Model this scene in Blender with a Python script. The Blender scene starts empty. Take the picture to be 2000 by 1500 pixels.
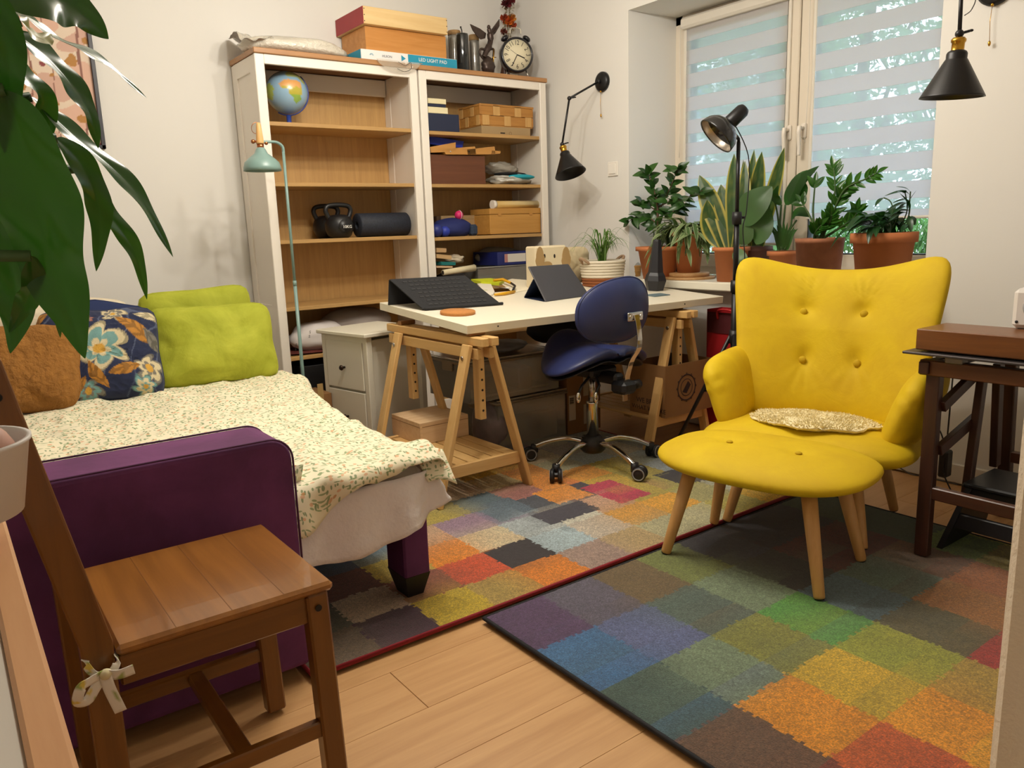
import bpy, bmesh, math, random
from math import sin, cos, pi, sqrt, radians as rad, exp, atan2
from mathutils import Vector as V, Matrix, noise as NZ
random.seed(7)
C = bpy.context.scene.collection
scn = bpy.context.scene

# ------------------------------------------------------------------ camera, world, lights, exposure
F = 1521.31
CAM = V((-3.2047, -4.2793, 1.0878))
def cam_axes(yaw, pitch, roll):
    cy, sy, cp, sp = cos(yaw), sin(yaw), cos(pitch), sin(pitch)
    f = V((cp*cy, cp*sy, sp)); r = V((sy, -cy, 0)); u = r.cross(f)
    return cos(roll)*r+sin(roll)*u, cos(roll)*u-sin(roll)*r, f
RX, UP, FW = cam_axes(.937927, -.197386, -.034061)
cd = bpy.data.cameras.new('camera'); cam = bpy.data.objects.new('camera', cd); C.objects.link(cam)
cam.matrix_world = Matrix(((RX.x, UP.x, -FW.x, CAM.x), (RX.y, UP.y, -FW.y, CAM.y), (RX.z, UP.z, -FW.z, CAM.z), (0, 0, 0, 1)))
cd.sensor_width = 36; cd.lens = F/2000*36; cd.clip_start = .02
scn.camera = cam
def ray(u, v): return RX*((u-1000)/F)+UP*((750-v)/F)+FW
def pz(u, v, z): d = ray(u, v); return CAM+d*((z-CAM.z)/d.z)
def py(u, v, y): d = ray(u, v); return CAM+d*((y-CAM.y)/d.y)
def px(u, v, x): d = ray(u, v); return CAM+d*((x-CAM.x)/d.x)

w = bpy.data.worlds.new('dusk'); scn.world = w; w.use_nodes = True
w.node_tree.nodes['Background'].inputs[0].default_value = (.70, .83, 1, 1)
w.node_tree.nodes['Background'].inputs[1].default_value = 5.0
def lamp(name, loc, power, col, radius):
    l = bpy.data.lights.new(name, 'POINT'); l.energy = power; l.color = col; l.shadow_soft_size = radius
    o = bpy.data.objects.new(name, l); o.location = loc; C.objects.link(o)
    return o
for i, (x, y) in enumerate(((-1.38, -2.08), (-1.98, -1.98), (-1.70, -1.60), (-1.70, -2.40))):
    lamp('ceiling_bulb', (x, y, 2.32), 21.5, (1, .94, .84), .03)
vs = scn.view_settings
vs.view_transform = 'Standard'; vs.look = 'None'; vs.exposure = 0.02; vs.gamma = 1; vs.use_curve_mapping = False

# ------------------------------------------------------------------ mesh builder
def lin(h):
    if isinstance(h, str):
        h = h.lstrip('#'); h = [int(h[i:i+2], 16)/255 for i in (0, 2, 4)]
    return tuple((c/12.92 if c <= .04045 else ((c+.055)/1.055)**2.4) for c in h)
class B:
    def __init__(s): s.v = []; s.f = []; s.M = None; s.sm = []; s.col = None
    def add(s, vs_, fs, smooth=False, M=None):
        n = len(s.v)
        for p in vs_:
            p = V(p)
            if M is not None: p = M @ p
            if s.M is not None: p = s.M @ p
            s.v.append(p)
        for f in fs: s.f.append([i+n for i in f]); s.sm.append(smooth)
        return s
    def box(s, c, d, ch=0, rz=0, M=None):
        hx, hy, hz = d[0]/2, d[1]/2, d[2]/2
        T = Matrix.Translation(V(c)) @ Matrix.Rotation(rz, 4, 'Z')
        if M is not None: T = M @ T
        if ch <= 0:
            vs_ = [(x, y, z) for x in (-hx, hx) for y in (-hy, hy) for z in (-hz, hz)]
            return s.add(vs_, [(0, 1, 3, 2), (4, 6, 7, 5), (0, 4, 5, 1), (2, 3, 7, 6), (0, 2, 6, 4), (1, 5, 7, 3)], False, T)
        ch = min(ch, hx*.95, hy*.95, hz*.95)
        vs_ = []; ix = {}
        for x in (-1, 1):
            for y in (-1, 1):
                for z in (-1, 1):
                    for a in range(3):
                        q = [x*(hx-ch), y*(hy-ch), z*(hz-ch)]; q[a] = (x*hx, y*hy, z*hz)[a]
                        ix[x, y, z, a] = len(vs_); vs_.append(q)
        fs = []
        for a in range(3):
            b, c2 = (a+1) % 3, (a+2) % 3
            for sg in (-1, 1):
                q = []
                for (i, j) in ((-1, -1), (1, -1), (1, 1), (-1, 1)):
                    k = [0, 0, 0]; k[a] = sg; k[b] = i; k[c2] = j; q.append(ix[k[0], k[1], k[2], a])
                fs.append(q if sg > 0 else q[::-1])
            for i in (-1, 1):
                for j in (-1, 1):   # edge along a between faces b and c2
                    k0 = [0, 0, 0]; k0[a] = -1; k0[b] = i; k0[c2] = j; k1 = k0[:]; k1[a] = 1
                    q = [ix[(*k0, b)], ix[(*k1, b)], ix[(*k1, c2)], ix[(*k0, c2)]]
                    fs.append(q if i*j > 0 else q[::-1])
        for x in (-1, 1):
            for y in (-1, 1):
                for z in (-1, 1):
                    q = [ix[x, y, z, a] for a in range(3)]; fs.append(q if x*y*z > 0 else q[::-1])
        return s.add(vs_, fs, False, T)
    def bar(s, a, b, wd, th, side=None, ch=.002):
        """a rectangular stick from a to b; wd measured along `side`"""
        a, b = V(a), V(b); d = b-a; L = d.length; d.normalize()
        sd = V(side) if side else (V((0, 0, 1)).cross(d) if abs(d.z) < .95 else V((1, 0, 0)))
        sd = (sd-d*sd.dot(d)).normalized(); t = d.cross(sd)
        m = Matrix(((sd.x, t.x, d.x, 0), (sd.y, t.y, d.y, 0), (sd.z, t.z, d.z, 0), (0, 0, 0, 1))); m.translation = (a+b)/2
        return s.box((0, 0, 0), (wd, th, L), ch, 0, m)
    def tube(s, pts, r, n=8, cap=True, closed=False):
        pts = [V(q) for q in pts]; N = len(pts); rs = r if isinstance(r, (list, tuple)) else [r]*N
        vs_ = []; nor = None
        for i, q in enumerate(pts):
            t = (pts[(i+1) % N]-pts[i-1]) if closed else (pts[min(i+1, N-1)]-pts[max(i-1, 0)])
            if t.length < 1e-9: t = V((0, 0, 1))
            t.normalize()
            if nor is None: nor = t.orthogonal()
            nor = (nor-t*nor.dot(t))
            if nor.length < 1e-6: nor = t.orthogonal()
            nor.normalize(); bi = t.cross(nor)
            for k in range(n):
                a = 2*pi*k/n; vs_.append(q+(nor*cos(a)+bi*sin(a))*rs[i])
        fs = []
        for i in range(N if closed else N-1):
            j = (i+1) % N
            for k in range(n): fs.append((i*n+k, i*n+(k+1) % n, j*n+(k+1) % n, j*n+k))
        s.add(vs_, fs, True)
        if cap and not closed:
            m = len(s.v)-len(vs_)
            s.f.append([m+k for k in range(n)][::-1]); s.f.append([m+(N-1)*n+k for k in range(n)]); s.sm += [False, False]
        return s
    def lathe(s, prof, n=24, c=(0, 0, 0), M=None, smooth=True, sq=1):
        T = Matrix.Translation(V(c))
        if M is not None: T = M @ T
        vs_ = []; fs = []; k = len(prof)
        for i in range(n):
            a = 2*pi*i/n
            for (r, z) in prof: vs_.append((max(r, 1e-5)*cos(a), max(r, 1e-5)*sin(a)*sq, z))
        for i in range(n):
            j = (i+1) % n
            for q in range(k-1): fs.append((i*k+q, j*k+q, j*k+q+1, i*k+q+1))
        return s.add(vs_, fs, smooth, T)
    def disc(s, c, r, z=0, n=16, M=None):
        return s.add([(c[0]+r*cos(2*pi*k/n), c[1]+r*sin(2*pi*k/n), c[2]) for k in range(n)], [list(range(n))], False, M)
    def ball(s, c, r, n=16, m=10, M=None):
        r = r if isinstance(r, (tuple, list)) else (r, r, r)
        vs_ = []; fs = []
        for i in range(m+1):
            t = pi*i/m
            for k in range(n): vs_.append((c[0]+r[0]*sin(t)*cos(2*pi*k/n), c[1]+r[1]*sin(t)*sin(2*pi*k/n), c[2]+r[2]*cos(t)))
        for i in range(m):
            for k in range(n): fs.append((i*n+k, (i+1)*n+k, (i+1)*n+(k+1) % n, i*n+(k+1) % n))
        return s.add(vs_, fs, True, M)
    def prism(s, poly, ex, M=None, smooth=False):
        n = len(poly); ex = V(ex); p0 = [V(q) for q in poly]
        vs_ = p0+[q+ex for q in p0]
        nrm = V((0, 0, 0))
        for i in range(n): nrm += p0[i].cross(p0[(i+1) % n])
        fl = nrm.dot(ex) > 0
        fs = [list(range(n))[::-1] if fl else list(range(n)), [n+i for i in range(n)] if fl else [n+i for i in range(n)][::-1]]
        for i in range(n):
            q = (i, (i+1) % n, n+(i+1) % n, n+i); fs.append(q if fl else q[::-1])
        return s.add(vs_, fs, smooth, M)
    def grid(s, fn, nu, nv, smooth=True, cu=False):
        vs_ = [fn(i/nu if cu else i/nu, j/nv) for j in range(nv+1) for i in range(nu+(0 if cu else 1))]
        W = nu+(0 if cu else 1); fs = []
        for j in range(nv):
            for i in range(nu):
                k = (i+1) % W if cu else i+1
                fs.append((j*W+i, j*W+k, (j+1)*W+k, (j+1)*W+i))
        return s.add(vs_, fs, smooth)
    def lens(s, P, T, n=4, rings=12, segs=48, pe=5, back=1.0, dimple=None, front=1.0, uvs=None):
        """a closed cushion: P(u,v) is its mid surface on the superellipse |u|^n+|v|^n<=1"""
        vs_ = []; fs = []; e = 1e-3
        rr = [1-(1-i/rings)**1.6 for i in range(1, rings+1)]
        def pt(u, v, sg, h):
            p = V(P(u, v)); du = V(P(u+e, v))-V(P(u-e, v)); dv = V(P(u, v+e))-V(P(u, v-e))
            N = du.cross(dv).normalized()
            k = h*T
            if dimple: k -= dimple(u, v, sg)
            return p+N*k*sg
        def ring(r, sg):
            o = []
            for k in range(segs):
                a = 2*pi*k/segs; c, q = cos(a), sin(a); ro = 1/((abs(c)**n+abs(q)**n)**(1/n))
                h = max(0, 1-r**pe)**.5*(front if sg > 0 else back)
                o.append(pt(r*ro*c, r*ro*q, sg, h))
                if uvs is not None: uvs.append((r*ro*c, r*ro*q, sg))
            return o
        vs_.append(pt(0, 0, 1, front))
        if uvs is not None: uvs.append((0, 0, 1))
        for r in rr: vs_ += ring(r, 1)
        k0 = len(vs_); vs_.append(pt(0, 0, -1, back))
        if uvs is not None: uvs.append((0, 0, -1))
        for r in rr[:-1]: vs_ += ring(r, -1)
        A = lambda i, k: 1+(i-1)*segs+k % segs
        Bk = lambda i, k: A(rings, k) if i == rings else k0+1+(i-1)*segs+k % segs
        for k in range(segs):
            fs.append((0, A(1, k), A(1, k+1))); fs.append((k0, Bk(1, k+1), Bk(1, k)))
            for i in range(1, rings):
                fs.append((A(i, k), A(i+1, k), A(i+1, k+1), A(i, k+1)))
                fs.append((Bk(i, k), Bk(i, k+1), Bk(i+1, k+1), Bk(i+1, k)))
        return s.add(vs_, fs, True)

ident = Matrix.Identity(4)
def mesh(name, b, mats, Minv=None, facemat=None, pcol=None, fcol=None):
    me = bpy.data.meshes.new(name)
    vs_ = b.v if Minv is None else [Minv @ p for p in b.v]
    me.from_pydata(vs_, [], b.f)
    for m in (mats if isinstance(mats, (list, tuple)) else [mats]): me.materials.append(m)
    me.polygons.foreach_set('use_smooth', b.sm)
    if facemat: me.polygons.foreach_set('material_index', facemat)
    if pcol:
        a = me.color_attributes.new('paint', 'FLOAT_COLOR', 'POINT'); a.data.foreach_set('color', [x for c in pcol for x in (*c, 1)])
    if fcol:
        a = me.color_attributes.new('paint', 'FLOAT_COLOR', 'CORNER'); L = []
        for f, c in zip(b.f, fcol): L += [*c, 1]*len(f)
        a.data.foreach_set('color', L)
    me.update()
    return me
WM = {}
def obj(name, b, mats, parent=None, world=False, label=None, **k):
    """one mesh object; with world=True the builder's coordinates are world coordinates"""
    Minv = WM[parent.name].inverted() if (parent and world) else None
    o = bpy.data.objects.new(name, mesh(name, b, mats, Minv, **k)); C.objects.link(o)
    WM[o.name] = WM[parent.name] if parent else ident
    if parent: o.parent = parent
    if label: o['label'] = label
    return o
def thing(name, label, cat, loc=(0, 0, 0), rz=0, group=None):
    o = bpy.data.objects.new(name, None); C.objects.link(o); o.empty_display_size = .05
    o.location = loc; o.rotation_euler = (0, 0, rz); o['label'] = label; o['category'] = cat
    WM[o.name] = Matrix.Translation(V(loc)) @ Matrix.Rotation(rz, 4, 'Z')
    if group: o['group'] = group
    return o
def tag(o, label, cat, group=None, kind=None):
    o['label'] = label; o['category'] = cat
    if group: o['group'] = group
    if kind: o['kind'] = kind
    return o
def struct(name, b, m, parent=None, label=None, **k):
    o = obj(name, b, m, parent, **k); o['kind'] = 'structure'
    if label: o['label'] = label
    return o
def inst(src_mesh, name, parent, M, mat=None):
    o = bpy.data.objects.new(name, src_mesh); C.objects.link(o); o.parent = parent; o.matrix_basis = M
    return o
def copy_thing(root, loc, rz=None, label=None):
    r = root.copy(); C.objects.link(r); r.location = loc
    if rz is not None: r.rotation_euler = (0, 0, rz)
    if label: r['label'] = label
    WM[r.name] = Matrix.Translation(V(loc)) @ Matrix.Rotation(r.rotation_euler.z, 4, 'Z')
    for ch in list(root.children):
        c = ch.copy(); C.objects.link(c); c.parent = r
        for g in ch.children: d = g.copy(); C.objects.link(d); d.parent = c
    return r
def text(name, s, size, M, mat, parent, depth=.0004, sx=1.0):
    """flat lettering as a thin mesh; M places its local xy plane in the parent's space"""
    cu = bpy.data.curves.new('lettering', 'FONT'); cu.body = s; cu.size = size; cu.extrude = depth
    cu.align_x = 'CENTER'; cu.align_y = 'CENTER'; cu.resolution_u = 2
    t = bpy.data.objects.new('lettering_tmp', cu); C.objects.link(t)
    dg = bpy.context.evaluated_depsgraph_get(); me = bpy.data.meshes.new_from_object(t.evaluated_get(dg))
    bpy.data.objects.remove(t); me.materials.clear(); me.materials.append(mat)
    if sx != 1: me.transform(Matrix.Diagonal((sx, 1, 1, 1)))
    o = bpy.data.objects.new(name, me); C.objects.link(o); o.parent = parent; o.matrix_basis = M
    return o
def frame(o, x, y, z=None):
    x = V(x).normalized(); y = V(y); y = (y-x*y.dot(x)).normalized(); z = x.cross(y)
    m = Matrix(((x.x, y.x, z.x, 0), (x.y, y.y, z.y, 0), (x.z, y.z, z.z, 0), (0, 0, 0, 1))); m.translation = V(o)
    return m
def smooth_path(pts, k=6):
    pts = [V(q) for q in pts]; o = []
    for i in range(len(pts)-1):
        a, b, c, d = pts[max(i-1, 0)], pts[i], pts[i+1], pts[min(i+2, len(pts)-1)]
        for j in range(k):
            t = j/k
            o.append(.5*((2*b)+(c-a)*t+(2*a-5*b+4*c-d)*t*t+(3*b-a-3*c+d)*t**3))
    return o+[pts[-1]]
def ss(a, b, x): t = max(0, min(1, (x-a)/(b-a))); return t*t*(3-2*t)
def nz(x, y, z=0): return NZ.noise(V((x, y, z)))

# ------------------------------------------------------------------ materials
MATS = {}
def newmat(name):
    m = bpy.data.materials.new(name); m.use_nodes = True; nt = m.node_tree; return m, nt, nt.nodes['Principled BSDF']
def nd(nt, t, **k):
    n = nt.nodes.new(t)
    for a, b in k.items():
        if a.startswith('i_'): n.inputs[a[2:].replace('_', ' ')].default_value = b
        else: setattr(n, a, b)
    return n
def mixc(nt, fac, a, b, mode='MIX'):
    n = nd(nt, 'ShaderNodeMix', data_type='RGBA', blend_type=mode)
    for i, x in ((0, fac), (6, a), (7, b)):
        if hasattr(x, 'links'): nt.links.new(x, n.inputs[i])
        elif i == 0: n.inputs[0].default_value = x
        else: n.inputs[i].default_value = (*x, 1) if len(x) == 3 else x
    return n.outputs[2]
def coords(nt, scale=(1, 1, 1), rot=(0, 0, 0), src='Object'):
    tc = nd(nt, 'ShaderNodeTexCoord'); mp = nd(nt, 'ShaderNodeMapping'); mp.inputs['Scale'].default_value = scale; mp.inputs['Rotation'].default_value = rot
    nt.links.new(tc.outputs[src], mp.inputs[0]); return mp.outputs[0]
def ramp(nt, fac, stops, interp='LINEAR'):
    r = nd(nt, 'ShaderNodeValToRGB'); r.color_ramp.interpolation = interp; e = r.color_ramp.elements
    while len(e) < len(stops): e.new(.5)
    for q, (p, c) in zip(e, stops): q.position = p; q.color = (*c, 1) if len(c) == 3 else c
    nt.links.new(fac, r.inputs[0]); return r.outputs[0]
def noise_t(nt, vec, scale, detail=4, rough=.55, dist=0):
    n = nd(nt, 'ShaderNodeTexNoise'); n.inputs['Scale'].default_value = scale; n.inputs['Detail'].default_value = detail
    n.inputs['Roughness'].default_value = rough; n.inputs['Distortion'].default_value = dist
    if vec is not None: nt.links.new(vec, n.inputs['Vector'])
    return n
def setbump(nt, bs, h, strength, dist=.002):
    b = nd(nt, 'ShaderNodeBump'); b.inputs['Strength'].default_value = strength; b.inputs['Distance'].default_value = dist
    nt.links.new(h, b.inputs['Height']); nt.links.new(b.outputs[0], bs.inputs['Normal'])
def mat(name, col, rough=.5, metal=0, var=0, vscale=8, bump=0, bscale=60, bdist=.002, sheen=0, spec=None, coat=0, trans=0, alpha=1, emit=0):
    if name in MATS: return MATS[name]
    m, nt, bs = newmat(name); c = lin(col)
    bs.inputs['Base Color'].default_value = (*c, 1); bs.inputs['Roughness'].default_value = rough; bs.inputs['Metallic'].default_value = metal
    if spec is not None: bs.inputs['Specular IOR Level'].default_value = spec
    bs.inputs['Coat Weight'].default_value = coat; bs.inputs['Transmission Weight'].default_value = trans; bs.inputs['Alpha'].default_value = alpha
    if sheen: bs.inputs['Sheen Weight'].default_value = sheen; bs.inputs['Sheen Roughness'].default_value = .4; bs.inputs['Sheen Tint'].default_value = (*c, 1)
    vec = coords(nt)
    if var:
        n = noise_t(nt, vec, vscale)
        nt.links.new(mixc(nt, n.outputs[0], tuple(max(0, x*(1-var)) for x in c), tuple(min(1, x*(1+var)) for x in c)), bs.inputs['Base Color'])
    if bump:
        n = noise_t(nt, vec, bscale); setbump(nt, bs, n.outputs[0], bump, bdist)
    MATS[name] = m; return m
def wood(name, c1, c2, axis='x', scale=1.0, rough=.45, knots=0, coat=0, bump=.08, var=.5):
    if name in MATS: return MATS[name]
    m, nt, bs = newmat(name); st = {'x': (.9, 14, 14), 'y': (14, .9, 14), 'z': (14, 14, .9)}[axis]
    info = nd(nt, 'ShaderNodeObjectInfo'); vec = coords(nt, tuple(q*scale for q in st))
    ad = nd(nt, 'ShaderNodeVectorMath', operation='ADD'); nt.links.new(vec, ad.inputs[0])
    ml = nd(nt, 'ShaderNodeVectorMath', operation='SCALE'); ml.inputs[0].default_value = (37, 53, 71); nt.links.new(info.outputs['Random'], ml.inputs['Scale'])
    nt.links.new(ml.outputs[0], ad.inputs[1])
    n = noise_t(nt, ad.outputs[0], 3.2, 6, .6, .6); n2 = noise_t(nt, ad.outputs[0], 22, 3, .6)
    c = ramp(nt, n.outputs[0], [(.3, lin(c1)), (.5, tuple((a+b)/2 for a, b in zip(lin(c1), lin(c2)))), (.7, lin(c2))])
    c = mixc(nt, .25, c, mixc(nt, n2.outputs[0], lin(c1), lin(c2)), 'MIX')
    if knots:
        vv = coords(nt, tuple(q*.35*scale for q in {'x': (.5, 2, 2), 'y': (2, .5, 2), 'z': (2, 2, .5)}[axis]))
        vo = nd(nt, 'ShaderNodeTexVoronoi'); vo.inputs['Scale'].default_value = knots; nt.links.new(vv, vo.inputs['Vector'])
        k = ramp(nt, vo.outputs['Distance'], [(.0, (1, 1, 1)), (.07, (.6, .6, .6)), (.12, (0, 0, 0))])
        c = mixc(nt, k, c, tuple(x*.35 for x in lin(c1)))
    nt.links.new(c, bs.inputs['Base Color']); bs.inputs['Roughness'].default_value = rough; bs.inputs['Coat Weight'].default_value = coat
    if bump: setbump(nt, bs, n2.outputs[0], bump, .001)
    MATS[name] = m; return m
def painted(name, rough=.8, speck=0, sscale=500, sheen=0, bump=0, bscale=300, bdist=.003, gain=1.0, coat=0):
    """colour comes from the mesh's printed pattern"""
    if name in MATS: return MATS[name]
    m, nt, bs = newmat(name); at = nd(nt, 'ShaderNodeVertexColor', layer_name='paint'); c = at.outputs[0]
    vec = coords(nt)
    if speck:
        n = noise_t(nt, vec, sscale, 2, .7)
        f = ramp(nt, n.outputs[0], [(.3, (1-speck,)*3), (.5, (1, 1, 1)), (.72, (1+speck*1.4,)*3)])
        c = mixc(nt, 1, c, f, 'MULTIPLY')
    nt.links.new(c, bs.inputs['Base Color']); bs.inputs['Roughness'].default_value = rough; bs.inputs['Coat Weight'].default_value = coat
    if sheen: bs.inputs['Sheen Weight'].default_value = sheen
    if bump: n = noise_t(nt, vec, bscale, 3, .6); setbump(nt, bs, n.outputs[0], bump, bdist)
    MATS[name] = m; return m
def velvet(name, dark, light, rough=.75, sheen=.6, wr=.35, ws=9):
    if name in MATS: return MATS[name]
    m, nt, bs = newmat(name); vec = coords(nt)
    n = noise_t(nt, vec, 5, 5, .6, .5); n2 = noise_t(nt, vec, ws, 5, .55, 1.0); n3 = noise_t(nt, vec, 260, 2, .6)
    nt.links.new(ramp(nt, n.outputs[0], [(.35, lin(dark)), (.65, lin(light))]), bs.inputs['Base Color'])
    bs.inputs['Roughness'].default_value = rough; bs.inputs['Sheen Weight'].default_value = sheen; bs.inputs['Sheen Roughness'].default_value = .35
    bs.inputs['Sheen Tint'].default_value = (*lin(light), 1)
    ad = nd(nt, 'ShaderNodeMath', operation='MULTIPLY_ADD'); nt.links.new(n3.outputs[0], ad.inputs[0]); ad.inputs[1].default_value = .06; nt.links.new(n2.outputs[0], ad.inputs[2])
    setbump(nt, bs, ad.outputs[0], wr, .02)
    MATS[name] = m; return m
def leafmat(name, c1, c2, rough=.35, edge=None, trans=.25):
    """c1 blade, c2 lighter midrib/veins along local y; edge = margin colour (by local x, unit leaf)"""
    if name in MATS: return MATS[name]
    m, nt, bs = newmat(name); vec = coords(nt, (1, 1, 1)); sp = nd(nt, 'ShaderNodeSeparateXYZ'); nt.links.new(vec, sp.inputs[0])
    info = nd(nt, 'ShaderNodeObjectInfo')
    n = noise_t(nt, vec, 6, 4); c = mixc(nt, n.outputs[0], lin(c1), tuple(x*1.5 for x in lin(c1)))
    c = mixc(nt, info.outputs['Random'], c, mixc(nt, .5, c, lin(c2)))
    ab = nd(nt, 'ShaderNodeMath', operation='ABSOLUTE'); nt.links.new(sp.outputs[0], ab.inputs[0])
    if edge:
        at = nd(nt, 'ShaderNodeVertexColor', layer_name='paint'); c = mixc(nt, at.outputs[0], c, lin(edge))
    else:
        k = ramp(nt, ab.outputs[0], [(.0, (.8, .8, .8)), (.012, (.5, .5, .5)), (.03, (0, 0, 0))]); c = mixc(nt, k, c, lin(c2))
    nt.links.new(c, bs.inputs['Base Color']); bs.inputs['Roughness'].default_value = rough
    tr = nd(nt, 'ShaderNodeBsdfTranslucent'); nt.links.new(mixc(nt, 1, c, (1.0, 1.25, .5), 'MULTIPLY'), tr.inputs[0])
    mx = nd(nt, 'ShaderNodeMixShader'); mx.inputs[0].default_value = trans; nt.links.new(bs.outputs[0], mx.inputs[1]); nt.links.new(tr.outputs[0], mx.inputs[2])
    nt.links.new(mx.outputs[0], nt.nodes['Material Output'].inputs[0])
    MATS[name] = m; return m
def film(name, col, opac=.25, rough=.2, gloss=.12, bump=0, bscale=30):
    """thin clear plastic or glass: transparent + a little diffuse + gloss"""
    if name in MATS: return MATS[name]
    m, nt, bs = newmat(name); nt.nodes.remove(bs); out = nt.nodes['Material Output']
    t = nd(nt, 'ShaderNodeBsdfTransparent'); t.inputs[0].default_value = (.97, .97, .97, 1)
    d = nd(nt, 'ShaderNodeBsdfDiffuse'); d.inputs[0].default_value = (*lin(col), 1)
    g = nd(nt, 'ShaderNodeBsdfGlossy'); g.inputs['Roughness'].default_value = rough
    a = nd(nt, 'ShaderNodeMixShader'); a.inputs[0].default_value = opac; nt.links.new(t.outputs[0], a.inputs[1]); nt.links.new(d.outputs[0], a.inputs[2])
    fr = nd(nt, 'ShaderNodeFresnel'); fr.inputs[0].default_value = 1.45
    mm = nd(nt, 'ShaderNodeMath', operation='ADD'); mm.inputs[1].default_value = gloss*.3; nt.links.new(fr.outputs[0], mm.inputs[0])
    b = nd(nt, 'ShaderNodeMixShader'); nt.links.new(mm.outputs[0], b.inputs[0]); nt.links.new(a.outputs[0], b.inputs[1]); nt.links.new(g.outputs[0], b.inputs[2])
    if bump:
        n = noise_t(nt, coords(nt), bscale, 4, .6); bp = nd(nt, 'ShaderNodeBump'); bp.inputs['Strength'].default_value = bump; bp.inputs['Distance'].default_value = .01
        nt.links.new(n.outputs[0], bp.inputs['Height']); nt.links.new(bp.outputs[0], g.inputs['Normal']); nt.links.new(bp.outputs[0], d.inputs['Normal'])
    nt.links.new(b.outputs[0], out.inputs[0]); MATS[name] = m; return m

WHITE = mat('white_lacquer', '#ece4d8', .38, bump=.02, bscale=40)
CAB = mat('greyish_white_lacquer', '#dcd6c4', .4)
OAK = wood('oak_veneer', '#a8824e', '#c39a60', 'x', 1.0, .45)
OAKV = wood('oak_veneer_upright', '#b98f56', '#d2a768', 'z', 1.0, .5)
OAKT = wood('oak_top', '#9c7048', '#b98858', 'x', 1.0, .4)
PINE = wood('pale_pine', '#c79a5c', '#ddb679', 'z', .8, .5, knots=0)
PINEX = wood('pale_pine_x', '#c79a5c', '#ddb679', 'x', .8, .5)
PINEY = wood('pale_pine_y', '#c79a5c', '#ddb679', 'y', .8, .5)
BLK = mat('black_metal', '#1c1b1d', .38, .3)
BLKP = mat('black_plastic', '#17171a', .45)
CHROME = mat('chrome', '#d8d6d2', .08, 1)
BRASS = mat('brass', '#c89a3c', .22, 1)
TERRA = mat('terracotta', '#be7446', .8, var=.18, vscale=9, bump=.1, bscale=80)
SOIL = mat('soil', '#2a1d14', .95, var=.3, vscale=60, bump=.6, bscale=90)
WALL = mat('wall_paint', '#e3e0da', .85, bump=.05, bscale=180)
# ------------------------------------------------------------------ room shell
WX = .07
XF = .43            # inner face of the window frame
b = B(); b.box((-1.95, -2.5, -.06), (4.5, 5.4, .08)); floor = struct('floor', b, mat('subfloor', '#6b5138', .9))
PLK = wood('floor_oak', '#b98a58', '#d3a671', 'x', .6, .42, knots=1.1, var=.4)
plank_me = []
for k in range(3):
    b = B(); b.box((0, 0, -.0105), ((1.2985, .9, .62)[k], .1892, .02), .0006); plank_me.append(mesh('plank', b, PLK))
yy = -5.1; row = 0
while yy < 0:
    x = -4.15+(row*.47 % 1.3); first = True
    if x > -4.15+.05:
        pass
    xs = -4.15-1.3+(row*.47 % 1.3)
    while xs < WX:
        xe = xs+1.3
        o = bpy.data.objects.new('plank', plank_me[0]); C.objects.link(o); o.parent = floor; o.location = (xs+.65, yy+.095, -.0085)
        xs = xe
    yy += .19; row += 1
b = B(); b.box((-1.95, .05, 1.3), (4.6, .1, 2.6)); struct('wall_back', b, WALL)
b = B()
OPT = 2.235; R0, R1 = -1.007, -2.70
b.prism([(WX, .0, 0), (WX, R0, 0), (.50, R0-.028, 0), (.50, .1, 0), (WX, .1, 0)], (0, 0, 2.6))
b.prism([(WX, R1, 0), (WX, -5.1, 0), (.50, -5.1, 0), (.50, R1+.02, 0)], (0, 0, 2.6))
b.box(((WX+.5)/2, (R0+R1)/2, .37), (.5-WX, R0-R1, .74)); b.box(((WX+.5)/2, (R0+R1)/2, (OPT+2.6)/2), (.5-WX, R0-R1, 2.6-OPT))
struct('wall_right', b, WALL)
b = B(); b.box((-4.2, -2.5, 1.3), (.1, 5.2, 2.6)); struct('wall_left', b, WALL)
b = B(); b.box((-1.95, -5.15, 1.3), (4.6, .1, 2.6)); struct('wall_front', b, WALL)
b = B(); b.box((-1.95, -2.5, 2.65), (4.8, 5.4, .1)); struct('ceiling', b, mat('ceiling_paint', '#f0ebe2', .9))
b = B(); b.box((WX-.008, -2.0, .04), (.016, 4.0, .08), .004); struct('baseboard_right', b, mat('baseboard_white', '#d8d2c6', .5))
b = B(); b.box((-1.95, -.008, .04), (4.2, .016, .08), .004); struct('baseboard_back', b, MATS['baseboard_white'])
# plastered end of the partition beside the doorway the picture is taken through
b = B()
P0 = CAM+ray(1970, 1250)*.85
b.prism([(P0.x, P0.y, 0), (P0.x+.004, P0.y-.012, 0), (P0.x+.03, P0.y-.05, 0), (P0.x+.09, P0.y-.10, 0), (P0.x+.16, P0.y-.10, 0), (P0.x+.16, P0.y+.01, 0), (P0.x+.01, P0.y+.01, 0)], (0, 0, 2.6))
struct('trim_3', b, mat('cream_plaster', '#eaddc6', .9, bump=.5, bscale=140, bdist=.004), label='cream plastered post at the right edge of the picture')

# window sill
SZ = .785
b = B(); b.box(((XF-.03)/2+.0, (R0+R1)/2, SZ-.022), (XF+.03, R0-R1+.10, .044), .006)
struct('trim_1', b, mat('sill_white', '#e2dccb', .35), label='white window sill board under the two blinds')

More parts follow.
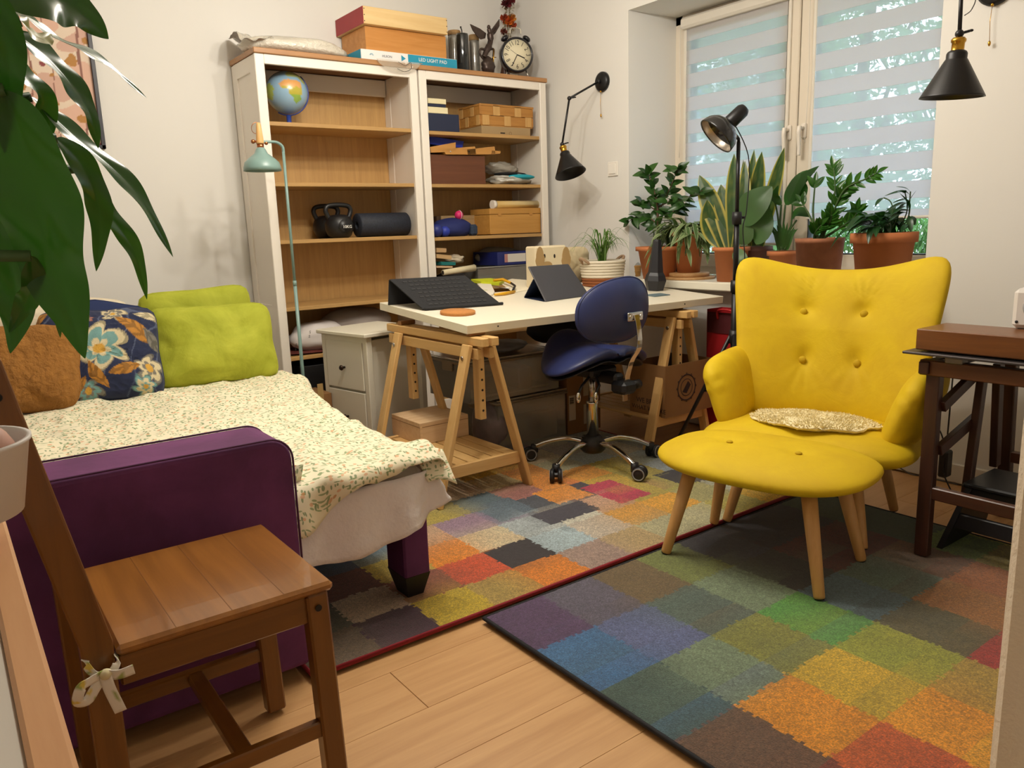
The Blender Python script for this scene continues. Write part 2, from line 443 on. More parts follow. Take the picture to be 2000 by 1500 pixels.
# window: fixed frame, two sashes with glass, handles
PVC = mat('window_pvc', '#ded2c0', .35)
wy0, wy1 = R0-.02, R1+.02; wm = -1.845; wt = OPT
b = B()
for (y0, y1, z0, z1) in ((wy0, wy0-.055, SZ, wt), (wy1+.055, wy1, SZ, wt), (wy0, wy1, wt-.05, wt), (wy0, wy1, SZ, SZ+.05)):
    b.box((XF+.035, (y0+y1)/2, (z0+z1)/2), (.07, abs(y0-y1), z1-z0), .004)
win = struct('window_1', b, PVC)
GL = film('window_glass', '#99aabb', 0.0, .02, .05)
def sash(y0, y1):
    z0, z1 = SZ+.045, wt-.045; b = B(); t = .075
    for (a0, a1, c0, c1) in ((y0, y0-t, z0, z1), (y1+t, y1, z0, z1), (y0-t, y1+t, z0, z0+t), (y0-t, y1+t, z1-t, z1)):
        b.box((XF+.02, (a0+a1)/2, (c0+c1)/2), (.055, abs(a0-a1), c1-c0), .005)
    s = struct('window_sash', b, PVC, win)
    g = B(); g.box((XF+.025, (y0+y1)/2, (z0+z1)/2), (.006, y0-y1-2*t+.01, z1-z0-2*t+.01)); struct('pane', g, GL, s)
    g = B(); 
    for (a0, a1, c0, c1) in ((y0-t, y0-t-.006, z0+t, z1-t), (y1+t+.006, y1+t, z0+t, z1-t), (y0-t, y1+t, z0+t, z0+t+.006)):
        g.box((XF+.0235, (a0+a1)/2, (c0+c1)/2), (.050, abs(a0-a1), c1-c0))
    struct('gasket', g, mat('grey_gasket', '#3a3c3c', .7), s)
    return s
s1 = sash(wy0-.04, wm+.003); s2 = sash(wm-.003, wy1+.04)
for s, y in ((s1, wm+.043), (s2, wm-.043)):
    b = B(); zc = px(1555, 258, XF).z
    b.box((XF-.012, y, zc), (.016, .03, .075), .006); b.tube([(XF-.02, y, zc+.012), (XF-.052, y, zc+.012)], .009, 10)
    b.tube(smooth_path([(XF-.05, y, zc+.02), (XF-.056, y, zc-.01), (XF-.05, y, zc-.07), (XF-.05, y, zc-.12)]), [.011]*7+[.010]*6+[.009]*6, 10)
    struct('handle', b, mat('handle_white', '#e6ddd0', .3), s, label='white lever handle')

# day-night blinds: opaque and sheer bands
def band_mats():
    m, nt, bs = newmat('blind_band'); bs.inputs['Base Color'].default_value = (*lin('#e6dfd6'), 1); bs.inputs['Roughness'].default_value = .9
    t = nd(nt, 'ShaderNodeBsdfTranslucent'); t.inputs[0].default_value = (*lin('#e2e4ec'), 1); x = nd(nt, 'ShaderNodeMixShader'); x.inputs[0].default_value = .62
    nt.links.new(bs.outputs[0], x.inputs[1]); nt.links.new(t.outputs[0], x.inputs[2]); nt.links.new(x.outputs[0], nt.nodes['Material Output'].inputs[0])
    f, nt, bs = newmat('blind_sheer'); nt.nodes.remove(bs)
    t = nd(nt, 'ShaderNodeBsdfTransparent'); l = nd(nt, 'ShaderNodeBsdfTranslucent'); l.inputs[0].default_value = (*lin('#e4ecf2'), 1); d = nd(nt, 'ShaderNodeBsdfDiffuse'); d.inputs[0].default_value = (*lin('#d8dcdc'), 1)
    a = nd(nt, 'ShaderNodeMixShader'); a.inputs[0].default_value = .35; nt.links.new(l.outputs[0], a.inputs[1]); nt.links.new(d.outputs[0], a.inputs[2])
    c = nd(nt, 'ShaderNodeMixShader'); c.inputs[0].default_value = .42; nt.links.new(t.outputs[0], c.inputs[1]); nt.links.new(a.outputs[0], c.inputs[2]); nt.links.new(c.outputs[0], nt.nodes['Material Output'].inputs[0])
    return m, f
MOP, MSH = band_mats()
def blind(y0, y1, zb, phase, label):
    """y0>y1; phase = z of the bottom edge of one opaque band"""
    t = thing('roller_blind', label, 'blind', (XF-.02, (y0+y1)/2, zb), 0, 'day and night blinds at the window')
    pitch, op = .1255, .077; ztop = wt-.075
    b = B(); b.box((XF-.03, (y0+y1)/2, wt-.055), (.05, y0-y1+.05, .06), .012); obj('cassette', b, mat('blind_plastic', '#e0d8ca', .4), t, True)
    for yy in (y0+.012, y1-.012):
        b = B(); b.box((XF-.012, yy, (zb+ztop)/2), (.016, .018, ztop-zb), .003); obj('guide_rail', b, MATS['blind_plastic'], t, True)
    z = phase
    while z > zb: z -= pitch
    meo = mems = None
    while z < ztop:
        for (z0, z1, nm, m) in ((z, z+op, 'opaque_band', MOP), (z+op, z+pitch, 'sheer_band', MSH)):
            z0, z1 = max(z0, zb), min(z1, ztop)
            if z1-z0 > .004:
                b = B(); b.box((XF-.019, (y0+y1)/2, (z0+z1)/2), (.0012, y0-y1, z1-z0-.0004)); obj(nm, b, m, t, True)
        z += pitch
    b = B(); b.box((XF-.017, (y0+y1)/2, zb-.006), (.012, y0-y1, .014), .004); obj('bottom_bar', b, MATS['blind_plastic'], t, True)
    b = B(); cy = y0+.022; ch = [(XF-.045, cy, wt-.06)]+[(XF-.045, cy+.004*sin(k), wt-.06-k*.09) for k in range(1, 9)]
    b.tube(ch, .0018, 5); obj('pull_cord', b, MATS['blind_plastic'], t, True)
    return t
blind(px(1340, 200, XF-.019).y, px(1533, 200, XF-.019).y, .965, px(1347, 98.3, XF-.019).z-.077, 'striped day and night blind on the left sash beside the reveal')
blind(px(1590, 200, XF-.019).y, wy1+.06, px(1700, 424, XF-.019).z, px(1600, 31.4, XF-.019).z-.0, 'striped day and night blind on the right sash with the handle beside it')

# ------------------------------------------------------------------ outdoors
b = B(); b.box((15.5, 0, -1.6), (30, 60, .2)); o = struct('ground', b, mat('lawn', '#5f8f4a', .95, var=.4, vscale=3)); 
b = B(); zb = px(1345, 105, 1.6).z; b.box((1.05, -.5, zb+.1), (1.1, 6, .2)); struct('trim_2', b, mat('balcony_grey', '#8d8d88', .9), label='grey balcony slab above the window outside')
def facade():
    p = px(1396, 300, 9.0); t = thing('apartment_building', 'pale apartment block with rows of windows seen through the left blind', 'building', (9.0, p.y+3.5, -1.5))
    b = B(); b.box((11, p.y+3.5, 4), (4, 7, 11)); obj('facade', b, mat('pale_render', '#cfd6da', .9), t, True)
    for r in range(4):
        for c in range(5):
            zc = -.1+r*1.75; yc = p.y+.45+c*1.25
            b = B(); 
            for (dy, dz, sy, sz) in ((-.42, 0, .06, 1.1), (.42, 0, .06, 1.1), (0, .55, .9, .06), (0, -.55, .9, .06), (0, 0, .05, 1.1)): b.box((8.98, yc+dy, zc+dz), (.08, sy, sz))
            f = obj('window', b, mat('far_white', '#f2f4f4', .6), t, True)
            b = B(); b.box((8.985, yc, zc), (.02, .8, 1.05)); obj('pane', b, mat('far_glass', '#5f7f98', .15), f, True)
    return t
facade()
def tree(x, y, h, r, n, col, label, seed, ls=.05, gap=-.42):
    rnd = random.Random(seed); t = thing('leafy_tree', label, 'tree', (x, y, -1.5))
    b = B(); b.tube(smooth_path([(x, y, -1.5), (x+.06, y-.05, 0), (x-.04, y+.08, h*.45), (x, y, h*.8)]), .09, 8)
    for k in range(6):
        a = k*1.05; b.tube([(x, y, h*.25+k*.12), (x+cos(a)*r*.5, y+sin(a)*r*.5, h*.5+k*.16), (x+cos(a)*r*.8, y+sin(a)*r*.8, h*.62+k*.2)], [.04, .025, .01], 6)
    obj('trunk', b, mat('bark', '#5a4a3c', .95), t, True)
    b = B(); vs_ = []; fs = []
    for i in range(n):
        while 1:
            p = V((rnd.uniform(-1, 1), rnd.uniform(-1, 1), rnd.uniform(-1, 1)))
            if .25 < p.length < 1: break
        p = V((x+p.x*r, y+p.y*r, h*.55+p.z*h*.5))
        if NZ.noise(p*1.3+V((seed, 0, 0))) < gap: continue
        u = V((rnd.gauss(0, 1), rnd.gauss(0, 1), rnd.gauss(0, 1))).normalized(); v = u.orthogonal().normalized(); s = ls*rnd.uniform(.6, 1.3)
        k = len(vs_); vs_ += [p-u*s, p+v*s*.5, p+u*s, p-v*s*.5]; fs.append((k, k+1, k+2, k+3))
    b.add(vs_, fs)
    o = obj('foliage', b, leafmat('tree_leaves_'+str(seed), col, '#9fc07a', .5, trans=.4), t, True); o['kind'] = 'stuff'
yl = lambda u, X: px(u, 250, X).y
tree(6.0, yl(1500, 6.0), 4.2, 1.05, 15000, '#44704c', 'green tree behind the middle of the window, beside the pale building', 1, .055)
tree(8.9, yl(1690, 8.9), 5.6, 1.65, 12000, '#40684e', 'dense green tree filling the right blind of the window', 2, .075, -.06)
tree(12.6, yl(1850, 12.6), 6.8, 2.0, 6000, '#486a50', 'thin-leaved tree with sky showing through at the right end of the window', 3, .09, .06)
def hedge():
    rnd = random.Random(5); vs_ = []; fs = []
    y0 = px(1470, 470, 5.0).y+.6; y1 = px(1830, 470, 5.0).y-.8
    for i in range(15000):
        p = V((rnd.uniform(4.6, 5.6), rnd.uniform(y1, y0), -1.5+rnd.random()**.6*2.55)); u = V((rnd.gauss(0, .5), rnd.gauss(0, .5), 1)).normalized(); v = u.orthogonal().normalized(); s = rnd.uniform(.04, .1)
        k = len(vs_); vs_ += [p-u*s, p+v*s*.3, p+u*s, p-v*s*.3]; fs.append((k, k+1, k+2, k+3))
    b = B(); b.add(vs_, fs)
    o = obj('hedge', b, leafmat('hedge_leaves', '#4c7448', '#8fae6a', .5, trans=.3)); tag(o, 'bright green bushes and tall grass outside below the blinds', 'hedge', kind='stuff')
hedge()
# ------------------------------------------------------------------ rugs
def hexl(s): return lin(s)
def rug(name, x0, y0, cw, chh, rows, over, border, label, seed, x1, y1, z=.012):
    """rows[r][c] printed colours, r counted away from the front edge"""
    NXc = int((x1-x0)/.0085); NYc = int((y1-y0)/.0085); rnd = random.Random(seed)
    b = B(); b.grid(lambda u, v: (x0+(x1-x0)*u, y0+(y1-y0)*v, z+.0007*rnd.uniform(-1, 1)), NXc, NYc)
    R = len(rows); K = max(len(r) for r in rows); col = []
    def cell(x, y):
        for (a0, a1, c0, c1, h) in over:
            if a0 <= x < a1 and c0 <= y < c1: return h
        c = min(max(int((x-x0)/cw), 0), K-1); r = min(max(int((y-y0)/chh if chh > 0 else (y1-y)/-chh), 0), R-1)
        rw = rows[r]; return rw[c % len(rw)]
    for j in range(NYc):
        for i in range(NXc):
            x = x0+(x1-x0)*(i+.5)/NXc; y = y0+(y1-y0)*(j+.5)/NYc
            jx, jy = rnd.gauss(0, .0028), rnd.gauss(0, .0028)
            h = lin(cell(x+jx, y+jy)); ci, ri = int((x-x0)/cw), int((y-y0)/abs(chh)); fx, fy = (x-x0)/cw-ci, (y-y0)/abs(chh)-ri
            hs = (ci*7+ri*13+seed*3+ci*ri) % 5; dx_, dy_ = ((1, 0), (-1, 0), (0, 1), (0, -1), (0, 0))[hs]; al = fx if dx_ > 0 else 1-fx if dx_ < 0 else fy if dy_ > 0 else 1-fy if dy_ < 0 else 0
            h2 = lin(cell(x+dx_*cw, y+dy_*abs(chh))); k = .34*ss(.35, 1.2, al)+.08*ss(-.2, .5, nz(x*9, y*9, seed)); g = 1+.14*nz(x*7, y*9, seed+4)+.16*rnd.uniform(-1, 1)
            col.append(tuple(max(0, min(1, (a*(1-k)+c*k)*g)) for a, c in zip(h, h2)))
    n0 = len(b.f)
    b.add([(x0, y0, z), (x1, y0, z), (x1, y1, z), (x0, y1, z), (x0, y0, .0), (x1, y0, .0), (x1, y1, .0), (x0, y1, .0)], [(0, 4, 5, 1), (1, 5, 6, 2), (2, 6, 7, 3), (3, 7, 4, 0), (4, 7, 6, 5)])
    col += [(.05, .04, .04)]*5
    o = obj(name, b, painted('rug_pile', .95, .42, 230, .25, .9, 380, .006), None, fcol=col); tag(o, label, 'rug')
    b = B(); e = .004; b.tube([(x0-e, y0-e, z*.62), (x1+e, y0-e, z*.62), (x1+e, y1+e, z*.62), (x0-e, y1+e, z*.62)], .0075, 6, closed=True)
    obj('bound_edge', b, mat('rug_edge_'+border, border, .8), o)
    return o
r1 = [['#6a5842', '#412032', '#bfa326', '#ab9048', '#e0831e', '#a58c80', '#b9a070', '#b5b088', '#bdb890', '#b9ab4a', '#d8ad24', '#c8b040'],
      ['#565442', '#bfa88c', '#8a4a36', '#cf5229', '#2d262b', '#a9bcc2', '#c4b9a8', '#d39a3e', '#e0a42c', '#a9a268', '#b7b79c', '#c7b434'],
      ['#3a3430', '#6b3a30', '#c9b04a', '#e0861c', '#cfc09c', '#a8b2b4', '#cfccba', '#c49c80', '#b8a343', '#aaa552', '#2a272f', '#d8a228'],
      ['#2d3a44', '#35506a', '#5f7684', '#c09c7c', '#94788c', '#7d6d84', '#454a54', '#3d3a44', '#c8a432', '#b7a545', '#b0bcc0', '#c6b23c'],
      ['#22303a', '#2a3f50', '#51707c', '#a2903c', '#a8953a', '#566b74', '#a2665e', '#e08c26', '#e39a24', '#c8b440', '#b5c0bc', '#c9c4ac'],
      ['#1d2128', '#33302e', '#7d6a30', '#b6a232', '#9d8f3c', '#b79c7a', '#c9b27a', '#dd8f28', '#bcb68c', '#b4c0bc', '#c5bfa6', '#98a19a'],
      ['#282226', '#3d3548', '#403c58', '#8d8432', '#c6b544', '#cfc39c', '#d8ab22', '#dca424', '#c9bb9a', '#a89e92', '#c9c9b8', '#8a8c84'],
      ['#38262a', '#5a2a30', '#3c4152', '#6a6a44', '#8e8a4a', '#b03a2a', '#d2761f', '#d4a024', '#8b6f84', '#b7b29a', '#98a0a0', '#a8a48a'],
      ['#3a2a2a', '#5c3a30', '#4a4438', '#8a3a30', '#94302a', '#94302a', '#6a4a70', '#a04030', '#8c3a40', '#b09a70', '#7c8480', '#94806a']]
rug('rug', -2.575, -2.545, .1855, .168, r1, [(-1.15, -.98, -2.18, -1.93, '#bf3350'), (-1.50, -1.25, -2.17, -2.02, '#3d3a46'), (-1.62, -1.44, -2.02, -1.82, '#576a78'), (-.80, -.62, -2.20, -2.02, '#2a272f'), (-1.34, -1.16, -2.03, -1.85, '#e28f22')],
    '#8e1c28', 'bright multicoloured patchwork rug with a red edge under the desk and bed', 3, -.45, -1.02)
r2 = [['#573f62', '#5f5a6a', '#6f5c3c', '#76803f', '#3a3a46', '#3f2a2a', '#3a3f34', '#4a5a34', '#3a5a34'],
      ['#41709f', '#5f6a94', '#54685f', '#77896a', '#37342e', '#5a2a1e', '#5a2a20', '#4a5a30', '#5a7a30'],
      ['#455d55', '#788b6e', '#87883a', '#579a40', '#577078', '#5a7060', '#6a4a2c', '#647a34', '#97922c'],
      ['#6b4c38', '#dc9020', '#d0ab2e', '#9a9c35', '#5e5636', '#9a642c', '#9a5a2a', '#8a7a34', '#b8a030'],
      ['#7a3828', '#c8602a', '#df9424', '#ab8e3c', '#a0322a', '#8a5a2c', '#a0622a', '#7a6a34', '#6a8a34'],
      ['#5a3040', '#a03a2a', '#c8602a', '#d09030', '#a08a40', '#8a3a2a', '#6a6a3a', '#c09030', '#7a7a34'],
      ['#4a4a5a', '#5a5a70', '#8a6a40', '#b08a40', '#5a7a60', '#4a6a70', '#a07a30', '#7a5a40', '#5a5a40']]
rug('rug', -2.080, -4.15, .1985, -.234, r2, [(-1.08, -.70, -2.82, -2.575, '#2c2a32'), (-.70, -.45, -3.1, -2.575, '#3c4a34')], '#15161c', 'darker patchwork rug with a black edge under the yellow footstool', 11, -.48, -2.585)

# ------------------------------------------------------------------ bookcases
ZS_L = [1.645, 1.352, 1.066, .722, .462]
ZS_R = [1.640, 1.350, 1.050, .745, .462]
def bookcase(x0, zs, label):
    t = thing('bookcase', label, 'bookcase', (x0+.45, -.19, 0), 0, 'white bookcases along the wall'); yf, yb = -.37, -.012; xc = x0+.45
    def part(n, m, *bx):
        b = B()
        for c, d, h in bx: b.box(c, d, h)
        return obj(n, b, m, t, True)
    part('top_board', OAKT, ((xc, -.194, 1.967), (.905, .372, .025), .003))
    for sx in (-1, 1):
        xe = xc+sx*.447
        part('side_panel', WHITE, ((xe-sx*.014, -.19, 1.0), (.012, .30, 1.90), 0), ((xe-sx*.011, yf+.05, .975), (.022, .07, 1.95), .002), ((xe-sx*.011, yb-.04, .975), (.022, .07, 1.95), .002),
             ((xe-sx*.011, -.19, 1.915), (.0215, .30, .075), .002), ((xe-sx*.011, -.19, .70), (.0215, .30, .075), .002), ((xe-sx*.011, -.19, .10), (.0215, .30, .075), .002))
        part('stile', WHITE, ((xe-sx*.023, yf+.011, .977), (.047, .022, 1.955), .003))
    part('rail', WHITE, ((xc, yf+.012, 1.932), (.80, .022, .046), .002)); part('rail', WHITE, ((xc, -.04, 1.90), (.84, .018, .09), .002)); part('rail', WHITE, ((xc, yf+.014, .05), (.80, .022, .09), .002))
    part('back_panel', OAKV, ((xc, -.014, 1.0), (.85, .006, 1.9), 0))
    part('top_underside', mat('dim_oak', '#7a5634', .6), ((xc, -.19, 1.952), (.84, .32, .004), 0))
    for z in zs: part('shelf', OAK, ((xc, -.187, z-.010), (.846, .322, .020), .002))
    part('shelf', OAK, ((xc, -.187, .09), (.846, .322, .02), .002))
    return t
BX = -1.806
bookcase(BX, ZS_L, 'tall white bookcase with oak shelves, nearly empty, next to the bed')
bookcase(BX+.906, ZS_R, 'tall white bookcase with crowded oak shelves in the room corner')

# ------------------------------------------------------------------ desk: tilted top on two trestles
WT = mat('desk_white', '#ece4cf', .33); EDGE = mat('desk_edge', '#d9cdb4', .4)
A0, A1 = pz(912, 636.2, .722), pz(1412.7, 578.5, .722); A2 = pz(732, 591.8, .768)
dk = thing('desk', 'white topped desk on two pale wooden trestles in front of the bookcases', 'desk', ((A0.x+A1.x)/2, A0.y+.37, 0))
ex = (A1-A0); ey = (A2-A0); ey -= ex*(ey.dot(ex)/ex.length_squared); en = ex.cross(ey).normalized()
DM = frame((A0+A1)/2+ey/2, ex, ey)           # desk surface frame: x along, y away, z up
DX, DY = ex.length/2, ey.length/2
def dpt(u, v):
    """point where the picture ray meets the desk surface, in desk coordinates"""
    d = ray(u, v); o = DM.translation; n = DM.to_3x3().col[2]; p = CAM+d*((o-CAM).dot(n)/d.dot(n)); return DM.inverted() @ p
b = B(); b.M = DM; b.box((0, 0, -.017), (DX*2, DY*2, .034), .0012); o = obj('desk_top', b, WT, dk, True)
b = B(); b.M = DM; b.box((0, -DY-.0004, -.017), (DX*2-.004, .0012, .031)); obj('edge_band', b, EDGE, o, True)
for u, v in ((996, 635), (1356, 590)):
    b = B(); b.M = DM; p = dpt(u, v); b.tube([(p.x, -DY-.0022, -.016), (p.x, -DY+.002, -.016)], .0035, 8); obj('screw_hole', b, mat('dark_hole', '#2a2016', .9), o, True)
def trestle(xc, yf, yb, hz, dx):
    """xc centre of its beam, legs splay +-dx at the floor; front pair near yf, back pair near yb"""
    yl0, yl1 = yf+.06, yb-.13
    for y0, nm in ((yl0, 0), (yl1, 1)):
        for sx in (-1, 1):
            a = (xc+sx*.052, y0, hz+.005); c = (xc+sx*dx, y0, .012)
            b = B(); b.bar(a, c, .052, .021, (0, 1, 0), .003); lg = obj('leg', b, PINE, dk, True)
            b = B(); zz = hz-.045; k = (hz+.005-zz)/(hz-.007); X = xc+sx*(.052+(dx-.052)*k); b.tube([(X+sx*.012, y0, zz), (X+sx*.017, y0, zz-.001)], .009, 12); obj('bolt', b, CHROME, lg, True)
    for sx in (-1, 1):     # upper rails the legs are bolted to
        b = B(); b.box((xc+sx*.030, (yf+yb)/2, hz-.03), (.021, yb-yf-.02, .044), .003); obj('rail', b, PINEY, dk, True)
        b = B(); b.box((xc+sx*.024, (yf+yb)/2-.01, hz+.018), (.034, yb-yf+.03, .034), .003); obj('beam', b, PINEY, dk, True)
    for y0 in (yf+.045, yb-.16):
        b = B(); b.box((xc+.006, y0+.03, hz-.14), (.030, .042, .33), .002); s = obj('height_post', b, PINE, dk, True)
        for k in range(5):
            for sg in ((0, -1), (-1, 0)):
                h = B(); zz = hz-.10-k*.042; c0 = V((xc+.006, y0+.03, zz))
                d = V((sg[0]*.0155, sg[1]*.0215, 0)); h.tube([c0+d*.9, c0+d*1.03], .005, 8)
                if sg[1]: obj('peg_hole', h, MATS['dark_hole'], s, True)
    zs = .145; k = (hz-zs)/(hz); w_ = .052+(dx-.052)*k
    for y0 in (yl0, yl1):
        b = B(); b.box((xc, y0-.0+(.020 if y0 == yl1 else -.001), zs), (w_*2-.01, .020, .052), .003); obj('shelf_rail', b, PINEX, dk, True)
    n = 6
    for i in range(n):
        x = xc-w_+.035+(2*w_-.07)*i/(n-1); b = B(); b.box((x, (yl0+yl1)/2+.010, zs+.014), (.052, yl1-yl0-.016, .012), .002); obj('shelf_slat', b, PINEY, dk, True)
    for y0 in (yl0+.0, yl1):
        b = B(); b.box((xc+.002, y0+.02, hz+.045), (.075, .03, .018), .002); obj('spacer', b, wood('dark_pine', '#8a5a2c', '#9a6a38', 'x'), dk, True)
trestle(-1.50, -1.80, -1.05, .640, .225)
trestle(-.33, -1.80, -1.05, .640, .215)

# ------------------------------------------------------------------ drawer cabinet beside the trestle
ca = rad(11); c0 = pz(713, 652, .622)
cb = thing('drawer_cabinet', 'small white drawer cabinet with dark knobs between bed and trestle', 'cabinet', (c0.x, c0.y, 0), ca)
# local frame: corner nearest the camera at origin, drawer face towards -x, side face towards -y
W_, D_, H_ = .372, .36, .622
b = B(); b.box((D_/2-.004, W_/2-.004, H_-.010), (D_+.03, W_+.03, .020), .004); obj('top', b, CAB, cb)
b = B(); b.box((D_/2+.01, W_/2+.012, H_/2-.02), (D_-.02, W_-.03, H_-.04), .002)
for (x, y) in ((.018, .018), (.018, W_-.018), (D_-.012, .018), (D_-.012, W_-.018)): b.box((x+.004, y+.002, H_/2-.01), (.034, .034, H_-.02), .003)
for z in (H_-.035, .03): b.box((.016, W_/2, z), (.02, W_-.06, .030), .002)
obj('carcass', b, CAB, cb)
for k, (z1, z0) in enumerate(((.574, .338), (.326, .09))):
    b = B(); b.box((.0115, W_/2+.001, (z0+z1)/2), (.02, W_-.078, z1-z0), .002); d = obj('drawer', b, CAB, cb)
    b = B(); b.lathe([(.0, 0), (.006, 0), (.005, .012), (.012, .016), (.014, .022), (.010, .028), (0, .029)], 14, (0, 0, 0), Matrix.Translation((.002, W_/2, (z0+z1)/2-.012)) @ Matrix.Rotation(-pi/2, 4, 'Y'))
    obj('knob', b, mat('dark_bronze', '#3a2a22', .35, .7), d)

# ------------------------------------------------------------------ sofa bed
PUR = velvet('purple_velvet', '#542450', '#6b3366', .8, .8, .08, 14)
sf = thing('sofa_bed', 'purple velvet sofa bed pulled out, with a rounded arm', 'sofa', (-2.9, -1.45, 0))
def rounded_arm(y0, y1, x0, x1, h, nm):
    b = B(); r = .055; yc = (y0+y1)/2
    prof = [(x1, .03)]+[(x1-r+r*cos(a), h-r+r*sin(a)) for a in [k*pi/16 for k in range(9)]]+[(x0, h), (x0, .03)]
    b.prism([(x, y0, z) for x, z in prof], (0, y1-y0, 0)); o = obj(nm, b, PUR, sf, True)
    m = o.modifiers.new('soft', 'BEVEL'); m.width = .014; m.segments = 3; m.limit_method = 'ANGLE'; m.angle_limit = rad(50)
    for y in (y0+.002, y1-.002):
        p = B(); p.tube([(x, y, z) for x, z in prof], .0026, 6); obj('piping', p, mat('purple_piping', '#4c2248', .8), o, True)
    return o
rounded_arm(-2.525, -2.345, -3.62, -2.572, .622, 'arm'); rounded_arm(-.60, -.43, -3.62, -2.60, .48, 'arm')
b = B(); b.box((-3.53, -1.47, .44), (.18, 1.75, .80), .05); obj('backrest', b, PUR, sf, True)
b = B(); b.box((-3.02, -1.47, .225), (.90, 1.74, .30), .02); obj('base', b, PUR, sf, True)
b = B(); b.box((-2.345, -1.60, .315), (.44, 1.48, .12), .03); obj('pull_out_section', b, PUR, sf, True)
b = B(); b.box((-2.84, -1.49, .39), (1.28, 1.64, .05), .02); b.box((-2.35, -1.60, .39), (.46, 1.50, .05), .02); obj('mattress', b, mat('mattress_white', '#d8cfc4', .9), sf, True)
for (x, y) in ((-2.165, -2.30), (-2.165, -.92)):
    b = B(); b.box((x, y, .20), (.085, .115, .24), .006); lg = obj('corner_post', b, PUR, sf, True)
    b = B(); p = [(x+sx*.042, y+sy*.057) for sx, sy in ((-1, -1), (1, -1), (1, 1), (-1, 1))]; q = [(x+sx*.026, y+sy*.036) for sx, sy in ((-1, -1), (1, -1), (1, 1), (-1, 1))]
    b.add([(*a, .084) for a in p]+[(*a, .012) for a in q], [(0, 1, 5, 4), (1, 2, 6, 5), (2, 3, 7, 6), (3, 0, 4, 7), (7, 6, 5, 4), (0, 3, 2, 1)]); obj('foot', b, BLKP, lg, True)
for (x, y) in ((-2.62, -2.43), (-3.55, -2.43), (-2.66, -.52), (-3.55, -.52)):
    b = B(); b.box((x, y, .015), (.05, .05, .03), .003); obj('foot', b, BLKP, sf, True)

def cloth_tag(o): m = o.modifiers.new('thick', 'SOLIDIFY'); m.thickness = .004; m.offset = 0
# sheet: hangs below the blanket over the pulled out front
def sheet_fn(u, v):
    # u along the front-right rim, v downwards
    path = smooth_path([(-2.572, -2.372, 0), (-2.40, -2.385, 0), (-2.22, -2.390, 0), (-2.115, -2.372, 0), (-2.088, -2.31, 0), (-2.085, -2.1, 0), (-2.08, -1.6, 0), (-2.06, -1.3, 0)], 8)
    f = u*(len(path)-1); i = min(int(f), len(path)-2); p = path[i].lerp(path[i+1], f-i)
    dr = .155+.045*sin(min(u*3.3, 1)*pi)-.03*ss(.36, .42, u)
    tip = exp(-((u-.47)/.035)**2)
    out = (.012+.012*sin(u*46)+.012*sin(u*23+1)+.010*nz(u*30+v*6, v*3))*v+.045*tip*v
    d = V((-.0, -1, 0)) if u < .42 else (V((.85, -.52, 0)) if u < .52 else V((1, 0, 0)))
    return p+d*out+V((0, 0, .408-v*(dr-.02*tip)-.004*nz(u*20, v*4)))
b = B(); b.grid(sheet_fn, 110, 12); sh = obj('bed_sheet', b, mat('sheet_white', '#ebe4e4', .9, bump=.5, bscale=14, bdist=.02), None); cloth_tag(sh)
tag(sh, 'white bed sheet hanging out below the floral blanket at the bed corner', 'bed sheet')

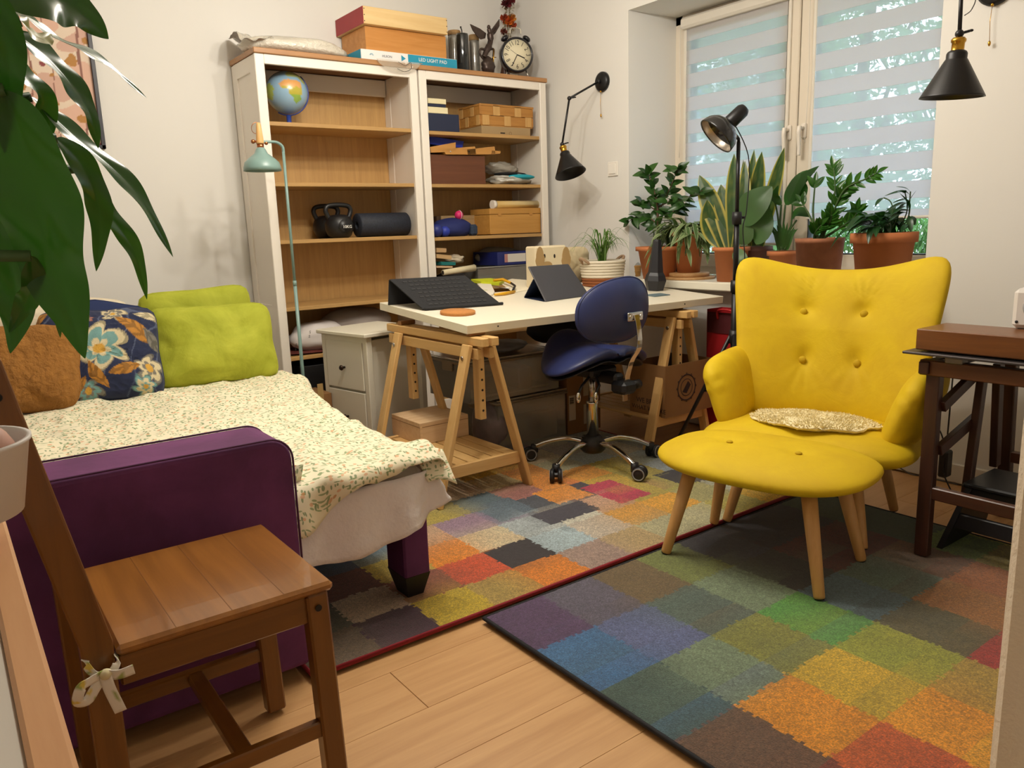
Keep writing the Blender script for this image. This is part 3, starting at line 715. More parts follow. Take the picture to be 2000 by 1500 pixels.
def blanket_mat():
    m, nt, bs = newmat('floral_cotton'); base = lin('#eee6c8'); vec = coords(nt, (.9, .9, .9))
    sp = nd(nt, 'ShaderNodeSeparateXYZ'); nt.links.new(vec, sp.inputs[0]); cb_ = nd(nt, 'ShaderNodeCombineXYZ')
    nt.links.new(sp.outputs[0], cb_.inputs[0]); ad = nd(nt, 'ShaderNodeMath', operation='ADD'); nt.links.new(sp.outputs[1], ad.inputs[0]); nt.links.new(sp.outputs[2], ad.inputs[1]); nt.links.new(ad.outputs[0], cb_.inputs[1])
    pv = cb_.outputs[0]
    wn = noise_t(nt, pv, 9, 2); vm = nd(nt, 'ShaderNodeVectorMath', operation='MULTIPLY_ADD'); nt.links.new(wn.outputs['Color'], vm.inputs[0]); vm.inputs[1].default_value = (.05, .05, 0); nt.links.new(pv, vm.inputs[2])
    c = (*base, 1); c = None; cur = base
    def leaves(cur, sc, rot, col, thr, rnd, off):
        mp = nd(nt, 'ShaderNodeMapping'); mp.inputs['Rotation'].default_value = (0, 0, rot); mp.inputs['Scale'].default_value = sc; mp.inputs['Location'].default_value = (off, off*1.7, 0); nt.links.new(vm.outputs[0], mp.inputs[0])
        vo = nd(nt, 'ShaderNodeTexVoronoi', voronoi_dimensions='2D'); vo.inputs['Scale'].default_value = 1; vo.inputs['Randomness'].default_value = rnd; nt.links.new(mp.outputs[0], vo.inputs['Vector'])
        k = ramp(nt, vo.outputs['Distance'], [(thr*.62, (.85, .85, .85)), (thr*.8, (0, 0, 0))])
        sx = nd(nt, 'ShaderNodeSeparateColor'); nt.links.new(vo.outputs['Color'], sx.inputs[0]); gt = ramp(nt, sx.outputs[0], [(.28, (0, 0, 0)), (.30, (1, 1, 1))])
        return mixc(nt, mixc(nt, 1, k, gt, 'MULTIPLY'), cur, lin(col))
    cur = leaves(cur, (14, 70, 1), .9, '#8a9e6c', .19, .9, 0.3)
    cur = leaves(cur, (60, 26, 1), .4, '#7d9266', .24, 1, 3.1)
    cur = leaves(cur, (26, 62, 1), -.5, '#95a874', .22, 1, 7.7)
    cur = leaves(cur, (64, 30, 1), -1.1, '#829868', .22, 1, 5.2)
    cur = leaves(cur, (30, 32, 1), .0, '#e2b288', .21, 1, 1.9)
    cur = leaves(cur, (17, 18, 1), .3, '#cf955c', .10, 1, 9.4)
    nt.links.new(cur, bs.inputs['Base Color']); bs.inputs['Roughness'].default_value = .9; bs.inputs['Sheen Weight'].default_value = .15
    n = noise_t(nt, vec, 900, 1); setbump(nt, bs, n.outputs[0], .08, .001)
    return m
def rim_x(y):
    k = [(-.74, -1.94), (-.98, -1.93), (-1.28, -2.02), (-1.58, -2.068), (-1.88, -2.085), (-2.45, -2.092)]
    for (a, p), (b_, q) in zip(k, k[1:]):
        if y >= b_: t = max(0, min(1, (a-y)/(a-b_))); return p+(q-p)*t
    return -2.092
def blanket_fn(u, v):
    xr = rim_x(-.74-1.66*v)                          # right rim, further out at the far end
    x = -3.44+(xr+.03+3.44)*u; yb_, yf_ = -.74, -2.335
    k = ss(-2.60, -2.545, x)                        # beyond the arm the blanket falls over the front
    L = (1.60+.006)+k*(.055+.085*(1-ss(-2.56, -2.10, x))+.03*exp(-((x+2.50)/.12)**2))
    s = L*v; z = .443+.018*(1-v)*ss(0, .3, u)
    y = yb_-s; over = s-(2.395-.74) if k > .5 else s-1.70
    n = .020*nz(x*3.1, y*2.6, 2)+.016*nz(x*7+y*2, y*6-x*3, 5)+.011*abs(nz(x*13, y*9, 8))+.010*(1-abs(nz(x*6+y*4, y*5-x*2, 12)))**6
    n += .018*exp(-((x*.35-y*.94-1.55+.10*sin(x*5))/.035)**2)*ss(-3.2, -2.9, x)
    z += n*ss(0, .05, 1-v if k < .5 else 1)
    if over > 0:
        t = min(1, over/.03); y = yb_-(2.395-.74)-.018*sin(t*pi/2); z -= max(0, over-.008); y -= .018*sin(x*34)*min(1, over/.07)
    xo = x-(xr-.005)
    if xo > 0: x = xr-.005+.022*sin(min(1, xo/.035)*pi/2); z -= xo*.9
    z += .016*exp(-((x+2.10)**2+(y+2.30)**2)/.012)
    return (x, y, z)
b = B(); b.grid(blanket_fn, 130, 120); bl = obj('blanket', b, blanket_mat(), None); cloth_tag(bl)
tag(bl, 'cream cotton blanket printed with small orange flowers spread over the bed', 'blanket')
# the folded over corner of the blanket by the trestle and the turned up corner beside the arm
b = B(); b.grid(lambda u, v: (-2.145+.085*u+.01*v, -2.34-.055*v-.02*u, .452+.012*sin(u*pi)-.075*v-.02*u*v), 10, 8); o = obj('turned_corner', b, MATS.setdefault('floral', bl.data.materials[0]), bl); cloth_tag(o)
b = B(); b.add([(-2.552, -2.35, .44), (-2.49, -2.37, .50), (-2.50, -2.36, .445), (-2.56, -2.345, .50)], [(0, 1, 2), (0, 3, 1)], True); o = obj('turned_corner', b, MATS['floral'], bl); cloth_tag(o)

# ------------------------------------------------------------------ pillows
def pillow_mesh(w_, h_, t_, n=7, seed=0, rings=16, segs=72, uvs=None):
    b = B()
    def P(u, v):
        pin = 1-.055*(1-abs(v))**1.0*abs(u)**4-0; pin2 = 1-.055*(1-abs(u))*abs(v)**4
        return (u*w_/2*pin, v*h_/2*pin2, .012*nz(u*2+seed, v*2))
    b.lens(P, t_/2, n, rings, segs, 2.6, dimple=lambda u, v, s: .008*nz(u*3.2+seed, v*3.2, s*3)+.005*abs(nz(u*7+seed, v*7, s)), uvs=uvs)
    return b
def pillow(name, label, mt, cen, xd, yd, size, seed, group=None, paint=None, n=7):
    uvs = [] if paint else None
    b = pillow_mesh(*size, n, seed, 80 if paint else 16, 340 if paint else 72, uvs)
    fr = frame(cen, xd, yd); t = thing(name, label, 'pillow', cen, 0, group); b.M = None; b.v = [fr @ p for p in b.v]
    pc = [paint(u*size[0]/2, v*size[1]/2, s) for u, v, s in uvs] if paint else None
    obj('cover', b, mt, t, True, pcol=pc); 
    s = B(); pts = []
    for k in range(60):
        a = 2*pi*k/60; c, q = cos(a), sin(a); ro = 1/((abs(c)**n+abs(q)**n)**(1/n)); u, v = ro*c, ro*q
        pts.append(fr @ V((u*size[0]/2*(1-.055*(1-abs(v))*abs(u)**4), v*size[1]/2*(1-.055*(1-abs(u))*abs(v)**4), .012*nz(u*2+seed, v*2))))
    s.tube(pts, .0035, 5, closed=True); obj('seam', s, mt if not paint else mat('navy_seam', '#1c2748', .8), t, True)
    return t
LIME = velvet('lime_velvet', '#939a1a', '#b4b838', .8, .7, .22, 16)
UPV = V((0, .40, .92)); XV = V((1, 0, 0))
g0 = py(420, 668, -.70)
pillow('pillow', 'lime green velvet pillow in front, nearest the bookcase', LIME, (g0.x-.012, -.735, g0.z-.004), V((1, -.10, -.02)), V((.02, .36, .93)), (.53, .365, .17), 3, 'pillows along the bed head')
pillow('pillow', 'lime green velvet pillow half hidden behind the other green one', LIME, (g0.x-.01, -.53, g0.z+.055), V((1, -.02, .035)), V((0, .15, .98)), (.50, .36, .13), 8, 'pillows along the bed head')
def flower_paint():
    rnd = random.Random(21); els = []
    NV, CR, OC, TE, PK, GR = lin('#1a2446'), lin('#cdbf9a'), lin('#b27a2c'), lin('#6f9a98'), lin('#a86a5a'), lin('#77736a')
    for (fx, fy, R, np_, c1, c2) in ((.0, .01, .105, 6, CR, TE), (.17, -.09, .07, 5, GR, CR), (-.19, .05, .07, 7, CR, OC), (.06, .16, .055, 5, CR, GR), (.14, -.16, .05, 6, TE, CR), (-.06, -.17, .06, 6, GR, TE), (-.13, -.1, .035, 8, PK, CR), (-.05, .13, .035, 8, PK, GR)):
        els.append(('f', fx, fy, R, np_, c1, c2, rnd.random()*6))
    for (lx, ly, L, a, c) in ((.13, .08, .085, -.7, OC), (-.02, -.1, .07, -1.0, OC), (.08, -.09, .06, .1, OC), (-.09, -.14, .05, 1.2, OC), (-.2, -.06, .07, 1.5, CR), (.2, .03, .06, 2.2, GR), (-.1, .09, .07, .4, GR), (.19, .14, .06, -.3, CR), (-.21, .15, .05, .6, OC), (-.21, -.16, .06, .2, TE)):
        els.append(('l', lx, ly, L, a, c))
    def paint(x, y, s):
        col = NV
        st = abs(nz(x*9, y*9, 4)); 
        if st < .03: col = lin('#4a5470')
        for e in els:
            if e[0] == 'l':
                dx, dy = x-e[1], y-e[2]; c, q = cos(e[4]), sin(e[4]); a, b_ = dx*c+dy*q, -dx*q+dy*c
                wdt = e[3]*.36*max(0, 1-(a/e[3])**2)
                if abs(a) < e[3] and abs(b_) < wdt: col = tuple(k*(.55 if abs(b_) < .004 or (int((a+abs(b_))*90) % 3 == 0) else 1) for k in e[5])
            else:
                dx, dy = x-e[1], y-e[2]; r = sqrt(dx*dx+dy*dy); an = atan2(dy, dx)+e[7]
                rp = e[3]*(.55+.45*abs(cos(an*e[4]/2+2.2*r/e[3])))
                if r < rp:
                    k = r/rp; col = e[6] if .38 < k < .72 else e[5]
                    if k > .9: col = tuple(q*.5 for q in col)
                    if r < e[3]*.2: col = lin('#c99a3c')
        return col
    return paint
FLM = painted('navy_floral_cotton', .85, .1, 300, .1, .2, 40, .004)
f0 = py(212, 690, -.72)
pillow('pillow', 'navy pillow printed with large cream and ochre flowers, between brown and green', FLM, (f0.x-.035, -.77, f0.z+.004), V((1, -.12, -.03)), V((.03, .42, .9)), (.45, .40, .15), 5, 'pillows along the bed head', flower_paint())
f1 = py(250, 625, -.52); NAVY = mat('navy_cotton', '#1d2c58', .85, var=.1, bump=.2, bscale=30)
pillow('pillow', 'plain navy pillow with a pointed corner showing behind the floral pillow', NAVY, (f1.x+.0, -.54, f1.z-.125), V((1, -.02, -.22)), V((.22, .2, .95)), (.45, .40, .12), 12, 'pillows along the bed head')
BRN = mat('brown_fur', '#94642a', .95, var=.35, vscale=22, bump=.9, bscale=45, bdist=.02, sheen=.6)
b0 = py(62, 722, -.82)
pillow('pillow', 'fluffy golden brown pillow at the left beside the navy floral one', BRN, (b0.x-.055, -.86, b0.z+.012), V((1, -.2, -.08)), V((.06, .45, .9)), (.44, .35, .17), 15, 'pillows along the bed head', n=4)
CRM = mat('cream_cotton', '#d9cdb4', .9, bump=.5, bscale=18, bdist=.02)
w0 = py(150, 640, -.5)
pillow('pillow', 'cream pillow against the wall behind the floral pillow, between the leaves', CRM, (w0.x-.02, -.50, w0.z-.055), V((1, .0, -.20)), V((.2, .2, .95)), (.44, .40, .13), 22, 'pillows along the bed head')
w1 = py(70, 640, -.62)
pillow('pillow', 'cream pillow above the fluffy brown one, partly behind leaves', CRM, (w1.x-.05, -.66, w1.z-.06), V((1, -.05, -.25)), V((.25, .25, .93)), (.42, .38, .14), 27, 'pillows along the bed head')
# ------------------------------------------------------------------ yellow armchair and footstool
YEL = velvet('yellow_velvet', '#cca900', '#d8b900', .75, .22, .16, 7)
YELB = velvet('yellow_button', '#b89400', '#c8a808', .8, .4, .05, 7)
LEGW = wood('beech_leg', '#b9874a', '#d3a465', 'z', .8, .45)
def round_leg(par, top, foot, r0=.024, r1=.0155):
    b = B(); top, foot = V(top), V(foot); b.tube([top, foot.lerp(top, .03), foot.lerp(top, .012)], [r0, r1+.001, r1], 16); lg = obj('leg', b, LEGW, par, True)
    b = B(); b.tube([foot.lerp(top, .013), foot], [r1*.95, r1*.9], 14); obj('glide', b, BLKP, lg, True); return lg
ac = thing('armchair', 'yellow velvet wing armchair with four buttons and wooden legs', 'armchair', (-.71, -2.727, 0), rad(-73.8))
AM = WM[ac.name]
BTN = [(-.33, .32), (.27, .32), (-.33, -.30), (.26, -.30)]
def backP(u, v):
    hw = .305+.045*(v+1)+.012*max(0, v)**2
    z = .655+(.232*v+.108*abs(u)**2.2*v if v > 0 else .345*v)
    y = .205+.155*(v+1)/2-.13*abs(u)**2.4*(1-.25*v)
    return (-.025*(v+1)/2+u*hw, y, z)
def back_dimple(u, v, sg):
    if sg < 0: return 0
    d = 0
    for k, (bu, bv) in enumerate(BTN):
        du, dv = (u-bu)*.36, (v-bv)*.285; r = sqrt(du*du+dv*dv); d += .016*exp(-(r/.03)**2)+.010*exp(-(r/.08)**2)
        if k < 2 and r < .22 and dv > 0:
            an = atan2(du, dv)
            if abs(an) < .62: d += .0058*cos(an*24)*exp(-((r-.10)/.055)**2)*ss(.62, .3, abs(an))
        elif k >= 2 and r < .2:
            an = atan2(du, -dv)
            if abs(an) < 1.1: d += .0016*cos(an*11)*exp(-((r-.07)/.05)**2)
    return d
b = B(); b.lens(backP, .055, 6, 34, 140, 5, dimple=back_dimple); obj('back', b, YEL, ac)
for bu, bv in BTN:
    p = V(backP(bu, bv)); b = B(); b.ball((p.x, p.y-.041, p.z), (.0145, .009, .0145), 16, 8); obj('button', b, YELB, ac)
def armP(sx):
    def P(u, v):
        y = .04+.215*u; f = ss(.2, -1, u); v = v*1.16-.12
        x = sx*(.335+.030*v-.02*f+.018*f*v-.010*ss(0, 1, u)); z = .475+.115*v+.012*u*ss(-.2, 1, v)-.02*f*ss(0, -1, v)
        return (x, y, z)
    return P
for sx in (-1, 1):
    b = B(); b.lens(armP(sx), .058, 4, 20, 72, 3.2, dimple=lambda u, v, s: .004*cos(v*16)*exp(-((u+.95)/.12)**2)*exp(-((v-.35)/.35)**2)); obj('arm', b, YEL, ac)
def seatP(u, v):
    hw = .375-.045*(v+1)/2-.02*(v < -.4)*0
    return (u*hw, -.010+.270*v-.035*max(0, -v)*abs(u)**2, .318-.012*max(0, -v)**3-.010*abs(u)**3-.022*v)
b = B(); b.lens(seatP, .066, 3.6, 20, 90, 3.2); obj('seat', b, YEL, ac)
for fx, fy in ((-1.0, -2.567), (-.869, -3.016), (-.424, -2.887), (-.555, -2.438)):
    c0 = V((-.71, -2.727, .30)); f = V((fx, fy, .0)); t = V((c0.x+(fx-c0.x)*.76, c0.y+(fy-c0.y)*.76, .285)); round_leg(ac, t, (fx, fy, .0125 if fx < -.5 else .001))
ot = thing('footstool', 'yellow velvet footstool on four splayed wooden legs in front of the armchair', 'footstool', (-1.17, -2.84, 0), rad(-78.5))
def otP(u, v): return (u*(.343-.02*v*v), v*.210-.012*(1-u*u), .348-.020*v*v*(v < 0)-.004*u*u+.006*(v > 0)*v)
b = B(); b.lens(otP, .046, 3.0, 20, 100, 3.0, dimple=lambda u, v, s: (.010*exp(-(((u+.33)*.32)**2+(v*.22)**2)/.0012)+.010*exp(-(((u-.33)*.32)**2+(v*.22)**2)/.0012))*(s > 0)); obj('cushion', b, YEL, ot)
for q in (-.33, .33):
    b = B(); b.ball((q*.343, -.012, .387), (.011, .011, .005), 14, 6); obj('button', b, YELB, ot)
for fx, fy in ((-1.375, -2.615), (-1.287, -3.122), (-.953, -3.059), (-1.046, -2.548)):
    c0 = V((-1.17, -2.84, 0)); round_leg(ot, (c0.x+(fx-c0.x)*.70, c0.y+(fy-c0.y)*.74, .325), (fx, fy, .0125))
# sheepskin pad on the seat
sk0 = AM @ V((.012, -.075, .384)); sk = thing('sheepskin_pad', 'round cream sheepskin pad lying on the yellow armchair seat', 'cushion', sk0, rad(-73.8))
b = B(); b.lens(lambda u, v: (u*.212*(1+.05*sin(9*atan2(v, u)+1)), v*.165*(1+.06*sin(7*atan2(v, u))), .004-.012*v+.006*nz(u*3, v*3)), .016, 2, 22, 110, 3, dimple=lambda u, v, s: .006*nz(u*22, v*22, s)); obj('fleece', b, mat('fleece_cream', '#f4e6b8', .95, var=.06, vscale=40, bump=.4, bscale=120, bdist=.006, sheen=.5), sk)
rnd = random.Random(3); vs_ = []; fs = []
for i in range(5200):
    a = rnd.uniform(0, 2*pi); r = sqrt(rnd.random())*.99; u, v = r*cos(a), r*sin(a)
    p = V((u*.212*(1+.05*sin(9*a+1)), v*.165*(1+.06*sin(7*a)), .004-.012*v+.014*sqrt(max(0, 1-r**3))))
    d = V((u*.5+rnd.gauss(0, .5), v*.5+rnd.gauss(0, .5), .55)).normalized()*rnd.uniform(.007, .013); q = d.orthogonal().normalized()*.0028
    k = len(vs_); vs_ += [p-q, p+q, p+d]; fs.append((k, k+1, k+2))
b = B(); b.add(vs_, fs, True); o = obj('wool', b, MATS['fleece_cream'], sk); o['kind'] = 'stuff'

# ------------------------------------------------------------------ blue saddle chair
BLUE = mat('navy_leatherette', '#26305e', .42, var=.08, bump=.05, bscale=120)
tcx, tcy = -.885, -1.725
tc = thing('saddle_chair', 'dark blue saddle desk chair on a chrome base with castors', 'chair', (tcx, tcy, 0))
b = B(); b.lathe([(0, .075), (.045, .075), (.058, .09), (.056, .125), (.036, .15), (.030, .155), (0, .155)], 24); obj('hub', b, BLKP, tc)
for k in range(5):
    a = rad(122+72*k); ca_, sa_ = cos(a), sin(a); pth = smooth_path([(.035*ca_, .035*sa_, .118), (.12*ca_, .12*sa_, .128), (.21*ca_, .21*sa_, .108), (.285*ca_, .285*sa_, .075)], 6)
    b = B(); b.tube(pth, [.0125]*len(pth), 10); sp = obj('base_arm', b, CHROME, tc)
    x, y = .285*ca_, .285*sa_; tr = a+.6; c2, s2_ = cos(tr), sin(tr); cas = B()
    cas.tube([(x, y, .088), (x, y, .05)], [.017, .018], 12); cas.bar((x, y, .058), (x+.020*c2, y+.020*s2_, .036), .034, .020, (-s2_, c2, 0), .006); cs = obj('castor', cas, BLKP, tc)
    for sg in (-1, 1):
        cx, cy = x+.022*c2-s2_*.016*sg, y+.022*s2_+c2*.016*sg; wb = B()
        wb.lathe([(0, -.009), (.021, -.009), (.0305, -.006), (.031, .006), (.022, .010), (0, .010)], 22, (0, 0, 0), frame((cx, cy, .044), (c2, s2_, 0), (0, 0, 1)) @ Matrix.Scale(-sg, 4, (0, 0, 1)))
        obj('wheel', wb, BLKP, cs)
        wb = B(); wb.lathe([(.0215, .0095), (.0275, .0095), (.0275, .0115), (.0215, .0115), (.0215, .0095)], 22, (0, 0, 0), frame((cx, cy, .044), (c2, s2_, 0), (0, 0, 1)) @ Matrix.Scale(-sg, 4, (0, 0, 1)))
        obj('wheel_ring', wb, mat('grey_plastic', '#8c8a88', .5), cs)
b = B(); b.lathe([(0, .15), (.027, .15), (.027, .30), (.0285, .302), (.0285, .31), (0, .31)], 24); obj('gas_column', b, CHROME, tc)
b = B(); b.lathe([(0, .30), (.0165, .30), (.0165, .44), (0, .44)], 20); obj('gas_piston', b, mat('satin_steel', '#b4b0aa', .25, 1), tc)
b = B(); b.box((0, 0, .455), (.16, .17, .045), .012); b.box((.0, -.10, .435), (.06, .16, .05), .012); b.box((.0, -.20, .405), (.085, .09, .055), .014); b.tube([(.055, -.2, .405), (.095, -.2, .405)], [.02, .02], 10); obj('tilt_mechanism', b, BLKP, tc)
for k, (dx, dz) in enumerate(((-.17, -.02), (-.115, -.015))):
    b = B(); b.tube([(-.05, -.05-.03*k, .445), (dx+.03, -.09-.05*k, .415), (dx, -.10-.05*k, .385)], .006, 8); lv = obj('lever', b, BLKP, tc)
    b = B(); b.ball((dx-.004, -.105-.05*k, .37), (.012, .008, .024), 12, 8); obj('lever_paddle', b, CHROME, lv)
def sadP(u, v):
    x = u*(.262-.05*ss(-.2, 1, v)); y = v*.19
    z = .535-.070*u*u+.030*v*v+.05*ss(.35, 1, v)*(1-u*u)-.02*exp(-(u/.16)**2)*ss(.1, -1, v)
    return (x, y, z)
b = B(); b.lens(sadP, .034, 2.5, 20, 90, 3.0, dimple=lambda u, v, s: .014*exp(-(u/.07)**2)*ss(.3, -.7, v)); obj('seat', b, BLUE, tc)
b = B(); b.lens(lambda u, v: (sadP(u*.93, v*.93)[0], sadP(u*.93, v*.93)[1], sadP(u*.93, v*.93)[2]-.034), .008, 2.5, 8, 60, 6); obj('seat_pan', b, BLKP, tc)
yb_ = -.225
def tbP(u, v):
    k = 1+.10*u
    return (-.055+u*.205, yb_+.035*u*u+.02*v*v, .738+v*.133*k+.012*u)
b = B(); b.lens(tbP, .036, 2.35, 18, 90, 4, front=.8, back=1.0); tb = obj('backrest', b, BLUE, tc)
pp = B(); q = []
for k in range(70):
    a = 2*pi*k/70; c, s_ = cos(a), sin(a); ro = 1/((abs(c)**2.35+abs(s_)**2.35)**(1/2.35)); p = V(tbP(ro*c*.985, ro*s_*.985)); q.append(p+V((0, -.010, 0)))
pp.tube(q, .004, 6, closed=True); obj('piping', pp, BLUE, tb)
b = B(); b.box((.005, yb_-.040, .712), (.088, .007, .036), .003); b.tube([(-.025, yb_-.041, .712), (-.025, yb_-.048, .712)], .008, 10); b.tube([(.035, yb_-.041, .712), (.035, yb_-.048, .712)], .008, 10); obj('back_bracket', b, CHROME, tc)
b = B(); pts = smooth_path([(.005, yb_-.045, .720), (.005, yb_-.060, .66), (.005, yb_-.062, .585), (.002, yb_-.02, .52), (.0, yb_+.01, .42), (0, yb_+.018, .345)], 5)
for i in range(len(pts)-1): b.bar(pts[i], pts[i+1]+(pts[i+1]-pts[i])*.15, .027, .007, (1, 0, 0), .001)
obj('back_bar', b, CHROME, tc)

# ------------------------------------------------------------------ wooden dining chair in the foreground
CHW = wood('stained_pine', '#613809', '#7c4d16', 'z', .8, .32, coat=.25); CHX = wood('stained_pine_x', '#613809', '#7c4d16', 'x', .8, .32, coat=.25); CHY = wood('stained_pine_y', '#613809', '#7c4d16', 'y', .8, .32, coat=.25)
SEATW = wood('worn_seat', '#774a1c', '#a0692e', 'y', .55, .28, coat=.35, bump=.15)
dc = thing('dining_chair', 'brown stained pine dining chair in front of the purple sofa arm', 'chair', (-2.87, -2.775, 0))
xa, xb, ya, yb2 = -3.050, -2.678, -2.972, -2.585
b = B(); b.box(((xa+xb)/2, (ya+yb2)/2, .4405), (xb-xa, yb2-ya, .019), .006); st = obj('seat', b, SEATW, dc, True)
for k in range(1, 4):
    b = B(); b.box((xa+(xb-xa)*k/4, (ya+yb2)/2, .4501), (.0012, yb2-ya-.014, .0006)); obj('glue_line', b, mat('dark_joint', '#74471a', .5), st, True)
for y in (ya+.020, yb2-.020):
    b = B(); b.bar((xb-.032, y, .432), (xb-.020, y, .001), .036, .042, (0, 1, 0), .004); lg = obj('leg', b, CHW, dc, True)
    b = B(); yy = y-.0205 if y < -2.8 else y+.0205; b.tube([(xb-.033, yy-.001, .405), (xb-.033, yy+.001, .405)], .0065, 12); obj('bolt_hole', b, mat('black_hole', '#120c08', .7), lg, True)
    # back post: vertical below the seat, leaning back above it
    zt = .885; dxp = -.088; pw = .046
    prof = [(-3.099, .001), (-3.055, .001), (-3.052, .46), (-3.052+dxp, zt+.045), (-3.052+dxp-.030, zt+.055), (-3.052+dxp-.046, zt+.03), (-3.100, .46)]
    b = B(); b.prism([(x, y-.014, z) for x, z in prof], (0, .028, 0)); po = obj('back_post', b, CHW, dc, True); m = po.modifiers.new('soft', 'BEVEL'); m.width = .004; m.segments = 2
    b = B(); yy = y-.0145 if y < -2.8 else y+.0145; b.tube([(-3.152, yy-.001, zt-.01), (-3.152, yy+.001, zt-.01)], .0065, 12); obj('bolt_hole', b, MATS['black_hole'], po, True)
    b = B(); b.box(((xa+xb)/2-.014, y+(.002 if y < -2.8 else -.002), .402), (xb-xa-.032, .020, .056), .003); obj('apron', b, CHX, dc, True)
    b = B(); b.box(((xa+xb)/2-.012, y, .150), (xb-xa-.035, .020, .034), .003); obj('stretcher', b, CHX, dc, True)
for x in (xb-.030, xa+.025):
    b = B(); b.box((x, (ya+yb2)/2, .402), (.020, yb2-ya-.07, .056), .003); obj('apron', b, CHY, dc, True)
b = B(); b.box(((xa+xb)/2+.0, (ya+yb2)/2, .150), (.032, yb2-ya-.05, .022), .003); obj('stretcher', b, CHY, dc, True)
for zz, hh in ((zt-.01, .085), (zt-.165, .045)):
    k = (zz-.46)/(zt+.05-.46); xx = -3.070+dxp*k
    b = B(); b.grid(lambda u, v: (xx-.018*sin(u*pi)+dxp*.02*v, ya+.03+(yb2-ya-.06)*u, zz+hh*(v-.5)), 12, 2); s_ = obj('back_slat', b, CHY, dc, True); m = s_.modifiers.new('thick', 'SOLIDIFY'); m.thickness = .016
# ribbon bow tied round the near back post
RB = painted('ribbon_cotton', .9)
def ribbon(par, nm, pts, wd, seed):
    pts = smooth_path(pts, 5); b = B(); n = len(pts); side = []
    for i in range(n):
        t = (pts[min(i+1, n-1)]-pts[max(0, i-1)]).normalized(); s_ = t.cross(V((.3, 1, .2))).normalized(); side.append(s_)
    b.grid(lambda u, v: pts[min(int(u*(n-1)+.5), n-1)]+side[min(int(u*(n-1)+.5), n-1)]*(v-.5)*wd, n-1, 4)
    pc = [lin('#d8c25a') if nz(p.x*60, p.y*60, p.z*60+seed) > .33 else (lin('#9aa860') if nz(p.x*70, p.y*70, p.z*70-seed) > .42 else lin('#e3ddd2')) for p in b.v]
    o = obj(nm, b, RB, par, True, pcol=pc); m = o.modifiers.new('thick', 'SOLIDIFY'); m.thickness = .0014; return o
yk = ya+.002
def kp(u, v, d=0): return py(u, v, yk-.012-d)
rb = thing('ribbon', 'white ribbon with yellow print tied in a bow round the chair post', 'ribbon', kp(208, 1312))
ribbon(rb, 'wrap', [kp(166, 1285, -.03), kp(168, 1300), kp(186, 1318), kp(215, 1315), kp(228, 1295), kp(224, 1275, -.03)], .012, 1)
ribbon(rb, 'loop', [kp(200, 1318, .005), kp(178, 1330, .012), kp(158, 1345, .02), kp(152, 1372, .016), kp(170, 1370, .01), kp(186, 1345, .008), kp(202, 1322, .004)], .016, 2)
ribbon(rb, 'tail', [kp(205, 1318, .006), kp(232, 1318, .012), kp(262, 1307, .014)], .018, 3)
ribbon(rb, 'tail', [kp(205, 1320, .008), kp(215, 1348, .014), kp(236, 1390, .016)], .018, 4)
b = B(); b.ball(kp(207, 1317, .006), (.010, .008, .009), 12, 8); obj('knot', b, mat('knot_cotton', '#d9cfa8', .9), rb, True)
# ------------------------------------------------------------------ lamps
def cone_shade(par, Mx, r0, r1, h, bulb=True):
    """shade hanging along -z of Mx: socket, metal cone, bulb"""
    b = B(); b.M = Mx; b.lathe([(0, .0), (.016, 0), (.021, -.006), (.021, -.012), (.018, -.016), (.018, -.045), (.021, -.048), (0, -.05)], 20); obj('socket', b, BRASS, par, True)
    b = B(); b.M = Mx; pr = [(.019, -.036), (r0, -.04), (r0+.003, -.046), (r0+.003, -.060), (r0+.006, -.064), (r1, -.06-h), (r1+.003, -.066-h), (r1-.001, -.066-h), (r0+.003, -.066), (r0, -.05), (.019, -.042)]
    b.lathe(pr, 40); sh = obj('shade', b, BLK, par, True)
    b = B(); b.M = Mx; b.tube([(r0+.004, 0, -.053), (r0+.016, 0, -.053)], .0022, 6); b.ball((r0+.017, 0, -.053), .0035, 8, 6); obj('set_screw', b, BLK, sh, True)
    if bulb: b = B(); b.M = Mx; b.lathe([(0, -.05), (.012, -.052), (.014, -.065), (.026, -.09), (.028, -.105), (.022, -.122), (0, -.131)], 18); obj('bulb', b, film('bulb_glass', '#d8c89a', .15, .05, .2), par, True)
def joint(par, p, ax, nm='joint'):
    b = B(); p = V(p); ax = V(ax).normalized(); b.ball(p, .0125, 12, 8); b.tube([p, p+ax*.028], .004, 6); b.ball(p+ax*.032, (.007, .007, .004), 8, 6); obj(nm, b, BLK, par, True)
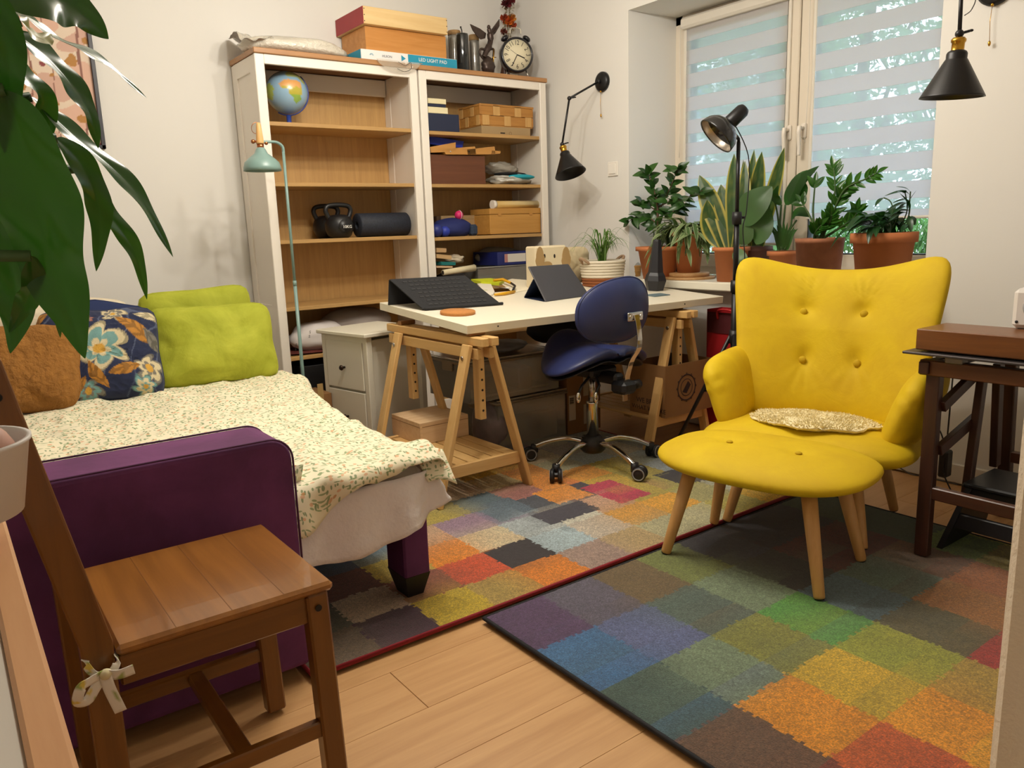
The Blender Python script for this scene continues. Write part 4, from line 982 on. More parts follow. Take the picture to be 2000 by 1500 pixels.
def wall_lamp(label, base, elbow, head, axis, tone, rb_=.055):
    t = thing('wall_lamp', label, 'lamp', base, 0, 'black swing arm wall lamps'); base, elbow, head = V(base), V(elbow), V(head)
    b = B(); b.M = frame(base, (0, 1, 0), (0, 0, 1)) @ Matrix.Rotation(pi, 4, 'X'); b.lathe([(0, 0), (rb_, 0), (rb_, .014), (rb_-.012, .024), (0, .027)], 32); obj('wall_plate', b, BLK, t, True)
    st = base+V((-.034, 0, 0)); b = B(); b.tube([base+V((-.02, 0, 0)), st], .009, 10); b.ball(st, .013, 12, 8); obj('pivot', b, BLK, t, True)
    b = B(); b.tube([st, elbow], .0058, 10); obj('arm', b, BLK, t, True); b = B(); b.tube([elbow, head], .0058, 10); obj('arm', b, BLK, t, True)
    joint(t, elbow, (.6, -.6, .1)); joint(t, head, (.6, -.7, .2))
    z = -V(axis).normalized(); xx = V((1, 0, 0)) if abs(z.x) < .9 else V((0, 1, 0)); xx = (xx-z*xx.dot(z)).normalized(); yy = z.cross(xx)
    Mx = Matrix(((xx.x, yy.x, z.x, 0), (xx.y, yy.y, z.y, 0), (xx.z, yy.z, z.z, 0), (0, 0, 0, 1))); Mx.translation = head-z*.010
    cone_shade(t, Mx, .026, .088, .105)
    b = B(); c = base+V((-.02, -.0, -rb_+.002)); b.ball(c, .006, 8, 6); b.tube([c, c+V((0, .004, -.055)), c+V((0, .0, -.125))], .0011, 5); b.ball(c+V((0, 0, -.133)), (.005, .005, .010), 10, 8); obj('pull_chain', b, BRASS, t, True)
    return t
e1 = px(1112, 192, -.17); h1 = px(1098, 282, -.20)
wall_lamp('black swing arm wall lamp with a brass socket beside the bookcase', px(1178, 160, WX), e1, h1, px(1116, 345, -.20)-h1, 0)
h2 = px(1874, 66, -.62); e2 = px(1880, -60, -.58)
wl2 = wall_lamp('black cone wall lamp hanging close in front of the window edge at upper right', px(1946, -24, WX), e2, h2, (.02, 0.06, -1), 0, .062)
b = B(); b.tube(smooth_path([px(1880, -60, -.57), px(1905, -10, -.5), px(1898, 18, -.52), px(1884, 30, -.60)]), .0016, 5); obj('cord', b, BLKP, wl2, True)

# turquoise reading lamp between bed and bookcase
TQ = mat('turquoise_enamel', '#7b9892', .35, coat=.2); COP = mat('copper', '#b8764e', .25, 1)
LY = -.62
lf = py(600, 800, LY); p1 = py(553, 292, LY); p2 = py(540, 278, LY); p3 = py(520, 277, LY); hd = py(507, 277, LY)
tl = thing('reading_lamp', 'turquoise floor lamp with a wooden handle standing between bed and bookcase', 'lamp', (p1.x-.02, LY, 0))
xb_ = p1.x+.0; b = B(); b.lathe([(0, .0), (.12, .0), (.12, .012), (.02, .022), (.011, .03)], 36, (xb_, LY, .0)); obj('base', b, TQ, tl, True)
b = B(); b.tube([(xb_, LY, .02), (xb_, LY, .86)], .0085, 12); b.tube([(xb_, LY, .86), V((xb_, LY, p1.z-.01))], .0068, 12); obj('pole', b, TQ, tl, True)
b = B(); b.tube([(xb_, LY, .85), (xb_, LY, .875)], .0092, 12); obj('coupling', b, TQ, tl, True)
b = B(); b.tube(smooth_path([(xb_, LY, p1.z-.02), p1+V((-.002, 0, .012)), p2, p3, hd], 6), .0068, 10); obj('neck', b, TQ, tl, True)
SM = Matrix.Translation(py(509, 290, LY))
def ztop(v): return py(509, v, LY).z-py(509, 290, LY).z
zr = ztop(334); zs_ = ztop(292); R_ = (py(545, 334, LY)-py(475, 334, LY)).length/2
b = B(); b.M = SM; b.lathe([(.014, zs_+.01), (.022, zs_), (.030, zs_*.5+zr*.2), (R_*.70, zr*.44), (R_*.92, zr*.62), (R_, zr*.84), (R_+.001, zr), (R_-.003, zr), (R_-.003, zr*.86), (R_*.90, zr*.65), (R_*.68, zr*.47), (.028, zr*.25), (.012, zs_)], 40); obj('shade', b, TQ, tl, True)
b = B(); b.M = SM; b.lathe([(0, ztop(281)), (.0155, ztop(281)), (.0155, ztop(291)), (0, ztop(291))], 20); b.tube([(-.034, 0, ztop(277)), (.034, 0, ztop(277))], .005, 8); b.ball((-.032, 0, ztop(277)), .010, 10, 8); b.ball((.028, 0, ztop(279)), .009, 10, 8); obj('copper_joint', b, COP, tl, True)
b = B(); b.M = SM; b.lathe([(0, ztop(240)), (.008, ztop(240)), (.011, ztop(245)), (.0175, ztop(278)), (.0175, ztop(281)), (0, ztop(281))], 20); obj('handle', b, wood('lamp_beech', '#d0a060', '#e2b97c', 'z', 1, .5), tl, True)
b = B(); b.tube([py(500+9*cos(a), 250+11*sin(a), LY) for a in [k*pi/10 for k in range(20)]], .0014, 6, closed=True); obj('ring', b, COP, tl, True)

# black floor lamp on a tripod behind the armchair
fl = thing('floor_lamp', 'black tripod floor lamp with a dome head in front of the window', 'lamp', (-.31, -2.052, 0))
FX, FY = -.31, -2.052
b = B(); b.tube([(FX, FY, .30), (FX, FY, .80)], .0155, 12); b.tube([(FX, FY, .78), (FX, FY, 1.10)], .012, 12); zt2 = px(1438, 278, FX).z; b.tube([(FX, FY, 1.08), (FX, FY, zt2)], .0085, 12); obj('pole', b, BLK, fl, True)
for z in (.80, 1.10): b = B(); b.lathe([(0, -.03), (.020, -.03), (.022, .0), (.020, .025), (0, .025)], 14, (FX, FY, z)); b.tube([(FX, FY, z), (FX+.03, FY-.02, z)], .006, 8); obj('clamp', b, BLKP, fl, True)
for k in range(3):
    a = rad(100+120*k); b = B(); b.tube([(FX+.015*cos(a), FY+.015*sin(a), .58), (FX+.30*cos(a), FY+.30*sin(a), .014)], .0095, 8); lg = obj('leg', b, BLK, fl, True)
    b = B(); b.ball((FX+.30*cos(a), FY+.30*sin(a), .0225), .0105, 10, 8); obj('foot', b, BLKP, lg, True)
    b = B(); b.tube([(FX+.012*cos(a), FY+.012*sin(a), .34), (FX+.155*cos(a), FY+.155*sin(a), .30)], .006, 8); obj('brace', b, BLK, fl, True)
b = B(); b.lathe([(0, -.03), (.022, -.03), (.022, .03), (0, .03)], 12, (FX, FY, .57)); obj('hub', b, BLKP, fl, True)
hA = px(1450, 216, FX); hB = px(1408, 264, FX)
ax = (hB-hA); ax.y += .0; ax = (ax+V((-.085, -.06, -.0))).normalized(); z = -ax; xx = V((0, 1, 0)); xx = (xx-z*xx.dot(z)).normalized(); yy = z.cross(xx)
Mx = Matrix(((xx.x, yy.x, z.x, 0), (xx.y, yy.y, z.y, 0), (xx.z, yy.z, z.z, 0), (0, 0, 0, 1))); Mx.translation = hA
L_ = (hB-hA).length
b = B(); b.M = Mx; b.lathe([(0, .020), (.022, .014), (.030, 0), (.031, -.075), (.026, -.082), (0, -.082)], 28); obj('lamp_housing', b, BLK, fl, True)
b = B(); b.M = Mx; k = L_*.98; pr = [(.026, -.072), (.040, -.080), (.068, -.098), (.084, -.122), (.090, -.150), (.090, -.156), (.087, -.156)]; b.lathe(pr+[(.086, -.150), (.080, -.124), (.064, -.101), (.036, -.083)], 40); sh = obj('shade', b, mat('black_gloss', '#18181a', .22, .1, coat=.5), fl, True)
b = B(); b.M = Mx; b.lathe([(.0855, -.152), (.0855, -.148), (.0795, -.123), (.0635, -.1), (.0355, -.082), (.001, -.081)], 40); obj('reflector', b, mat('reflector_silver', '#c9beb0', .3, .7), sh, True)
b = B(); pt = [Mx @ V((.0, .0, -.085)), V((FX, FY, zt2+.012)), V((FX, FY, zt2))]; b.tube(pt, .007, 8); obj('swivel', b, BLK, fl, True)
b = B(); b.tube(smooth_path([Mx @ V((.02, .01, -.05)), (FX+.03, FY-.03, zt2-.06), (FX+.028, FY-.03, zt2-.28), (FX+.018, FY-.02, 1.05), (FX+.03, FY-.025, .9), (FX+.02, FY-.02, .6), (FX+.03, FY-.03, .35)]), .0025, 6); obj('cord', b, BLKP, fl, True)

# light switch, picture
sw = thing('light_switch', 'white light switch on the wall left of the window', 'switch', px(1198, 330, WX)); p = px(1198, 330, WX)
b = B(); b.box((WX-.004, p.y, p.z), (.008, .082, .082), .003); obj('switch_plate', b, mat('switch_white', '#ece6dc', .35), sw, True)
b = B(); b.box((WX-.010, p.y, p.z), (.006, .056, .056), .002); obj('rocker', b, mat('switch_rocker', '#f2ede4', .3), sw, True)
q0, q1 = py(207, 291, -.012), py(172, 122, -.012)
pic = thing('framed_print', 'framed pinkish print with a dark frame on the wall behind the leaves', 'picture', (q0.x-.32, -.012, q0.z))
pw_, ph_ = .62, .86; xc_, zc_ = q0.x-pw_/2, q0.z+ph_/2
b = B()
for (x, z, sx, sz) in ((xc_-pw_/2+.009, zc_, .018, ph_), (xc_+pw_/2-.009, zc_, .018, ph_), (xc_, zc_-ph_/2+.009, pw_, .018), (xc_, zc_+ph_/2-.009, pw_, .018)): b.box((x, -.0125, z), (sx, .022, sz), .002)
obj('frame', b, mat('frame_dark', '#24222a', .4), pic, True)
rnd = random.Random(9)
def pcolor(x, z):
    c = lin('#dcc4ac')
    k = nz(x*5, z*7, 1); c = lin('#d8ae98') if k > .15 else (lin('#dfcab4') if k > -.15 else lin('#cda592'))
    if abs((x*9+.4*nz(x*6, z*3, 2)) % 1-.5) < .03: c = lin('#8a5a4c')
    if nz(x*14, z*14, 5) > .42: c = lin('#8a3a3a')
    if nz(x*16, z*16, 8) > .45: c = lin('#b07a34')
    return c
b = B(); b.grid(lambda u, v: (xc_-pw_/2+.015+(pw_-.03)*u, -.009, zc_-ph_/2+.015+(ph_-.03)*v), 120, 160, False); obj('print', b, painted('print_paper', .6), pic, True, pcol=[pcolor(p.x, p.z) for p in b.v])
b = B(); b.box((xc_, -.005, zc_), (pw_-.02, .006, ph_-.02)); obj('backing', b, mat('cardboard', '#a8804f', .9), pic, True)

# ------------------------------------------------------------------ dark table at the right with speaker and step stool
DKW = wood('walnut_dark', '#3a1e12', '#542c18', 'y', .8, .38, coat=.15); DKWZ = wood('walnut_dark_upright', '#2e1810', '#452416', 'z', .8, .4); TOPW = wood('walnut_top', '#5e3616', '#835022', 'y', .7, .38, coat=.1)
k0 = pz(1790, 642, .742); tX = k0.x; tY = k0.y
dt = thing('trestle_table', 'dark walnut table on trestle legs against the wall at the right', 'table', (tX+.33, tY-.4, 0))
b = B(); b.box((tX+.095, tY-.45, .742-.032), (.19, .90, .064), .003); obj('table_top', b, TOPW, dt, True)
b = B(); b.box((tX+.20, tY-.43, .668), (.44, .92, .008), .002); obj('metal_plate', b, mat('grey_metal_dark', '#4a4444', .45, .5), dt, True)
b = B(); b.box((tX+.02, tY-.115, .654), (.04, .05, .020), .003); obj('bracket', b, mat('grey_metal', '#7a746c', .4, .8), dt, True)
for x in (tX+.03, tX+.60): b = B(); b.box((x, tY-.44, .622), (.035, .86, .048), .003); obj('rail', b, wood('walnut_rail', '#4a2a16', '#643c20', 'y', .8, .4), dt, True)
b = B(); b.box((tX+.31, tY-.028, .622), (.62, .030, .040), .003); obj('rail', b, DKWZ, dt, True)
for x, dx in ((tX+.035, -.02), (tX+.59, .02)):
    for y in (tY-.05, tY-.85):
        b = B(); b.bar((x, y, .60), (x+dx, y-.01, .014 if x < -.3 else .001), .042, .032, (0, 1, 0), .003); obj('leg', b, DKWZ, dt, True)
    b = B(); b.box((x+dx*.6, tY-.45, .225), (.026, .80, .040), .003); obj('stretcher', b, DKW, dt, True)
for z0, z1 in ((.50, .59), (.36, .43)):
    b = B(); b.bar((tX+.04, tY-.075, z0), (tX+.26, tY-.085, z1), .036, .020, (0, 0, 1), .002); obj('brace', b, DKWZ, dt, True)
b = B(); b.bar((tX+.25, tY-.10, .60), (tX+.20, tY-.10, .17), .032, .024, (1, 0, 0), .002); obj('brace', b, DKWZ, dt, True)
b = B(); b.bar((tX+.36, tY-.10, .60), (tX+.40, tY-.10, .24), .036, .024, (1, 0, 0), .002); obj('brace', b, DKWZ, dt, True)
s0 = pz(1974, 641, .742)
spk = thing('speaker', 'small white square speaker with a round grey grille on the dark table', 'speaker', (s0.x+.03, s0.y-.055, .742), rad(8))
b = B(); b.box((.0, 0, .061), (.075, .112, .118), .012); obj('body', b, mat('speaker_white', '#e6e0da', .35), spk)
b = B(); b.box((.0, 0, .0015), (.05, .08, .003)); obj('rubber_base', b, BLKP, spk)
b = B(); b.lathe([(0, 0), (.036, 0), (.037, .002), (.033, .004), (0, .0045)], 32, (0, 0, 0), frame((-.0375, -.008, .066), (0, -1, 0), (0, 0, 1))); obj('grille', b, mat('grille_grey', '#a9a6a6', .6, bump=.4, bscale=700), spk)
b = B(); b.lathe([(0, 0), (.0045, 0), (.004, .002), (0, .002)], 16, (0, 0, 0), frame((-.0375, .042, .022), (0, -1, 0), (0, 0, 1))); obj('button', b, BLKP, spk)
ss0 = pz(1842, 1070, .012); 
stl = thing('step_stool', 'black plastic step stool under the dark table', 'stool', (ss0.x+.14, ss0.y-.19, .013))
b = B(); P3 = BLKP
def frustum(b, c, a0, b0, a1, b1, z0, z1):
    b.add([(c[0]+sx*a0, c[1]+sy*b0, z0) for sx, sy in ((-1, -1), (1, -1), (1, 1), (-1, 1))]+[(c[0]+sx*a1, c[1]+sy*b1, z1) for sx, sy in ((-1, -1), (1, -1), (1, 1), (-1, 1))],
          [(0, 1, 5, 4), (1, 2, 6, 5), (2, 3, 7, 6), (3, 0, 4, 7), (4, 5, 6, 7), (3, 2, 1, 0)])
for sy in (-1, 1):
    b = B(); b.add([(sx*a, sy*bb, z) for (a, bb, z) in ((.155, .205, 0), (.105, .15, .212)) for sx in (-1, 1)]+[(sx*a, sy*(bb-.018), z) for (a, bb, z) in ((.155, .205, 0), (.105, .15, .212)) for sx in (-1, 1)],
          [(0, 1, 3, 2), (4, 6, 7, 5), (0, 2, 6, 4), (1, 5, 7, 3), (0, 4, 5, 1)]); obj('side_panel', b, P3, stl)
b = B(); b.box((0, 0, .218), (.23, .32, .016), .005); obj('step_top', b, P3, stl)
b = B(); b.box((-.09, 0, .172), (.012, .31, .07), .003); obj('cross_bar', b, P3, stl); b = B(); b.box((-.11, 0, .095), (.018, .345, .05), .003); obj('cross_bar', b, mat('black_plastic_soft', '#26262a', .4), stl)
for (k, pts) in enumerate(([(1745, 905), (1775, 935), (1800, 955), (1840, 962), (1870, 955)], [(1822, 838), (1836, 842), (1846, 880), (1842, 920), (1858, 960)])):
    b = B(); pp = [px(u, v, WX-.05-.10*k) for u, v in pts]; pp = [V((q.x, q.y, max(q.z, .008))) for q in pp]; b.tube(smooth_path(pp), .003, 6); tag(obj('cable', b, mat('cable_grey', '#4a4440', .6) if k == 0 else BLKP), ['thin dark cable along the wall behind the armchair leg', 'black cable hanging behind the legs of the dark table'][k], 'cable')
b = B(); pz_ = px(1846, 905, -.05); b.box((pz_.x, pz_.y, pz_.z), (.05, .035, .11), .006); o = obj('power_adapter', b, BLKP); tag(o, 'black power adapter hanging under the dark table', 'adapter'); 
b = B(); b.tube([(pz_.x, pz_.y, pz_.z+.05), (pz_.x+.01, pz_.y, .60)], .003, 6); obj('cord', b, BLKP, o)

# ------------------------------------------------------------------ plants
def strip_leaf(path, width, prof, up, fold=.15, nx=6, wave=0, k=5, margin=None, curl=0):
    """a leaf blade along path; prof(t)->0..1; returns builder + margin paint weight"""
    pts = smooth_path(path, k); n = len(pts); b = B(); cols = []; up = V(up)
    L = [0]
    for i in range(1, n): L.append(L[-1]+(pts[i]-pts[i-1]).length)
    for i in range(n):
        t = (pts[min(i+1, n-1)]-pts[max(0, i-1)]).normalized(); sd = t.cross(up)
        sd = sd.normalized() if sd.length > 1e-4 else t.orthogonal(); nn = sd.cross(t); s = L[i]/L[-1]; wd = width*max(.012, prof(s))
        for j in range(nx+1):
            q = j/nx*2-1; b.v.append(pts[i]+sd*(q*wd/2)+nn*(wd*.5*fold*abs(q)-curl*wd*q*q+wave*sin(s*17+q*2)*abs(q)*wd)); cols.append(margin(q, s) if margin else 0)
    for i in range(n-1):
        for j in range(nx): b.f.append([i*(nx+1)+j, i*(nx+1)+j+1, (i+1)*(nx+1)+j+1, (i+1)*(nx+1)+j]); b.sm.append(True)
    return b, cols
def leaf_obj(par, mt, path, width, prof, up, nm='leaf', **k):
    b, c = strip_leaf(path, width, prof, up, **k); return obj(nm, b, mt, par, True, pcol=[(x, x, x) for x in c])
def ovate(t): return (sin(pi*min(1, t**.75))**.8)*(1-.25*t)
def lance(t): return sin(pi*t**.85)**.9
def strap(t): return min(1, .55+t*1.2)*(1-t**5) if t < 1 else 0
RIB = lambda q, s: 1 if abs(q) < .12 else (.35 if int((s*22+abs(q)*5)) % 3 == 0 else 0)
def pot(par, c, r0, r1, h, m=TERRA, rim=.022, nm='pot', soil=True, lip=True):
    b = B(); rr = r1+.006 if lip else r1
    pr = [(0, 0), (r0, 0), (r0+(r1-r0)*.75, h-rim), (rr if lip else r0+(r1-r0)*.76, h-rim), (rr, h), (r1-.010, h), (r1-.014, h-.02), (0, h-.02)]
    b.lathe(pr, 40, c); o = obj(nm, b, m, par, True)
    if soil: b = B(); b.lathe([(0, h-.012), (r1-.0145, h-.014), (r1-.0145, h-.019), (0, h-.019)], 24, c); obj('soil', b, SOIL, par, True)
    return o
SLAB = -.02   # keep a step back from the front of the sill
FG = leafmat('ficus_leaf', '#1f3d16', '#3f6a2a', .3); FG2 = leafmat('pale_leaf_green', '#35602a', '#6a8f4a', .35)
def unit_leaf(nm, mt, prof, droop=.15, fold=.25, nx=4, k=4, rib=RIB, L=1.0, W=.5):
    b, c = strip_leaf([(0, 0, 0), (0, .33, .02), (0, .66, .01-droop*.4), (0, 1, -droop)], W, prof, (0, 0, 1), fold, nx, 0, k, rib)
    return mesh(nm, b, mt, pcol=[(x, x, x) for x in c])
def place_leaf(par, me, p, d, up, s, w=1.0, nm='leaf'):
    d = V(d).normalized(); up = V(up); x = d.cross(up)
    x = x.normalized() if x.length > 1e-3 else d.orthogonal(); z = x.cross(d)
    M = Matrix(((x.x*s*w, d.x*s, z.x*s, 0), (x.y*s*w, d.y*s, z.y*s, 0), (x.z*s*w, d.z*s, z.z*s, 0), (0, 0, 0, 1))); M.translation = V(p)
    return inst(me, nm, par, WM[par.name].inverted() @ M)
# ficus in terracotta on the sill
PX = .12
def sill_thing(nm, label, u, x): p = px(u, 500, x); return thing(nm, label, 'plant', (x, p.y, SZ)), p.y
def pr_at(u0, u1, v, x): return (px(u0, v, x)-px(u1, v, x)).length/2
fc, fy = sill_thing('potted_ficus', 'bushy ficus in a terracotta pot behind the black vase', 1287, .062)
r1_ = pr_at(1254, 1322, 482, .062); hz_ = px(1287, 481, .062).z-SZ
pot(fc, (.062, fy, SZ), r1_*.66, r1_*.95, hz_)
rnd = random.Random(4); me_f = [unit_leaf('ficus_leaf', FG, ovate, dr, .2) for dr in (.1, .3)]
def fpt(u, v, dx=0): return px(u, v, .05-abs(dx)*1.2)
stems = [[(1287, 480), (1285, 430), (1284, 400), (1278, 375), (1268, 345), (1262, 338)], [(1285, 420), (1300, 385), (1312, 360), (1322, 335), (1325, 328)], [(1284, 405), (1310, 393), (1340, 386), (1372, 372)], [(1286, 440), (1268, 425), (1250, 420), (1225, 435)], [(1286, 428), (1300, 418), (1322, 410), (1333, 400)], [(1284, 412), (1262, 400), (1246, 392)], [(1287, 452), (1280, 440), (1272, 446)]]
for k, s in enumerate(stems):
    dx = rnd.uniform(-.05, .05); pts = [fpt(u, v, dx*i/len(s)) for i, (u, v) in enumerate(s)]; sp = smooth_path(pts, 5); b = B()
    b.tube(sp, [(.008 if k == 0 else .004)*(1-.7*i/len(sp)) for i in range(len(sp))], 7); obj('stem', b, mat('ficus_bark', '#5a4230', .8), fc, True)
    n = (26, 19, 18, 17, 17, 15, 9)[k]
    for i in range(n):
        t = .25+.75*(i+.5)/n if k else .35+.65*(i+.5)/n; p = sp[min(len(sp)-1, int(t*(len(sp)-1)))]; tan = (sp[min(len(sp)-1, int(t*(len(sp)-1))+1)]-sp[max(0, int(t*(len(sp)-1))-1)]).normalized()
        a = i*2.4+k; d = tan*.5+V((cos(a)*.8, sin(a)*.9, .15+rnd.uniform(-.55, .25)))
        place_leaf(fc, rnd.choice(me_f), p, d, (rnd.uniform(-.9, -.3), rnd.uniform(-.8, -.1), rnd.uniform(.2, .9)), rnd.uniform(.060, .088), rnd.uniform(1.0, 1.2))
# trailing spider-like plant on a wooden board
hp, hy = sill_thing('trailing_plant', 'striped trailing plant in a terracotta pot on a round wooden board', 1345, .13)
b = B(); b.lathe([(0, .013), (.105, .013), (.108, .016), (.108, .030), (.104, .034), (0, .034)], 40, (.125, hy-.01, SZ)); b.lathe([(0, 0), (.135, 0), (.137, .003), (.137, .010), (.134, .013), (0, .013)], 40, (.125, hy-.012, SZ)); obj('wooden_board', b, wood('board_wood', '#a87a4a', '#c09866', 'x', 1, .6), hp, True)
pot(hp, (.13, hy, SZ+.034), .06, .09, px(1345, 452, .13).z-SZ-.034)
rnd = random.Random(6); GS = leafmat('trailing_leaf', '#43602f', '#a9b88a', .45, '#aab58c'); me_t = [unit_leaf('trailing_leaf', GS, lance, dr, .3, 4, 4, lambda q, s: 1 if abs(q) > .55 else 0, W=.2) for dr in (.35, .8)]
ptop = px(1345, 450, .13)
for i in range(40):
    a = rnd.uniform(.5*pi, 1.75*pi) if i % 3 else rnd.uniform(0, 2*pi); r = rnd.uniform(.04, .135); out = V((cos(a), sin(a), 0))
    if out.x > .3: out.x *= .4
    z1 = rnd.uniform(-.17, .06); tr = smooth_path([ptop+out*.02, ptop+out*(.5*r+.03)+V((0, 0, .03)), ptop+out*(r+.02)+V((0, 0, z1*.4)), ptop+out*(r+.035)+V((0, 0, z1))], 4)
    b = B(); b.tube(tr, .0022, 5); obj('vine', b, mat('vine_green', '#5a6a3c', .7), hp, True)
    for j in range(4):
        p = tr[4+j*2]; an = rnd.uniform(0, 6.28); place_leaf(hp, rnd.choice(me_t), p, out*.7+V((cos(an)*.6, sin(an)*.6, rnd.uniform(-.5, .5))), (0, 0, 1), rnd.uniform(.08, .13), 1.25)
# sansevieria
SG = leafmat('sansevieria_leaf', '#26421c', '#456438', .35, '#b8ab52'); MARG = lambda q, s: 1 if abs(q) > .84 else (.12 if int(s*30+nz(s*8, q)*3) % 4 == 0 else 0)
sv, sy_ = sill_thing('sansevieria', 'yellow-edged sansevieria in a terracotta pot behind the lamp pole', 1428, .08)
r1_ = pr_at(1397, 1458, 488, .08); pot(sv, (.08, sy_, SZ), r1_*.70, r1_*.92, px(1428, 482, .08).z-SZ, rim=.02)
for (bx_, tp, wd, dx, cv) in (((1418, 484), (1366, 342), 36, -.03, (1400, 430)), ((1428, 484), (1408, 360), 34, .02, (1416, 420)), ((1420, 486), (1381, 390), 32, -.05, (1390, 450)), ((1432, 484), (1434, 300), 26, .03, (1432, 400)), ((1436, 484), (1455, 314), 22, .06, (1452, 400))):
    wm_ = wd/ (F/ (px(*bx_, .08)-CAM).dot(FW)); leaf_obj(sv, SG, [px(*bx_, .08), px(*cv, .08+dx*.5), px(*tp, .08+dx)], wm_*1.3, lambda t: (.55+.9*t)*(1-t**3.2) if t < 1 else 0, (-1, -.62, .0), fold=.14, nx=14, k=10, margin=MARG)
sv2, sy2 = sill_thing('sansevieria', 'tall sansevieria with broad leaves in the dark pot between lamp pole and armchair', 1478, .20)
r1_ = pr_at(1450, 1490, 482, .20); pot(sv2, (.20, sy2, SZ), r1_*.8, r1_*1.15, px(1470, 481, .20).z-SZ, mat('plum_pot', '#6a4640', .7))
for (bx_, tp, wd, dx, cv) in (((1476, 480), (1488, 296), 30, .0, (1478, 380)), ((1470, 480), (1473, 292), 22, .04, (1466, 380)), ((1484, 480), (1532, 288), 26, .02, (1508, 380)), ((1466, 480), (1452, 312), 16, .05, (1452, 390))):
    wm_ = wd/(F/(px(*bx_, .2)-CAM).dot(FW)); leaf_obj(sv2, SG, [px(*bx_, .2), px(*cv, .2+dx*.5), px(*tp, .2+dx)], wm_*1.2, lambda t: (.5+.9*t)*(1-t**3.2) if t < 1 else 0, (-1, -.65, .0), fold=.14, nx=14, k=10, margin=MARG)
BG = leafmat('broad_leaf', '#3a5a34', '#6f8a5a', .4)
for (bx_, cv, tp, wd, dx) in (((1446, 432), (1474, 400), (1508, 364), 60, -.05), ((1472, 470), (1488, 450), (1498, 400), 40, -.02), ((1448, 478), (1458, 440), (1470, 432), 40, -.04), ((1438, 486), (1448, 510), (1458, 534), 26, -.12)):
    wm_ = wd/(F/(px(*bx_, .12)-CAM).dot(FW)); leaf_obj(sv2, BG, [px(*bx_, .12+dx), px(*cv, .10+dx), px(*tp, .14+dx)], wm_, lambda t: sin(pi*t**.8)**.7 if 0 < t < 1 else 0, (-.9, -.5, .4), fold=.18, nx=8, k=8, margin=RIB)
# calla-like plant with long petioles
cl, cy_ = sill_thing('potted_calla', 'plant with long stalks in a terracotta pot against the window mullion', 1530, .16)
pot(cl, (.16, cy_, SZ), .055, .072, px(1530, 490, .16).z-SZ)
DG = leafmat('dark_leaf', '#1e3f1c', '#3f6a34', .3)
for (s, lf) in (([(1524, 488), (1520, 430), (1514, 395)], None), ([(1528, 488), (1530, 440), (1534, 400)], ((1534, 400), (1560, 360), (1600, 324), 36)), ([(1530, 488), (1545, 440), (1548, 395)], ((1546, 400), (1570, 350), (1592, 336), 46)), ([(1520, 488), (1508, 440), (1500, 415)], ((1500, 415), (1494, 395), (1504, 372), 20)), ([(1534, 488), (1540, 455), (1556, 430)], ((1546, 424), (1562, 415), (1582, 424), 28)), ([(1526, 488), (1522, 455), (1526, 400)], ((1526, 400), (1514, 385), (1520, 362), 18)), ([(1532, 488), (1542, 470), (1552, 448)], None)):
    pts = [px(u, v, .16) for u, v in s]; b = B(); b.tube(smooth_path(pts), .0045, 6); obj('stalk', b, mat('stalk_green', '#3f5a2c', .6), cl, True)
    if lf:
        wm_ = lf[3]/(F/(pts[0]-CAM).dot(FW)); leaf_obj(cl, DG, [px(*lf[0], .16), px(*lf[1], .14), px(*lf[2], .12)], wm_, ovate, (-.8, -.5, .6), margin=RIB, k=8)
for k in range(9):
    u = 1515+k*4; b = B(); leaf_obj(cl, DG, [px(1522+k*2, 490, .16), px(u, 460, .15), px(u+(k-4)*3, 430+abs(k-4)*4, .14)], .018, lance, (-1, -.4, .2), margin=RIB, k=4)
# zamioculcas
zz, zy = sill_thing('zz_plant', 'glossy zz plant in a chalky terracotta pot at the middle of the window', 1600, .06)
r1_ = pr_at(1555, 1644, 470, .06); CHK = mat('chalky_terracotta', '#a0684a', .9, var=.45, vscale=14, bump=.15, bscale=60); pot(zz, (.06, zy, SZ), r1_*.78, r1_*.95, px(1600, 465, .06).z-SZ, CHK, lip=False)
ZG = leafmat('zz_leaf', '#1f4a16', '#4a7a2c', .22); me_z = unit_leaf('zz_leaf', ZG, lance, .05, .25, 4, 4, W=.36)
rnd = random.Random(8)
for (s, dx, r0) in (([(1606, 466), (1625, 420), (1650, 370), (1690, 350), (1712, 338)], -.06, .20), ([(1602, 466), (1616, 420), (1630, 380), (1630, 345), (1628, 328)], .02, .40), ([(1610, 464), (1640, 445), (1668, 425), (1674, 410)], -.05, .3), ([(1598, 466), (1590, 440), (1575, 410), (1566, 396)], .02, .85), ([(1594, 466), (1588, 420), (1590, 380), (1592, 360)], .03, .85), ([(1600, 466), (1610, 448), (1622, 432), (1624, 420)], -.06, .3), ([(1590, 468), (1592, 455), (1604, 440)], -.06, .4), ([(1604, 466), (1618, 430), (1640, 390), (1655, 372)], -.02, .25)):
    pts = smooth_path([px(u, v, .06+dx*i/len(s)) for i, (u, v) in enumerate(s)], 6); b = B(); n = len(pts); b.tube(pts, [.0062*(1-.6*i/n) for i in range(n)], 7); obj('stalk', b, MATS['stalk_green'], zz, True)
    m = max(3, int(11*(1-r0)))
    for i in range(m):
        t = r0+(1-r0)*(i+.5)/m; q = int(t*(n-1)); tan = (pts[min(n-1, q+1)]-pts[max(0, q-1)]).normalized(); sd = tan.cross(V((-1, -.5, 0))).normalized()
        for sg in (-1, 1): place_leaf(zz, me_z, pts[q], tan*.9+sd*sg*.75+V((-.12, -.05, 0)), (-.8, -.4, .5), rnd.uniform(.055, .075)*(1.05-.25*t), 1.1)
    place_leaf(zz, me_z, pts[-1], tan, (-.8, -.4, .5), .06)
